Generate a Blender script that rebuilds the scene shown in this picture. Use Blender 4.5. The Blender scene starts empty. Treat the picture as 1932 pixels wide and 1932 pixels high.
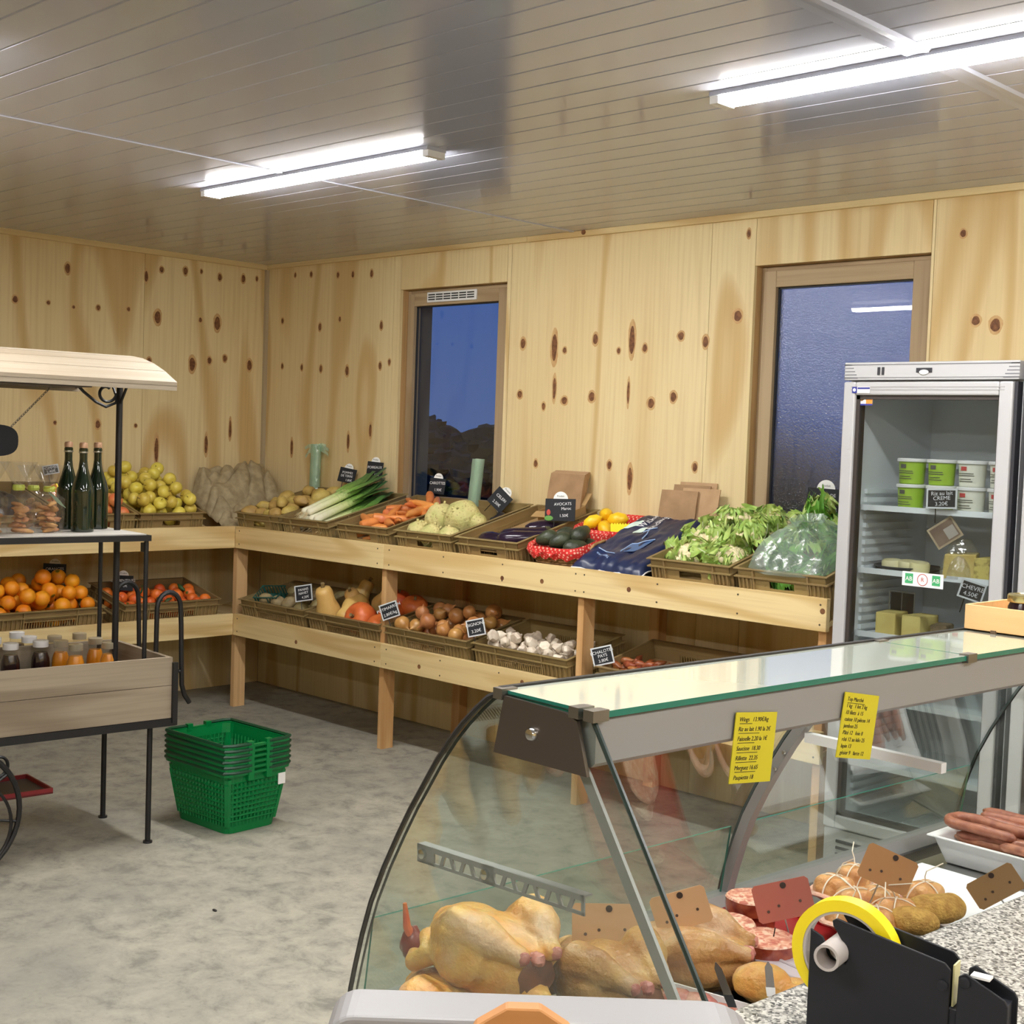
import bpy, bmesh, math, random
from mathutils import Vector, Matrix, Euler
from mathutils import noise as mnoise
R = random.Random(7)
PI = math.pi
scene = bpy.context.scene
COL = scene.collection

# ---------------------------------------------------------------- camera, sky, exposure
F_PX = 2535.66
CAM = Vector((7.06735, -4.98185, 1.6))
YAW, PITCH, ROLL = math.radians(44.25418), math.radians(3.11097), math.radians(2.02694)
FW = Vector((-math.sin(YAW)*math.cos(PITCH), math.cos(YAW)*math.cos(PITCH), -math.sin(PITCH)))
_r = Vector((math.cos(YAW), math.sin(YAW), 0)); _u = _r.cross(FW)
RT = math.cos(ROLL)*_r + math.sin(ROLL)*_u
UP = -math.sin(ROLL)*_r + math.cos(ROLL)*_u
cd = bpy.data.cameras.new('camera'); cam = bpy.data.objects.new('camera', cd); COL.objects.link(cam)
cd.sensor_width = 36; cd.lens = F_PX/1932*36; cd.clip_start = 0.02
cam.matrix_world = Matrix(((RT.x, UP.x, -FW.x, CAM.x), (RT.y, UP.y, -FW.y, CAM.y), (RT.z, UP.z, -FW.z, CAM.z), (0, 0, 0, 1)))
scene.camera = cam
world = bpy.data.worlds.new('dusk'); scene.world = world; world.use_nodes = True
wt = world.node_tree; bg = wt.nodes['Background']
_tc = wt.nodes.new('ShaderNodeTexCoord'); _sx = wt.nodes.new('ShaderNodeSeparateXYZ'); _rp = wt.nodes.new('ShaderNodeValToRGB')
wt.links.new(_tc.outputs['Generated'], _sx.inputs[0]); wt.links.new(_sx.outputs[2], _rp.inputs[0]); wt.links.new(_rp.outputs[0], bg.inputs[0])
_rp.color_ramp.elements[0].position = 0.0; _rp.color_ramp.elements[0].color = (0.060, 0.125, 0.33, 1)
_rp.color_ramp.elements[1].position = 0.35; _rp.color_ramp.elements[1].color = (0.038, 0.105, 0.40, 1)
bg.inputs[1].default_value = 1.0
LAMP_STRENGTH = 104.0
LAMP_COLOR = (1.0, 0.98, 0.95)
vs = scene.view_settings
vs.view_transform = 'Standard'; vs.look = 'None'; vs.exposure = 0.0; vs.gamma = 1.0; vs.use_curve_mapping = False
scene.cycles.max_bounces = 12; scene.cycles.transparent_max_bounces = 24; scene.cycles.sample_clamp_indirect = 6.0
scene.cycles.caustics_reflective = False; scene.cycles.caustics_refractive = False

# ---------------------------------------------------------------- rays of the photograph, to read real positions off known planes
def ray(px, py): return FW + RT*((px-966)/F_PX) + UP*((966-py)/F_PX)
def at_x(px, py, x): d = ray(px, py); return CAM + d*((x-CAM.x)/d.x)
def at_y(px, py, y): d = ray(px, py); return CAM + d*((y-CAM.y)/d.y)
def at_z(px, py, z): d = ray(px, py); return CAM + d*((z-CAM.z)/d.z)
def at_d(px, py, dist): return CAM + ray(px, py)*dist

# ---------------------------------------------------------------- materials
def sock(nt, v, inp):
    if isinstance(v, bpy.types.NodeSocket): nt.links.new(v, inp)
    else: inp.default_value = v
def nd(nt, typ, ins=None, **props):
    n = nt.nodes.new(typ)
    for k, v in props.items(): setattr(n, k, v)
    for k, v in (ins or {}).items(): sock(nt, v, n.inputs[k])
    return n
def mathn(nt, op, a, b=0.0, clamp=False):
    n = nt.nodes.new('ShaderNodeMath'); n.operation = op; n.use_clamp = clamp
    sock(nt, a, n.inputs[0]); sock(nt, b, n.inputs[1]); return n.outputs[0]
def ramp(nt, fac, stops):
    n = nt.nodes.new('ShaderNodeValToRGB'); sock(nt, fac, n.inputs[0]); e = n.color_ramp.elements
    while len(e) < len(stops): e.new(0.5)
    for i, (p, c) in enumerate(stops): e[i].position = p; e[i].color = (*c, 1)
    return n.outputs[0]
def mixc(nt, fac, a, b, mode='MIX'):
    n = nt.nodes.new('ShaderNodeMix'); n.data_type = 'RGBA'; n.blend_type = mode
    sock(nt, fac, n.inputs[0])
    for v, i in ((a, 6), (b, 7)): sock(nt, (*v, 1) if isinstance(v, tuple) and len(v) == 3 else v, n.inputs[i])
    return n.outputs[2]
def new_mat(name):
    m = bpy.data.materials.new(name); m.use_nodes = True
    return m, m.node_tree, m.node_tree.nodes['Principled BSDF']
def srgb(r, g, b):
    f = lambda c: (c/255/12.92) if c/255 <= 0.04045 else ((c/255+0.055)/1.055)**2.4
    return (f(r), f(g), f(b))
def obj_coords(nt, scale=(1, 1, 1), rnd=True):
    tc = nt.nodes.new('ShaderNodeTexCoord'); mp = nt.nodes.new('ShaderNodeMapping')
    nt.links.new(tc.outputs['Object'], mp.inputs[0]); mp.inputs['Scale'].default_value = scale
    if rnd:
        oi = nt.nodes.new('ShaderNodeObjectInfo')
        nt.links.new(mathn(nt, 'MULTIPLY', oi.outputs['Random'], 37.0), mp.inputs['Location'])
    return mp.outputs[0]
def mat(name, col, rough=0.5, metal=0.0, col2=None, scale=6.0, detail=3.0, vary=0.0, bump=0.0, bscale=None, lo=0.35, hi=0.65, coat=0.0, sub=0.0, alpha=1.0, stretch=(1, 1, 1), spec=0.5, trans=0.0):
    m, nt, p = new_mat(name)
    p.inputs['Roughness'].default_value = rough; p.inputs['Metallic'].default_value = metal
    p.inputs['Coat Weight'].default_value = coat; p.inputs['Alpha'].default_value = alpha
    p.inputs['Specular IOR Level'].default_value = spec; p.inputs['Transmission Weight'].default_value = trans
    if sub:
        p.inputs['Subsurface Weight'].default_value = sub; p.inputs['Subsurface Radius'].default_value = (0.02, 0.01, 0.006); p.inputs['Subsurface Scale'].default_value = 0.5
    c = (*col, 1)
    if col2 is not None:
        v = obj_coords(nt, stretch)
        nz = nd(nt, 'ShaderNodeTexNoise', {'Vector': v, 'Scale': scale, 'Detail': detail})
        c = ramp(nt, nz.outputs[0], [(lo, col), (hi, col2)])
    if vary:
        oi = nt.nodes.new('ShaderNodeObjectInfo')
        hs = nd(nt, 'ShaderNodeHueSaturation', {'Color': c})
        f = mathn(nt, 'MULTIPLY', mathn(nt, 'SUBTRACT', oi.outputs['Random'], 0.5), vary)
        sock(nt, mathn(nt, 'ADD', f, 1.0), hs.inputs['Value'])
        sock(nt, mathn(nt, 'ADD', mathn(nt, 'MULTIPLY', f, 0.12), 0.5), hs.inputs['Hue'])
        c = hs.outputs[0]
    sock(nt, c, p.inputs['Base Color'])
    if bump:
        v = obj_coords(nt, stretch, False)
        nz = nd(nt, 'ShaderNodeTexNoise', {'Vector': v, 'Scale': bscale or scale*4, 'Detail': 3.0})
        b = nd(nt, 'ShaderNodeBump', {'Strength': bump, 'Distance': 0.01, 'Height': nz.outputs[0]})
        nt.links.new(b.outputs[0], p.inputs['Normal'])
    return m
def wood(name, c1, c2, c3, axis='Z', freq=3.0, bands=7.0, rough=0.6, fibre=0.35, along=0.12):
    """c1 pale ground, c2 growth rings, c3 dark fibre; the grain runs along axis."""
    m, nt, p = new_mat(name); p.inputs['Roughness'].default_value = rough; p.inputs['Specular IOR Level'].default_value = 0.3
    s = [1.0, 1.0, 1.0]; s['XYZ'.index(axis)] = along
    v = obj_coords(nt, tuple(s))
    n1 = nd(nt, 'ShaderNodeTexNoise', {'Vector': v, 'Scale': freq, 'Detail': 1.0, 'Distortion': 0.25})
    sn = mathn(nt, 'SINE', mathn(nt, 'MULTIPLY', n1.outputs[0], bands*6.283))
    band = mathn(nt, 'ADD', mathn(nt, 'MULTIPLY', sn, 0.5), 0.5)
    c = ramp(nt, band, [(0.0, c1), (0.62, c1), (1.0, c2)])
    s2 = [60.0, 60.0, 60.0]; s2['XYZ'.index(axis)] = 1.6
    n2 = nd(nt, 'ShaderNodeTexNoise', {'Vector': obj_coords(nt, tuple(s2)), 'Scale': 1.0, 'Detail': 2.0})
    fib = mathn(nt, 'MULTIPLY', mathn(nt, 'SUBTRACT', n2.outputs[0], 0.45, True), fibre*3.5, True)
    c = mixc(nt, fib, c, c3)
    n3 = nd(nt, 'ShaderNodeTexNoise', {'Vector': obj_coords(nt, tuple(x*0.8 for x in s)), 'Scale': freq*0.6, 'Detail': 1.0})
    c = mixc(nt, mathn(nt, 'MULTIPLY', mathn(nt, 'SUBTRACT', n3.outputs[0], 0.4, True), 1.6, True), c, c2)
    nt.links.new(c, p.inputs['Base Color'])
    return m
def pane_ior(nt):
    """same mirror strength seen from either face of a sheet"""
    ge = nt.nodes.new('ShaderNodeNewGeometry'); return mathn(nt, 'SUBTRACT', 1.5, mathn(nt, 'MULTIPLY', ge.outputs['Backfacing'], 1.5-1/1.5))
def glass(name, tint=(0.93, 0.97, 0.95), refl=1.0, rough=0.0):
    """a pane: lets the room show through, mirrors it by Fresnel; both real surface properties"""
    m = bpy.data.materials.new(name); m.use_nodes = True; nt = m.node_tree; nt.nodes.clear()
    out = nt.nodes.new('ShaderNodeOutputMaterial')
    t = nd(nt, 'ShaderNodeBsdfTransparent', {'Color': (*tint, 1)})
    g = nd(nt, 'ShaderNodeBsdfGlossy', {'Color': (1, 1, 1, 1), 'Roughness': rough})
    fr = nd(nt, 'ShaderNodeFresnel', {'IOR': pane_ior(nt)})
    mx = nd(nt, 'ShaderNodeMixShader', {0: mathn(nt, 'MULTIPLY', fr.outputs[0], refl, True), 1: t.outputs[0], 2: g.outputs[0]})
    nt.links.new(mx.outputs[0], out.inputs[0]); return m
def film(name, tint=(0.9, 0.95, 0.92), milk=0.25, milkcol=(0.75, 0.9, 0.82), gloss=0.18, rough=0.12, bump=0.6, bscale=40):
    """thin crinkled plastic"""
    m = bpy.data.materials.new(name); m.use_nodes = True; nt = m.node_tree; nt.nodes.clear()
    out = nt.nodes.new('ShaderNodeOutputMaterial')
    nz = nd(nt, 'ShaderNodeTexNoise', {'Vector': obj_coords(nt), 'Scale': bscale, 'Detail': 2.0})
    b = nd(nt, 'ShaderNodeBump', {'Strength': bump, 'Distance': 0.01, 'Height': nz.outputs[0]})
    t = nd(nt, 'ShaderNodeBsdfTransparent', {'Color': (*tint, 1)})
    d = nd(nt, 'ShaderNodeBsdfDiffuse', {'Color': (*milkcol, 1), 'Normal': b.outputs[0]})
    tr = nd(nt, 'ShaderNodeBsdfTranslucent', {'Color': (*milkcol, 1), 'Normal': b.outputs[0]})
    g = nd(nt, 'ShaderNodeBsdfGlossy', {'Roughness': rough, 'Normal': b.outputs[0]})
    dd = nd(nt, 'ShaderNodeMixShader', {0: 0.5, 1: d.outputs[0], 2: tr.outputs[0]})
    a = nd(nt, 'ShaderNodeMixShader', {0: milk, 1: t.outputs[0], 2: dd.outputs[0]})
    c = nd(nt, 'ShaderNodeMixShader', {0: gloss, 1: a.outputs[0], 2: g.outputs[0]})
    nt.links.new(c.outputs[0], out.inputs[0]); return m
def emit(name, col, strength):
    m = bpy.data.materials.new(name); m.use_nodes = True; nt = m.node_tree; nt.nodes.clear()
    e = nd(nt, 'ShaderNodeEmission', {'Color': (*col, 1), 'Strength': strength}); o = nt.nodes.new('ShaderNodeOutputMaterial')
    nt.links.new(e.outputs[0], o.inputs[0]); return m

# ---------------------------------------------------------------- mesh builder
class MB:
    def __init__(s): s.v = []; s.f = []; s.mi = []
    def add(s, vs, fs, mi=0, M=None):
        o = len(s.v)
        s.v += [(M @ Vector(p)) if M is not None else Vector(p) for p in vs]
        s.f += [tuple(i+o for i in f) for f in fs]; s.mi += [mi]*len(fs); return s
    def box(s, a, b, mi=0, M=None):
        (x0, y0, z0), (x1, y1, z1) = a, b
        vs = [(x0, y0, z0), (x1, y0, z0), (x1, y1, z0), (x0, y1, z0), (x0, y0, z1), (x1, y0, z1), (x1, y1, z1), (x0, y1, z1)]
        return s.add(vs, [(0, 3, 2, 1), (4, 5, 6, 7), (0, 1, 5, 4), (1, 2, 6, 5), (2, 3, 7, 6), (3, 0, 4, 7)], mi, M)
    def prism(s, poly, h0, h1, axis='Z', mi=0, M=None):
        """2-D outline swept along axis; outline coordinates are the two other axes in order"""
        def p3(a, b, h): return {'Z': (a, b, h), 'Y': (a, h, b), 'X': (h, a, b)}[axis]
        n = len(poly); vs = [p3(a, b, h0) for a, b in poly]+[p3(a, b, h1) for a, b in poly]
        fs = [tuple(range(n-1, -1, -1)), tuple(range(n, 2*n))]+[(i, (i+1) % n, n+(i+1) % n, n+i) for i in range(n)]
        return s.add(vs, fs, mi, M)
    def tube(s, pts, r, n=8, mi=0, closed=False, M=None, caps=True, flat=1.0):
        pts = [Vector(p) for p in pts]; m = len(pts); rs = r if isinstance(r, (list, tuple)) else [r]*m
        vs = []; fs = []; prev = None
        for i, p in enumerate(pts):
            a = pts[(i-1) % m] if (closed or i > 0) else p; b = pts[(i+1) % m] if (closed or i < m-1) else p
            t = (b-a); t = t.normalized() if t.length > 1e-9 else Vector((0, 0, 1))
            if prev is None:
                ref = Vector((0, 0, 1)) if abs(t.z) < 0.9 else Vector((1, 0, 0)); x = t.cross(ref).normalized()
            else:
                x = prev-t*prev.dot(t); x = x.normalized() if x.length > 1e-9 else t.orthogonal().normalized()
            prev = x; y = t.cross(x)
            for k in range(n):
                an = 2*PI*k/n; vs.append(p+x*(math.cos(an)*rs[i])+y*(math.sin(an)*rs[i]*flat))
        for i in range(m if closed else m-1):
            j = (i+1) % m
            for k in range(n): fs.append((i*n+k, i*n+(k+1) % n, j*n+(k+1) % n, j*n+k))
        if caps and not closed: fs += [tuple(range(n-1, -1, -1)), tuple((m-1)*n+k for k in range(n))]
        return s.add(vs, fs, mi, M)
    def lathe(s, prof, n=20, mi=0, M=None, c=(0, 0, 0)):
        vs = []; fs = []; m = len(prof)
        for r, z in prof:
            for k in range(n): vs.append((c[0]+r*math.cos(2*PI*k/n), c[1]+r*math.sin(2*PI*k/n), c[2]+z))
        for i in range(m-1):
            for k in range(n): fs.append((i*n+k, i*n+(k+1) % n, (i+1)*n+(k+1) % n, (i+1)*n+k))
        fs += [tuple(range(n-1, -1, -1)), tuple((m-1)*n+k for k in range(n))]
        return s.add(vs, fs, mi, M)
    def cyl(s, p0, p1, r, n=12, mi=0, M=None): return s.tube([p0, p1], r, n, mi, M=M)
    def ball(s, c, r, nu=12, nv=8, mi=0, M=None, bump=0.0, bs=3.0, seed=0.0):
        r = r if isinstance(r, (tuple, list)) else (r, r, r); vs = []; fs = []
        def P(d):
            k = 1.0+(bump*mnoise.noise(Vector(d)*bs+Vector((seed, seed*1.7, 3.1))) if bump else 0.0)
            return (c[0]+d[0]*r[0]*k, c[1]+d[1]*r[1]*k, c[2]+d[2]*r[2]*k)
        vs.append(P((0, 0, -1)))
        for i in range(1, nv):
            t = PI*i/nv-PI/2
            for k in range(nu): vs.append(P((math.cos(t)*math.cos(2*PI*k/nu), math.cos(t)*math.sin(2*PI*k/nu), math.sin(t))))
        vs.append(P((0, 0, 1))); top = len(vs)-1
        for k in range(nu):
            fs.append((0, 1+(k+1) % nu, 1+k)); fs.append((top, top-nu+k, top-nu+(k+1) % nu))
        for i in range(nv-2):
            for k in range(nu): a = 1+i*nu; fs.append((a+k, a+(k+1) % nu, a+nu+(k+1) % nu, a+nu+k))
        return s.add(vs, fs, mi, M)
    def grid(s, fn, nu, nv, mi=0, M=None, thick=0.0):
        vs = [fn(i/nu, j/nv) for j in range(nv+1) for i in range(nu+1)]
        fs = [(j*(nu+1)+i, j*(nu+1)+i+1, (j+1)*(nu+1)+i+1, (j+1)*(nu+1)+i) for j in range(nv) for i in range(nu)]
        return s.add(vs, fs, mi, M)
    def mesh(s, name, mats, smooth=False, ang=0.7):
        me = bpy.data.meshes.new(name); me.from_pydata([tuple(v) for v in s.v], [], s.f); me.update()
        for m in (mats if isinstance(mats, (list, tuple)) else [mats]): me.materials.append(m)
        me.polygons.foreach_set('material_index', s.mi)
        if smooth:
            me.polygons.foreach_set('use_smooth', [True]*len(s.f)); me.set_sharp_from_angle(angle=ang)
        return me
    def obj(s, name, mats, parent=None, smooth=False, M=None, ang=0.7):
        o = bpy.data.objects.new(name, s.mesh(name, mats, smooth, ang)); COL.objects.link(o)
        if parent is not None: o.parent = parent
        if M is not None: o.matrix_local = M
        return o
def tag(o, label, cat, group=None, kind=None):
    o['label'] = label; o['category'] = cat
    if group: o['group'] = group
    if kind: o['kind'] = kind
    return o
def thing(name, label, cat, M=None, group=None):
    o = bpy.data.objects.new(name, None); COL.objects.link(o); o.empty_display_size = 0.05
    if M is not None: o.matrix_world = M
    return tag(o, label, cat, group)
def struct(name, M=None):
    o = bpy.data.objects.new(name, None); COL.objects.link(o); o['kind'] = 'structure'
    if M is not None: o.matrix_world = M
    return o
def part_copy(src, parent, M=None):
    c = src.copy(); COL.objects.link(c); c.parent = parent
    if M is not None: c.matrix_local = M
    return c
def clone(root, M, label=None, group=None):
    r = root.copy(); COL.objects.link(r); r.matrix_world = M
    if label: r['label'] = label
    if group: r['group'] = group
    elif 'group' in r: del r['group']
    for ch in list(root.children):
        c = ch.copy(); COL.objects.link(c); c.parent = r
        for g in list(ch.children):
            d = g.copy(); COL.objects.link(d); d.parent = c
    return r
def TR(x, y, z, rz=0.0, rx=0.0, ry=0.0): return Matrix.Translation((x, y, z)) @ Euler((rx, ry, rz), 'XYZ').to_matrix().to_4x4()
def text(body, size, parent, M, m, align='CENTER', name='lettering', shear=0.0):
    cu = bpy.data.curves.new(name, 'FONT'); cu.body = body; cu.size = size; cu.align_x = align; cu.align_y = 'CENTER'; cu.extrude = 0.0002; cu.shear = shear
    cu.materials.append(m); cu.resolution_u = 3
    tmp = bpy.data.objects.new(name, cu); COL.objects.link(tmp)
    me = bpy.data.meshes.new_from_object(tmp.evaluated_get(bpy.context.evaluated_depsgraph_get())); me.name = name; bpy.data.objects.remove(tmp)
    o = bpy.data.objects.new(name, me); COL.objects.link(o); o.parent = parent; o.matrix_local = M; return o
def solidify(o, t, offset=0.0):
    md = o.modifiers.new('thick', 'SOLIDIFY'); md.thickness = t; md.offset = offset; return o
def bevel(o, w, seg=2):
    md = o.modifiers.new('bevel', 'BEVEL'); md.width = w; md.segments = seg; md.limit_method = 'ANGLE'; return o
def fused(mb, name, mats, parent=None, M=None, voxel=0.006, smooth=3):
    """one continuous skin grown over overlapping lumps"""
    o = mb.obj(name+'_raw', mats); md = o.modifiers.new('r', 'REMESH'); md.mode = 'VOXEL'; md.voxel_size = voxel; md.use_smooth_shade = True
    if smooth: sm = o.modifiers.new('s', 'SMOOTH'); sm.iterations = smooth; sm.factor = 0.5
    dg = bpy.context.evaluated_depsgraph_get(); me = bpy.data.meshes.new_from_object(o.evaluated_get(dg)); me.name = name
    bpy.data.objects.remove(o)
    if not me.materials:
        for m in (mats if isinstance(mats, (list, tuple)) else [mats]): me.materials.append(m)
    n = bpy.data.objects.new(name, me); COL.objects.link(n)
    if parent is not None: n.parent = parent
    if M is not None: n.matrix_local = M
    return n
def arc(c, r, a0, a1, n, ax=(1, 0, 0), ay=(0, 0, 1)):
    ax, ay, c = Vector(ax), Vector(ay), Vector(c)
    return [c+ax*(r*math.cos(a0+(a1-a0)*i/n))+ay*(r*math.sin(a0+(a1-a0)*i/n)) for i in range(n+1)]

# ---------------------------------------------------------------- shared materials
PLY = wood('plywood', srgb(228, 209, 162), srgb(204, 174, 120), srgb(176, 140, 94), 'Z', freq=2.3, bands=4.5, fibre=0.25, along=0.17)
PINE_X = wood('pine_along_x', srgb(228, 206, 154), srgb(206, 176, 120), srgb(178, 138, 88), 'X', freq=6, bands=3.0, fibre=0.3)
PINE_Y = wood('pine_along_y', srgb(228, 206, 154), srgb(206, 176, 120), srgb(178, 138, 88), 'Y', freq=6, bands=3.0, fibre=0.3)
PINE_Z = wood('pine_post', srgb(216, 178, 128), srgb(196, 150, 98), srgb(165, 118, 72), 'Z', freq=8, bands=2.0, fibre=0.3)
OAK_Z = wood('window_wood_upright', srgb(176, 154, 122), srgb(148, 124, 94), srgb(116, 92, 68), 'Z', freq=9, bands=2.0)
OAK_X = wood('window_wood_rail', srgb(180, 158, 124), srgb(156, 132, 100), srgb(120, 96, 70), 'X', freq=9, bands=2.0)
REVEAL = wood('reveal_wood', srgb(196, 162, 112), srgb(172, 134, 88), srgb(130, 92, 58), 'Z', freq=5, bands=2.0)
KNOT = mat('knot', srgb(132, 88, 52), 0.7, col2=srgb(96, 58, 32), scale=60)
KNOT_HALO = mat('knot_halo', srgb(190, 148, 98), 0.7, col2=srgb(204, 168, 116), scale=40)
PVC = mat('white_lacquer', srgb(180, 183, 197), 0.12, spec=0.62)
GROOVE = mat('plank_backing', srgb(120, 115, 108), 0.8)
STEEL = mat('steel', srgb(190, 190, 188), 0.28, 1.0)
STEEL_DARK = mat('brushed_steel', srgb(140, 136, 130), 0.42, 1.0)
ALU = mat('anodised_aluminium', srgb(160, 160, 160), 0.45, 0.25)
CHROME = mat('chrome', srgb(215, 215, 215), 0.12, 1.0)
BLACKMETAL = mat('black_painted_iron', srgb(20, 19, 21), 0.45)
WHITEPL = mat('white_plastic', srgb(232, 232, 232), 0.35)
WHITE = mat('white_paper', srgb(240, 240, 238), 0.7)
SLATE = mat('chalk_board', srgb(26, 28, 34), 0.75)
CHALK = mat('chalk_white', srgb(226, 228, 230), 0.8)
INK = mat('dark_ink', srgb(52, 50, 36), 0.8)
INKBLUE = mat('print_blue', srgb(45, 52, 140), 0.6)
GREENPR = mat('print_green', srgb(70, 170, 110), 0.6)
REDPR = mat('print_red', srgb(190, 70, 70), 0.6)
GREYPR = mat('print_grey', srgb(90, 92, 86), 0.7)
LED = emit('led_diffuser', LAMP_COLOR, LAMP_STRENGTH)
PANE = glass('window_glass', (0.95, 0.97, 0.98))

# ---------------------------------------------------------------- room
H = 2.63; XR = 9.6; YF = -8.4
def concrete():
    m, nt, p = new_mat('polished_concrete'); p.inputs['Roughness'].default_value = 0.55; p.inputs['Specular IOR Level'].default_value = 0.35
    v = obj_coords(nt, (1, 1, 1), False)
    a = nd(nt, 'ShaderNodeTexNoise', {'Vector': v, 'Scale': 1.1, 'Detail': 3.0, 'Roughness': 0.55})
    b = nd(nt, 'ShaderNodeTexNoise', {'Vector': v, 'Scale': 8.5, 'Detail': 8.0, 'Roughness': 0.72, 'Distortion': 0.3})
    d = nd(nt, 'ShaderNodeTexNoise', {'Vector': v, 'Scale': 42.0, 'Detail': 3.0})
    c = ramp(nt, b.outputs[0], [(0.36, srgb(122, 120, 111)), (0.47, srgb(152, 148, 135)), (0.62, srgb(170, 165, 150))])
    c = mixc(nt, mathn(nt, 'MULTIPLY', mathn(nt, 'SUBTRACT', a.outputs[0], 0.46, True), 2.2, True), c, srgb(128, 126, 119))
    c = mixc(nt, mathn(nt, 'MULTIPLY', mathn(nt, 'SUBTRACT', d.outputs[0], 0.60, True), 2.5, True), c, srgb(104, 101, 92))
    nt.links.new(c, p.inputs['Base Color'])
    bp = nd(nt, 'ShaderNodeBump', {'Strength': 0.12, 'Distance': 0.01, 'Height': b.outputs[0]}); nt.links.new(bp.outputs[0], p.inputs['Normal'])
    return m
fl = MB().box((-0.3, YF, -0.1), (XR, 0.3, 0)).obj('floor', concrete()); fl['kind'] = 'structure'

# ceiling: lacquered planks along X in three bays, cover strips over the joints
ceil = struct('ceiling')
MB().box((-0.3, YF, H+0.012), (XR, 0.3, H+0.1)).obj('plank_backing', GROOVE, ceil)
PW = 0.1305
def plank_mesh(x0, x1):
    w = PW/2
    sec = [(-w, 0.012), (-w, 0.006), (-w+0.0045, 0), (w-0.0045, 0), (w, 0.006), (w, 0.012)]
    return MB().prism([(a, b) for a, b in sec], x0, x1, 'X')
for x0, x1 in ((0.0, 2.575), (2.585, 5.32), (5.34, XR)):
    first = None; k = 0
    while True:
        yc = -0.085-PW*k
        if yc < YF: break
        if first is None:
            first = plank_mesh(x0, x1).obj('ceiling_plank', PVC, ceil, M=TR(0, yc, H))
        else: part_copy(first, ceil, TR(0, yc, H))
        k += 1
MB().box((2.568, YF, H-0.004), (2.592, 0, H)).obj('joint_strip', PVC, ceil)
MB().prism([(5.292, H), (5.300, H-0.007), (5.322, H-0.005), (5.338, H-0.005), (5.360, H-0.007), (5.368, H)], YF, 0, 'Y').obj('joint_strip', PVC, ceil)

# walls
wb = struct('wall_back'); wl = struct('wall_left'); wr = struct('wall_right'); wf = struct('wall_front')
CLAD = mat('outer_cladding', srgb(70, 78, 84), 0.7)
W1 = (1.283, 2.12, 1.13, 2.412); W2 = (3.65, 4.48, 1.10, 2.395)
G = 0.0012
def panel(parent, x0, x1, z0, z1, y0=0.0, y1=0.018, m=PLY, name='plywood_panel'):
    return MB().box((x0+G, y0, z0+G), (x1-G, y1, z1-G)).obj(name, m, parent)
for x0, x1, z0, z1 in ((0, 1.224, 0, H), (1.224, W1[0], W1[2], H), (W1[0], W1[1], W1[3], H), (1.224, 2.15, 0, W1[2]), (W1[1], 2.15, W1[2], H), (2.15, 3.412, 0, H),
                       (3.412, W2[0], 0, H), (W2[0], W2[1], W2[3], H), (W2[0], W2[1], 0, W2[2]), (W2[1], 4.494, 0, H), (4.494, 5.744, 0, H), (5.744, 6.994, 0, H), (6.994, 8.244, 0, H), (8.244, XR, 0, H)):
    if (x0, x1) in ((1.224, W1[0]), (W1[1], 2.15)): panel(wb, x0, x1, z0, z1)
    else: panel(wb, x0, x1, z0, z1)
for x0, x1, z0, z1 in ((-0.3, W1[0]-0.02, 0, H), (W1[1]+0.02, W2[0]-0.02, 0, H), (W2[1]+0.02, XR, 0, H), (W1[0]-0.02, W1[1]+0.02, 0, W1[2]-0.02), (W1[0]-0.02, W1[1]+0.02, W1[3]+0.02, H), (W2[0]-0.02, W2[1]+0.02, 0, W2[2]-0.02), (W2[0]-0.02, W2[1]+0.02, W2[3]+0.02, H)):
    MB().box((x0, 0.018, z0), (x1, 0.26, z1)).obj('wall_core', CLAD, wb)
yy = [0, -0.86, -2.11, -3.36, -4.61, -5.86, -7.11, YF]
for a, b in zip(yy, yy[1:]): MB().box((-0.018, b+G, G), (0, a-G, H)).obj('plywood_panel', PLY, wl)
MB().box((-0.3, YF, 0), (-0.018, 0.018, H)).obj('wall_core', CLAD, wl)
for k in range(7): MB().box((XR, YF+1.2*k+G, 0), (XR+0.02, YF+1.2*(k+1)-G, H)).obj('plywood_panel', PLY, wr)
for k in range(8): MB().box((1.2*k+G, YF-0.02, 0), (1.2*(k+1)-G, YF, H)).obj('plywood_panel', PLY, wf)
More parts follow.
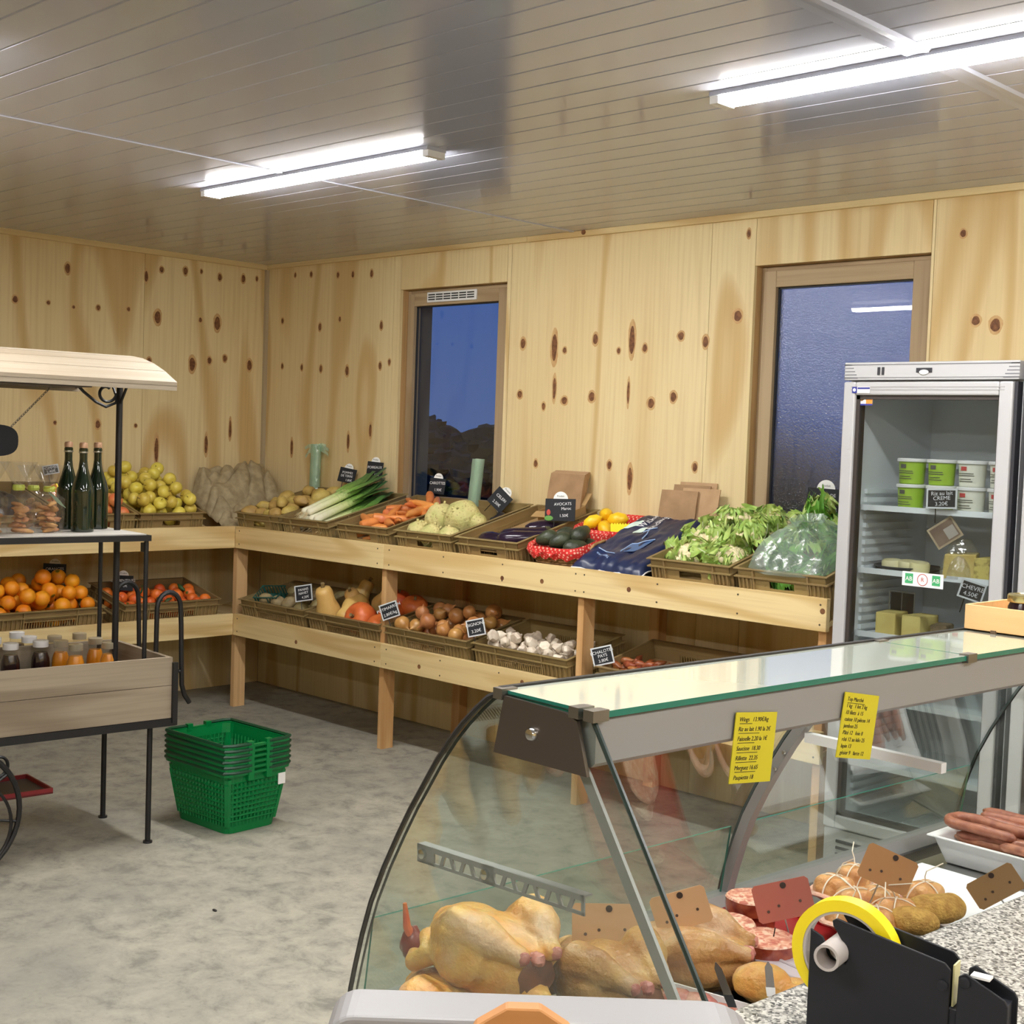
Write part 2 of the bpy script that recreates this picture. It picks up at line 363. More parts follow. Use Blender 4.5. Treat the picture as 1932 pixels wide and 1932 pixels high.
# knots of the rotary-cut veneer, set into the panels
def knots(pts, wall, along):
    for (a, z, w, h) in pts:
        b = MB()
        for rr, th, mi in ((1.35, 0.0005, 1), (.9, 0.0009, 0)):
            n = 14; ph = R.random()*6
            ring = [(a+w*rr*math.cos(2*PI*k/n)*(1+0.1*math.sin(3*2*PI*k/n+ph)), z+h*rr*math.sin(2*PI*k/n)) for k in range(n)]
            if along == 'x': b.prism(ring, -th, 0.001, 'Y', mi)
            else: b.prism(ring, -0.001, th, 'X', mi)
        b.obj('knot', [KNOT, KNOT_HALO], wall)
KB = [(2.25, 2.09, .018, .028), (2.47, 2.065, .02, .075), (2.74, 2.10, .017, .028), (2.97, 2.09, .018, .075), (3.4, 2.07, .016, .028), (2.41, 1.77, .012, .02), (2.73, 1.82, .02, .025), (3.23, 1.82, .018, .025), (2.24, 1.83, .017, .02), (2.37, 1.48, .013, .02), (2.86, 1.49, .014, .022), (3.37, 1.5, .014, .022),
      (.17, 2.28, .013, .018), (.55, 2.23, .015, .024), (.74, 2.27, .012, .016), (.29, 2.555, .01, .016), (.45, 2.55, .013, .018), (.71, 2.53, .013, .018), (.85, 2.525, .012, .02), (1.02, 2.52, .013, .022), (.18, 2.0, .012, .018), (.38, 1.99, .012, .02), (.57, 1.98, .014, .022), (.82, 1.965, .016, .03), (1.12, 1.99, .013, .022), (1.2, 2.01, .011, .018),
      (4.61, 2.46, .013, .016), (4.68, 2.12, .018, .02), (4.76, 2.1, .022, .028), (3.61, 2.54, .01, .02), (3.57, 2.18, .022, .026), (2.54, 2.05, .013, .016), (3.05, 2.05, .014, .02), (3.26, 2.1, .018, .02), (1.12, 2.22, .013, .024), (2.89, 2.04, .011, .015), (2.55, 1.8, .02, .02), (3.1, 1.79, .02, .025), (5.0, 2.4, .018, .025), (4.9, 1.95, .015, .022),
      (2.48, 1.86, .012, .06), (2.96, 1.84, .008, .06), (2.99, 1.43, .015, .06), (.3, 1.5, .013, .05), (.85, 1.55, .012, .05), (1.05, 1.62, .012, .04)]
KL = [(-1.34, 2.46, .016, .03), (-.85, 2.47, .012, .035), (-.75, 2.52, .014, .018), (-.59, 2.53, .015, .024), (-.48, 2.54, .009, .014), (-.35, 2.52, .014, .022), (-.18, 2.53, .014, .026), (-.08, 2.54, .009, .016), (-1.64, 2.26, .016, .02), (-1.45, 2.26, .011, .012), (-1.3, 2.25, .009, .01), (-1.15, 2.26, .013, .016), (-.96, 2.27, .011, .013), (-.77, 2.24, .022, .04), (-.48, 2.25, .011, .016), (-.36, 2.24, .022, .045),
      (-.82, 1.98, .014, .022), (-.53, 1.98, .022, .045), (-.41, 2.01, .015, .022), (-.3, 2.03, .015, .022), (-.12, 2.0, .018, .035), (-.76, 1.46, .014, .08), (-.42, 1.5, .012, .06), (-1.14, 1.6, .016, .025), (-.9, 1.6, .01, .012), (-1.4, 1.6, .01, .012), (-.25, 1.6, .01, .06)]
knots(KB, wb, 'x'); knots(KL, wl, 'y')
# small mouldings under the ceiling
for nm, a, b, m in (('trim_1', (0.02, -0.02, 2.604), (2.27, 0, H), PINE_X), ('trim_2', (2.272, -0.02, 2.602), (XR, 0, H), PINE_X), ('trim_3', (0, YF, 2.600), (0.02, -0.0, H), PINE_Y)):
    o = MB().box(a, b).obj(nm, m); o['kind'] = 'structure'
o = MB().box((0, -0.022, 1.0), (0.022, 0, 2.60)).obj('trim_4', mat('corner_bead', srgb(176, 160, 130), 0.6)); o['kind'] = 'structure'
for x in (2.655, ):
    MB().ball((x, -0.022, 2.62), (0.014, 0.008, 0.012), 8, 6).obj('knot', KNOT, wb)

# windows
def window(name, W, gl, gr, gt, vent, rough_glass):
    """W = opening; gl, gr, gt = edges of the pane read off the photograph"""
    x0, x1, z0, z1 = W; w = struct(name); yf = 0.055
    for a, b in (((x0-0.018, 0.0, z0), (x0, 0.116, z1)), ((x1, 0.0, z0), (x1+0.018, 0.116, z1))): MB().box((a[0], 0.0185, a[2]), b).obj('reveal_board', REVEAL, w)
    MB().box((x0-0.018, 0.0185, z1), (x1+0.018, 0.116, z1+0.018)).obj('reveal_board', REVEAL, w)
    MB().box((x0-0.018, -0.01, z0-0.018), (x1+0.018, 0.26, z0)).obj('window_sill', REVEAL, w)
    fo = 0.026
    bevel(MB().box((x0+0.002, yf, z0), (x0+fo, yf+0.06, z1-0.001)).obj('frame_stile', OAK_Z, w), .003); bevel(MB().box((x1-fo, yf, z0), (x1-0.002, yf+0.06, z1-0.001)).obj('frame_stile', OAK_Z, w), .003)
    bevel(MB().box((x0+fo, yf, z1-fo), (x1-fo, yf+0.06, z1-0.001)).obj('frame_rail', OAK_X, w), .003)
    ys = yf-0.012
    for a, b, m, n in (((x0+fo-.006, ys, z0+.001), (gl, ys+.05, z1-fo+.006), OAK_Z, 'sash_stile'), ((gr, ys, z0+.001), (x1-fo+.006, ys+.05, z1-fo+.006), OAK_Z, 'sash_stile'),
                       ((gl, ys, gt), (gr, ys+.05, z1-fo+.006), OAK_X, 'sash_rail'), ((gl, ys, z0+.001), (gr, ys+.05, z0+.09), OAK_X, 'sash_rail')):
        bevel(MB().box(a, b).obj(n, m, w), .003)
    RUB = mat('glazing_seal', srgb(40, 40, 42), 0.6)
    b = MB(); t = 0.007
    b.box((gl, ys+.02, z0+.09), (gl+t, ys+.03, gt)).box((gr-t, ys+.02, z0+.09), (gr, ys+.03, gt)).box((gl, ys+.02, gt-t), (gr, ys+.03, gt)); b.obj('seal', RUB, w)
    MB().box((gl, ys+.03, z0+.085), (gr, ys+.036, gt+.004)).obj('glass', rough_glass, w)
    if vent:
        vb = MB(); a = at_y(808, 561, ys); c = at_y(901, 556, ys); xa, xb = a.x, c.x; zc = (a.z+c.z)/2; hh = 0.028
        vg = MB().box((xa, ys-.010, zc-hh), (xb, ys, zc+hh)).obj('vent_grille', WHITEPL, w); bevel(vg, .003)
        sl = MB(); n = 6; cw = (xb-xa-.02)/n
        for i in range(n):
            for j in range(3): sl.box((xa+.012+cw*i, ys-.0108, zc-.016+j*.013), (xa+.004+cw*(i+1), ys-.009, zc-.009+j*.013))
        sl.obj('vent_slot', mat('slot_dark', srgb(40, 42, 40), .8), vg)
    return w
FROST = None
def textured_glass():
    m = bpy.data.materials.new('hammered_glass'); m.use_nodes = True; nt = m.node_tree; nt.nodes.clear(); out = nt.nodes.new('ShaderNodeOutputMaterial')
    nz = nd(nt, 'ShaderNodeTexNoise', {'Vector': obj_coords(nt, (1, 1, 1), False), 'Scale': 170.0, 'Detail': 1.0})
    b = nd(nt, 'ShaderNodeBump', {'Strength': 0.5, 'Distance': 0.004, 'Height': nz.outputs[0]})
    t = nd(nt, 'ShaderNodeBsdfRefraction', {'Color': (0.85, 0.86, 0.95, 1), 'Roughness': 0.25, 'IOR': 1.12, 'Normal': b.outputs[0]})
    g0 = nd(nt, 'ShaderNodeBsdfGlossy', {'Roughness': 0.01}); g1 = nd(nt, 'ShaderNodeBsdfGlossy', {'Roughness': 0.30, 'Normal': b.outputs[0]})
    g = nd(nt, 'ShaderNodeMixShader', {0: 0.72, 1: g0.outputs[0], 2: g1.outputs[0]})
    fr = nd(nt, 'ShaderNodeFresnel', {'IOR': pane_ior(nt)})
    mx = nd(nt, 'ShaderNodeMixShader', {0: mathn(nt, 'MULTIPLY', fr.outputs[0], 3.2, True), 1: t.outputs[0], 2: g.outputs[0]})
    nt.links.new(mx.outputs[0], out.inputs[0]); return m
ys = 0.043
win1 = window('window_1', W1, at_y(778, 700, ys).x, at_y(936, 700, ys).x, at_y(860, 573, ys).z, True, PANE)
win2 = window('window_2', W2, at_y(1459, 650, ys).x, at_y(1719, 600, ys).x, at_y(1590, 534, ys).z, False, textured_glass())
for px, py in ((1429, 569), (1418, 760), (1407, 945)):
    p = at_y(px, py, 0.045); b = MB(); b.cyl((p.x, 0.043, p.z-.03), (p.x, 0.043, p.z+.03), .007, 10); b.obj('hinge', STEEL, win2, smooth=True)
p = at_y(756, 805, 0.04); MB().box((p.x-.012, .025, p.z-.03), (p.x+.008, .042, p.z+.03)).obj('hinge', STEEL, win1)

# outside at dusk
OUTG = mat('meadow', srgb(70, 76, 66), 1.0, col2=srgb(84, 86, 74), scale=0.6)
g = MB().box((-160, 0.3, -0.4), (160, 220, -0.25)).obj('ground', OUTG); g['kind'] = 'structure'
HEDGE = mat('hedge_leaves', srgb(52, 55, 56), 1.0, col2=srgb(68, 66, 64), scale=3)
for k in range(14):
    b = MB(); x = -27+k*3.9+R.uniform(-.2, .2)
    for q in range(26): b.ball((-2.1+4.2*((q*.618) % 1), R.uniform(-.8, .8), .2+1.8*((q*.377) % 1)), (R.uniform(.45, .65), .8, R.uniform(.35, .5)), 14, 10, bump=.7, bs=2.5, seed=R.random()*9)
    tag(b.obj('hedge_bush', HEDGE, smooth=True, M=TR(x, 20+R.uniform(-1, 1), -0.25)), 'dark bush of the far hedge seen through the window at dusk', 'bush', 'bushes of the hedge outside')

# lamps
def lamp(M, label):
    t = thing('ceiling_light', label, 'lamp', M, 'long ceiling lamps'); L = 1.46
    MB().prism([(-.044, 0), (-.046, -.013), (.046, -.013), (.044, 0)], -L/2, L/2, 'X').obj('housing', PVC, t)
    MB().prism([(-.040, -.013), (-.039, -.026), (-.030, -.034), (.030, -.034), (.039, -.026), (.040, -.013)], -L/2+.03, L/2-.03, 'X').obj('diffuser', LED, t)
    for s in (-1, 1): MB().box((s*L/2-.03*(s > 0), -.041, -.035), (s*L/2+.03*(s < 0), .041, -.013)).obj('end_cap', WHITEPL, t)
    return t
l0 = lamp(TR(2.715, -1.715, H), 'lit ceiling lamp between the window with the vent and the cart')
clone(l0, TR(5.40, -1.715, H), 'lit ceiling lamp above the fridge and the glass counter', 'long ceiling lamps')
for y in (-3.5,):
    for x in (2.715, 5.40, 8.1): clone(l0, TR(x, y, H), 'added ceiling lamp out of the frame that brightens the counter foreground', 'long ceiling lamps')
for x in (5.40, 8.1): clone(l0, TR(x, -5.4, H), 'added ceiling lamp out of the frame that brightens the counter foreground', 'long ceiling lamps')  # unseen lamps, added to brighten the counter and the foreground
clone(l0, TR(8.1, -1.715, H), 'added ceiling lamp out of the frame that brightens the counter foreground', 'long ceiling lamps')

# ---------------------------------------------------------------- produce shelving
UT, LT = math.radians(14.5), math.radians(12.0)      # slopes of the upper and the lower deck
sh = thing('produce_shelf', 'pale wooden two-tier corner shelving loaded with vegetable crates along both walls', 'shelf')
BZ = ((0.923, 1.048), (0.423, 0.546))
for z0, z1 in BZ:
    for x0, x1 in ((0.600, 1.905), (1.906, 4.447)):
        bevel(MB().box((x0, -.600, z0), (x1, -.574, z1)).obj('front_board', PINE_X, sh), .0015, 1)
    bevel(MB().box((.574, -4.2, z0), (.600, -.6005, z1)).obj('front_board', PINE_Y, sh), .0015, 1)
for x, y in ((.548, -.573), (1.868, -.572), (3.195, -.572), (4.400, -.572)):
    MB().box((x, y, 0), (x+.034, y+.075, .95)).obj('post', PINE_Z, sh)
for y in (-2.25, -3.5): MB().box((.49, y-.06, 0), (.573, y, .95)).obj('post', PINE_Z, sh)
for x in (1.87, 3.19, 4.385): MB().box((x, -.06, 0), (x+.058, -.002, .95)).obj('post', PINE_Z, sh)
# sloped deck boards, front edge low
DZU, DZL = .955, .462
for (zf, th, d) in ((DZU, UT, .555), (DZL, LT, .555)):
    for x0, x1 in ((.05, 1.9), (1.91, 4.44)):
        for k in range(4):
            y0 = -.57+k*d/4; a = (y0+.57)*math.tan(th)
            M = TR(0, y0, zf+a, 0, th); MB().box((x0, 0.002, -.018), (x1, d/4/math.cos(th)-.002, 0), M=M).obj('deck_board', PINE_X, sh)
    for k in range(4):
        x0 = .57-k*d/4; a = (.57-x0)*math.tan(th)
        M = Matrix.Translation((x0, 0, zf+a)) @ Euler((0, th, 0)).to_matrix().to_4x4()
        MB().box((-d/4/math.cos(th)+.002, -4.2, -.018), (-.002, -.60, 0), M=M).obj('deck_board', PINE_Y, sh)
# screws along the boards
sc = MB()
for z0, z1 in BZ:
    for x in (.64, 1.86, 1.95, 2.35, 2.75, 3.2, 3.25, 3.65, 4.05, 4.42):
        for z in (z0+.025, z1-.025): sc.cyl((x, -.6012, z), (x, -.598, z), .004, 8)
sc.obj('screw_heads', mat('screw', srgb(90, 80, 66), .5, .6), sh)['kind'] = 'stuff'
NK = MB()
for x, z in ((2.9, .5), (2.2, .47), (1.2, .46), (3.5, .985), (2.75, .96), (4.43, 1.0), (3.0, .97)):
    NK.prism([(x+.011*math.cos(k*PI/5), z+.011*math.sin(k*PI/5)) for k in range(10)], -.6008, -.599, 'Y')
NK.obj('board_knots', KNOT, sh)['kind'] = 'stuff'

# ---------------------------------------------------------------- ribbed plastic crates
CR = mat('olive_brown_plastic', srgb(150, 128, 84), 0.45, col2=srgb(136, 114, 74), scale=5, vary=0.12)
LINER = mat('cardboard', srgb(168, 138, 94), 0.8)
CH = .175
def side(mb, hb, bars, p0, p1, L, h, short):
    """one crate wall in its own plane: x along, z up, y outwards"""
    def B(x0, x1, z0, z1, y0=0.0, y1=.003): mb.box((x0, y0, z0), (x1, y1, z1), M=p0)
    c = .62*L if short else .5*L
    xa, xb = (L-c)/2, (L+c)/2
    B(0, xa, 0, h); B(xb, L, 0, h); B(xa, xb, 0, .022)
    if short:
        hw = .055; B(xa, L/2-hw, .088, h); B(L/2+hw, xb, .088, h); B(L/2-hw, L/2+hw, .128, h); B(L/2-hw, L/2+hw, .088, .100)
        B(xa, xb, .080, .088)
        hb.box((xa-.012, -.014, .080), (xb+.012, 0, .088), M=p0)
        z1 = .080
    else:
        B(xa, xb, h-.052, h); B(xa, xb, .074, .082); z1 = h-.052
        hb.box((xa, -.006, .116), (xb, 0, .121), M=p0); hb.box((xa, -.006, .070), (xb, 0, .074), M=p0)
    n = int(c/.0135)
    for i in range(n): x = xa+(i+.5)*c/n; bars.box((x-.0028, 0, .022), (x+.0028, .003, z1), M=p0)
    m = 4 if short else 6
    for q in range(m):
        for x in ((q+.5)*xa/m, xb+(q+.5)*(L-xb)/m): hb.box((x-.0022, -.009, .004), (x+.0022, 0, h-.036), M=p0)
    for x in (xa, xb): hb.box((x-.003, -.010, .004), (x+.003, 0, h-.006), M=p0)
def crate_parts(W, D):
    """W across the front, D deep; returns meshes for shell, ribs, slots, rim"""
    sh_, rb, sl, rm = MB(), MB(), MB(), MB(); h = CH
    for p0, L in ((TR(-W/2, 0, 0), W), (TR(W/2, D, 0, PI), W), (TR(W/2, 0, 0, PI/2), D), (TR(-W/2, D, 0, -PI/2), D)):
        side(sh_, rb, sl, p0, None, L, h, L < .5)
    sh_.box((-W/2, 0, 0), (W/2, D, .004))
    for z0, z1, o in ((h-.004, h, .012), (h-.037, h-.032, .012)):
        rm.box((-W/2-o, -o, z0), (W/2+o, .004, z1)); rm.box((-W/2-o, D-.004, z0), (W/2+o, D+o, z1))
        rm.box((-W/2-o, .004, z0), (-W/2+.004, D-.004, z1)); rm.box((W/2-.004, .004, z0), (W/2+o, D-.004, z1))
    return sh_, rb, sl, rm
CM = {}
for key, (W, D) in {'end': (.395, .565), 'long': (.585, .385)}.items():
    a, b, c, d = crate_parts(W, D); CM[key] = [('crate_shell', a.mesh('crate_shell', CR)), ('ribs', b.mesh('ribs', CR)), ('slot_bars', c.mesh('slot_bars', CR)), ('rim', d.mesh('rim', CR))]
def crate(M, kind, label, liner=None):
    t = thing('vegetable_crate', label, 'crate', M, 'ribbed produce crates on the shelving')
    for n, me in CM[kind]:
        o = bpy.data.objects.new(n, me); COL.objects.link(o); o.parent = t
        if n in ('slot_bars', 'ribs'): o['kind'] = 'stuff'
    if liner:
        W, D = (.395, .565) if kind == 'end' else (.585, .385)
        z0, z1 = liner
        MB().add([(-W/2+.005, .006, z0), (W/2-.005, .006, z0), (W/2-.005, D-.006, z1), (-W/2+.005, D-.006, z1), (-W/2+.005, .006, z0-.003), (W/2-.005, .006, z0-.003), (W/2-.005, D-.006, z1-.003), (-W/2+.005, D-.006, z1-.003)],
                 [(0, 1, 2, 3), (7, 6, 5, 4), (0, 4, 5, 1), (1, 5, 6, 2), (2, 6, 7, 3), (3, 7, 4, 0)]).obj('liner_sheet', LINER, t)
    return t
def MU(xc): return TR(xc, -.552, DZU+.018*math.tan(UT)+.001, 0, UT)           # upper deck, back wall
def ML(xc): return TR(xc, -.552, DZL+.018*math.tan(LT)+.001, 0, LT)           # lower deck, back wall
RZ = Matrix.Rotation(PI/2, 4, 'Z')
def MUL(yc): return Matrix.Translation((.552, yc, DZU+.018*math.tan(UT)+.001)) @ RZ @ Matrix.Rotation(UT, 4, 'X')
def MLL(yc): return Matrix.Translation((.552, yc, DZL+.018*math.tan(LT)+.001)) @ RZ @ Matrix.Rotation(LT, 4, 'X')
c_pot = crate(MU(.80), 'end', 'crate of pale potatoes on the upper tier nearest the corner', (.07, .10))
c_leek = crate(MU(1.235), 'end', 'crate of leeks on the upper tier', (.08, .10))
c_car = crate(MU(1.72), 'end', 'crate of carrots under the window with the vent', (.07, .10))
c_cel = crate(MU(2.19), 'end', 'crate of knobbly celeriac below the window with the vent')
c_aub = crate(MU(2.635), 'end', 'half-empty crate with dark aubergines beside the avocado basket', (.115, .115))
c_cau = crate(MU(3.80), 'end', 'crate of cauliflowers beside the dark blue sack', (.06, .10))
c_sal = crate(MU(4.235), 'end', 'crate of green salad under a plastic bag against the fridge', (.06, .10))
c_app = crate(MUL(-1.005), 'end', 'crate heaped with small yellow apples by the left wall', (.06, .13))
c_pea = crate(MUL(-1.43), 'end', 'crate of blushing orange-red fruit behind the green bottles', (.05, .09))
c_blk = crate(MUL(-1.86), 'end', 'crate behind the bags of biscuits on the upper tier')
c_blk2 = crate(MUL(-2.29), 'end', 'crate at the photo edge behind the biscuit bags')
c_ora = crate(MLL(-1.70), 'long', 'crate of oranges on the lower tier behind the cart', (.05, .09))
c_cle = crate(MLL(-.985), 'long', 'crate of leafy clementines on the lower tier', (.05, .07))
c_mis = crate(ML(.945), 'long', 'lower crate in the dark corner with a green punnet', (.07, .08))
c_squ = crate(ML(1.575), 'long', 'lower crate of butternut squashes and orange pumpkins', (.03, .06))
c_oni = crate(ML(2.222), 'long', 'lower crate of brown onions', (.07, .07))
c_gar = crate(ML(2.86), 'long', 'lower crate with a layer of white garlic', (.085, .06))
c_sha = crate(ML(3.63), 'long', 'lower crate of red shallots above the glass counter end', (.128, .09))

# ---------------------------------------------------------------- loose produce
def heap(protos, T, xr, yr, floor, top, r, n, label, cat, group, tries=26, flat=1.0, seed=1):
    """drop things one by one onto what already lies there, in crate coordinates"""
    rr = random.Random(seed); placed = []; out = []; fails = 0
    for q in range(n*6):
        if len(out) >= n or fails > 30: break
        best = None
        for _ in range(tries):
            x, y = rr.uniform(xr[0]+r, xr[1]-r), rr.uniform(yr[0]+r, yr[1]-r)
            z = floor(x, y)+r*flat
            for (a, b, c) in placed:
                d2 = (x-a)**2+(y-b)**2
                if d2 < (2*r)**2: z = max(z, c+flat*math.sqrt((2*r)**2-d2)*.96)
            if z <= top(x, y) and (best is None or z < best[2]): best = (x, y, z)
        if best is None: fails += 1; continue
        placed.append(best); p = protos[rr.randrange(len(protos))]
        o = p.copy(); COL.objects.link(o)
        s = rr.uniform(.93, 1.05)
        rot = Euler((rr.uniform(0, 6.28), rr.uniform(0, 6.28), rr.uniform(0, 6.28)) if flat == 1.0 else (rr.uniform(-.35, .35), rr.uniform(-.35, .35), rr.uniform(0, 6.28)))
        o.matrix_world = T @ Matrix.Translation(best) @ rot.to_matrix().to_4x4() @ Matrix.Scale(s, 4)
        tag(o, label, cat, group); out.append(o)
        for ch in p.children: part_copy(ch, o)
    # say where in its heap each one lies: row and column as seen from the room, the highest of each spot apart
    xs, ys = sorted(p[0] for p in placed), sorted(p[1] for p in placed); n = len(out); cells = {}
    for p, o in zip(placed, out):
        r_ = ('front', 'middle', 'back')[min(2, 3*ys.index(p[1])//n)]; c_ = ('left', 'centre', 'right')[min(2, 3*xs.index(p[0])//n)]; cells.setdefault((r_, c_), []).append((p[2], o))
    for (r_, c_), L in cells.items():
        L.sort(key=lambda q: -q[0])
        for k, (z, o) in enumerate(L): o['label'] = label+(', topmost at ' if k == 0 else ', lower down at ')+r_+' '+c_
    return out
BIN = []      # prototypes, removed from the scene at the end
def proto(mb, name, mats, smooth=True):
    o = mb.obj(name, mats, smooth=smooth); BIN.append(o); return o
def lin(a, b, d): return lambda x, y: a+(b-a)*y/d

def fruit_mat(name, c1, c2, rough=.35, scale=4, vary=.25, spot=None, bump=.15, bscale=90):
    m, nt, p = new_mat(name); p.inputs['Roughness'].default_value = rough
    v = obj_coords(nt, (1, 1, 1))
    nz = nd(nt, 'ShaderNodeTexNoise', {'Vector': v, 'Scale': scale*8, 'Detail': 2.0})
    c = ramp(nt, nz.outputs[0], [(.35, c1), (.68, c2)])
    if spot is not None:
        tc = nt.nodes.new('ShaderNodeTexCoord'); sx = nd(nt, 'ShaderNodeSeparateXYZ', {0: tc.outputs['Generated']})
        f = mathn(nt, 'MULTIPLY', mathn(nt, 'SUBTRACT', sx.outputs[2], .972, True), 60.0, True)
        c = mixc(nt, f, c, spot)
    oi = nt.nodes.new('ShaderNodeObjectInfo'); f = mathn(nt, 'MULTIPLY', mathn(nt, 'SUBTRACT', oi.outputs['Random'], .5), vary)
    hs = nd(nt, 'ShaderNodeHueSaturation', {'Color': c, 'Value': mathn(nt, 'ADD', f, 1.0), 'Hue': mathn(nt, 'ADD', mathn(nt, 'MULTIPLY', f, .1), .5)})
    nt.links.new(hs.outputs[0], p.inputs['Base Color'])
    b = nd(nt, 'ShaderNodeBump', {'Strength': bump, 'Distance': .003, 'Height': nd(nt, 'ShaderNodeTexNoise', {'Vector': obj_coords(nt, (1, 1, 1), False), 'Scale': bscale*3.0}).outputs[0]})
    nt.links.new(b.outputs[0], p.inputs['Normal']); return m
def apple_prof(r, h=.9, dim=.22): return [(0.0005, r*h*(1-dim*1.1))]+[(r*math.sin(t)*(1+.04*math.cos(t)), r*h*(math.cos(t)*(1-dim*math.exp(-(math.sin(t)/.33)**2)))) for t in [PI*k/11 for k in range(1, 11)]]+[(0.0005, -r*h*(1-dim))]
APPLE = fruit_mat('yellow_apple_skin', srgb(228, 208, 96), srgb(212, 190, 76), .32, 2, .22)
pa = proto(MB().lathe(apple_prof(.037)[::-1], 16), 'apple', APPLE)
MB().tube([(0, 0, .026), (.001, 0, .034), (.004, 0, .043)], .0016, 5).obj('stem', mat('stem_brown', srgb(84, 60, 30), .8), pa)
heap([pa], c_app.matrix_world, (-.195, .195), (.005, .56), lin(.06, .13, .565), lin(.235, .40, .565), .0365, 74, 'small yellow apple heaped in the crate by the left wall', 'apple', 'yellow apples', seed=3)
PEACH = fruit_mat('blush_skin', srgb(226, 120, 74), srgb(214, 152, 84), .4, 3, .2, srgb(90, 50, 24))
pp = proto(MB().lathe(apple_prof(.042)[::-1], 16), 'red_apple', PEACH)
heap([pp], c_pea.matrix_world, (-.195, .195), (.005, .4), lin(.05, .09, .565), lin(.25, .32, .565), .042, 30, 'blushing orange-red apple in the crate behind the green bottles', 'apple', 'blushing apples', seed=4)
ORANGE = fruit_mat('orange_peel', srgb(240, 160, 34), srgb(236, 138, 22), .38, 2, .2, srgb(110, 100, 30), .35, 160)
po = proto(MB().ball((0, 0, 0), .041, 16, 12, bump=.03), 'orange', ORANGE)
heap([po], c_ora.matrix_world, (-.29, .29), (.005, .38), lin(.05, .09, .385), lambda x, y: .215+.13*min(1, y/.3)-.05*max(0, x/.29), .041, 52, 'round orange heaped in the lower crate behind the cart', 'orange', 'oranges in the lower crate', seed=5)
CLEM = fruit_mat('clementine_peel', srgb(236, 120, 48), srgb(226, 100, 42), .35, 2, .2, srgb(80, 90, 30), .3, 160)
LEAFD = mat('citrus_leaf', srgb(52, 82, 40), .5, vary=.4)
pc = proto(MB().ball((0, 0, 0), (.034, .034, .030), 14, 10, bump=.04), 'clementine', CLEM)
pcl = proto(MB().ball((0, 0, 0), (.034, .034, .030), 14, 10, bump=.04), 'clementine', CLEM)
solidify(MB().grid(lambda u, v: ((v-.5)*.026*math.sin(PI*min(.97, u+.03)), .012+u*.062, .036+.012*math.sin(u*3)-.4*(v-.5)**2*.05), 6, 4).obj('leaf', LEAFD, pcl, smooth=True), .0006)
heap([pc, pcl], c_cle.matrix_world, (-.29, .29), (.005, .38), lin(.05, .07, .385), lambda x, y: .20+.06*math.sin(y*7)-.05*abs(x-.05)/.3, .033, 52, 'small red-orange clementine in the leafy lower crate', 'clementine', 'clementines', seed=6)
POT = fruit_mat('potato_skin', srgb(200, 172, 96), srgb(176, 146, 78), .55, 3, .25, None, .3, 60)
pots = [proto(MB().ball((0, 0, 0), (.052*s, .036*s, .032*s), 14, 10, bump=.18, bs=1.4, seed=k*3.3), 'potato', POT) for k, s in enumerate((1, .9, 1.12))]
heap(pots, c_pot.matrix_world, (-.195, .195), (.005, .555), lin(.07, .10, .565), lambda x, y: .165+.09*math.sin(min(1, y/.45)*PI*.75), .038, 46, 'pale knobbly potato in the crate beside the sacking', 'potato', 'loose potatoes', flat=.85, seed=7)
ONI = fruit_mat('onion_skin', srgb(196, 142, 84), srgb(168, 112, 62), .28, 3, .3, None, .12, 40)
def onion_mb(r): return MB().lathe([(.002, -r*.95), (r*.45, -r*.86), (r*.85, -r*.5), (r, 0), (r*.88, r*.45), (r*.5, r*.82), (r*.2, r*1.05), (r*.1, r*1.3), (r*.05, r*1.5)], 16)
pons = [proto(onion_mb(.042), 'onion', ONI), proto(onion_mb(.036), 'onion', ONI)]
heap(pons, c_oni.matrix_world, (-.28, .29), (.01, .36), lin(.07, .07, .385), lambda x, y: .20+.05*math.sin(PI*(y/.385)) if x > -.24 else .14, .041, 40, 'brown-skinned onion in the lower crate', 'onion', 'brown onions', seed=8)
GAR = fruit_mat('garlic_skin', srgb(232, 222, 204), srgb(214, 196, 176), .5, 4, .15, None, .3, 60)
def garlic_mb(r):
    b = MB(); b.lathe([(.004, -r*.7), (r*.8, -r*.6), (r, -r*.1), (r*.8, r*.4), (r*.35, r*.8), (r*.20, r*1.0), (r*.15, r*1.25), (.001, r*1.3)], 16)
    for i, v in enumerate(b.v):
        a = math.atan2(v.y, v.x); k = 1+.09*math.cos(6*a) if abs(v.z) < r*.7 else 1; b.v[i] = Vector((v.x*k, v.y*k, v.z))
    return b
pg = [proto(garlic_mb(.030), 'garlic_bulb', GAR), proto(garlic_mb(.025), 'garlic_bulb', GAR)]
heap(pg, c_gar.matrix_world, (-.28, .29), (.008, .24), lin(.085, .06, .385), lambda x, y: .215-.20*y, .028, 60, 'white garlic bulb in the lower crate', 'garlic', 'garlic bulbs', seed=9)
SHL = fruit_mat('shallot_skin', srgb(160, 94, 54), srgb(120, 62, 36), .3, 3, .35, None, .15, 50)
ps = [proto(MB().tube([(-.045, 0, 0), (-.03, 0, .001), (-.012, 0, .002), (.01, 0, 0), (.028, 0, 0), (.046, 0, .004)], [.001, .010, .017, .017, .008, .0015], 10), 'shallot', SHL)]
heap(ps, c_sha.matrix_world, (-.29, .2), (.01, .2), lambda x, y: .13-.1*y, lambda x, y: .215-.25*max(0, x+.12), .019, 60, 'small red-brown shallot in the lower crate', 'shallot', 'shallots', flat=.8, seed=10)
FEN = fruit_mat('turnip_skin', srgb(176, 160, 116), srgb(140, 122, 84), .55, 3, .3, None, .2, 60)
pf = [proto(MB().ball((0, 0, 0), (.05, .042, .036), 14, 10, bump=.12, bs=1.5), 'root_vegetable', FEN)]
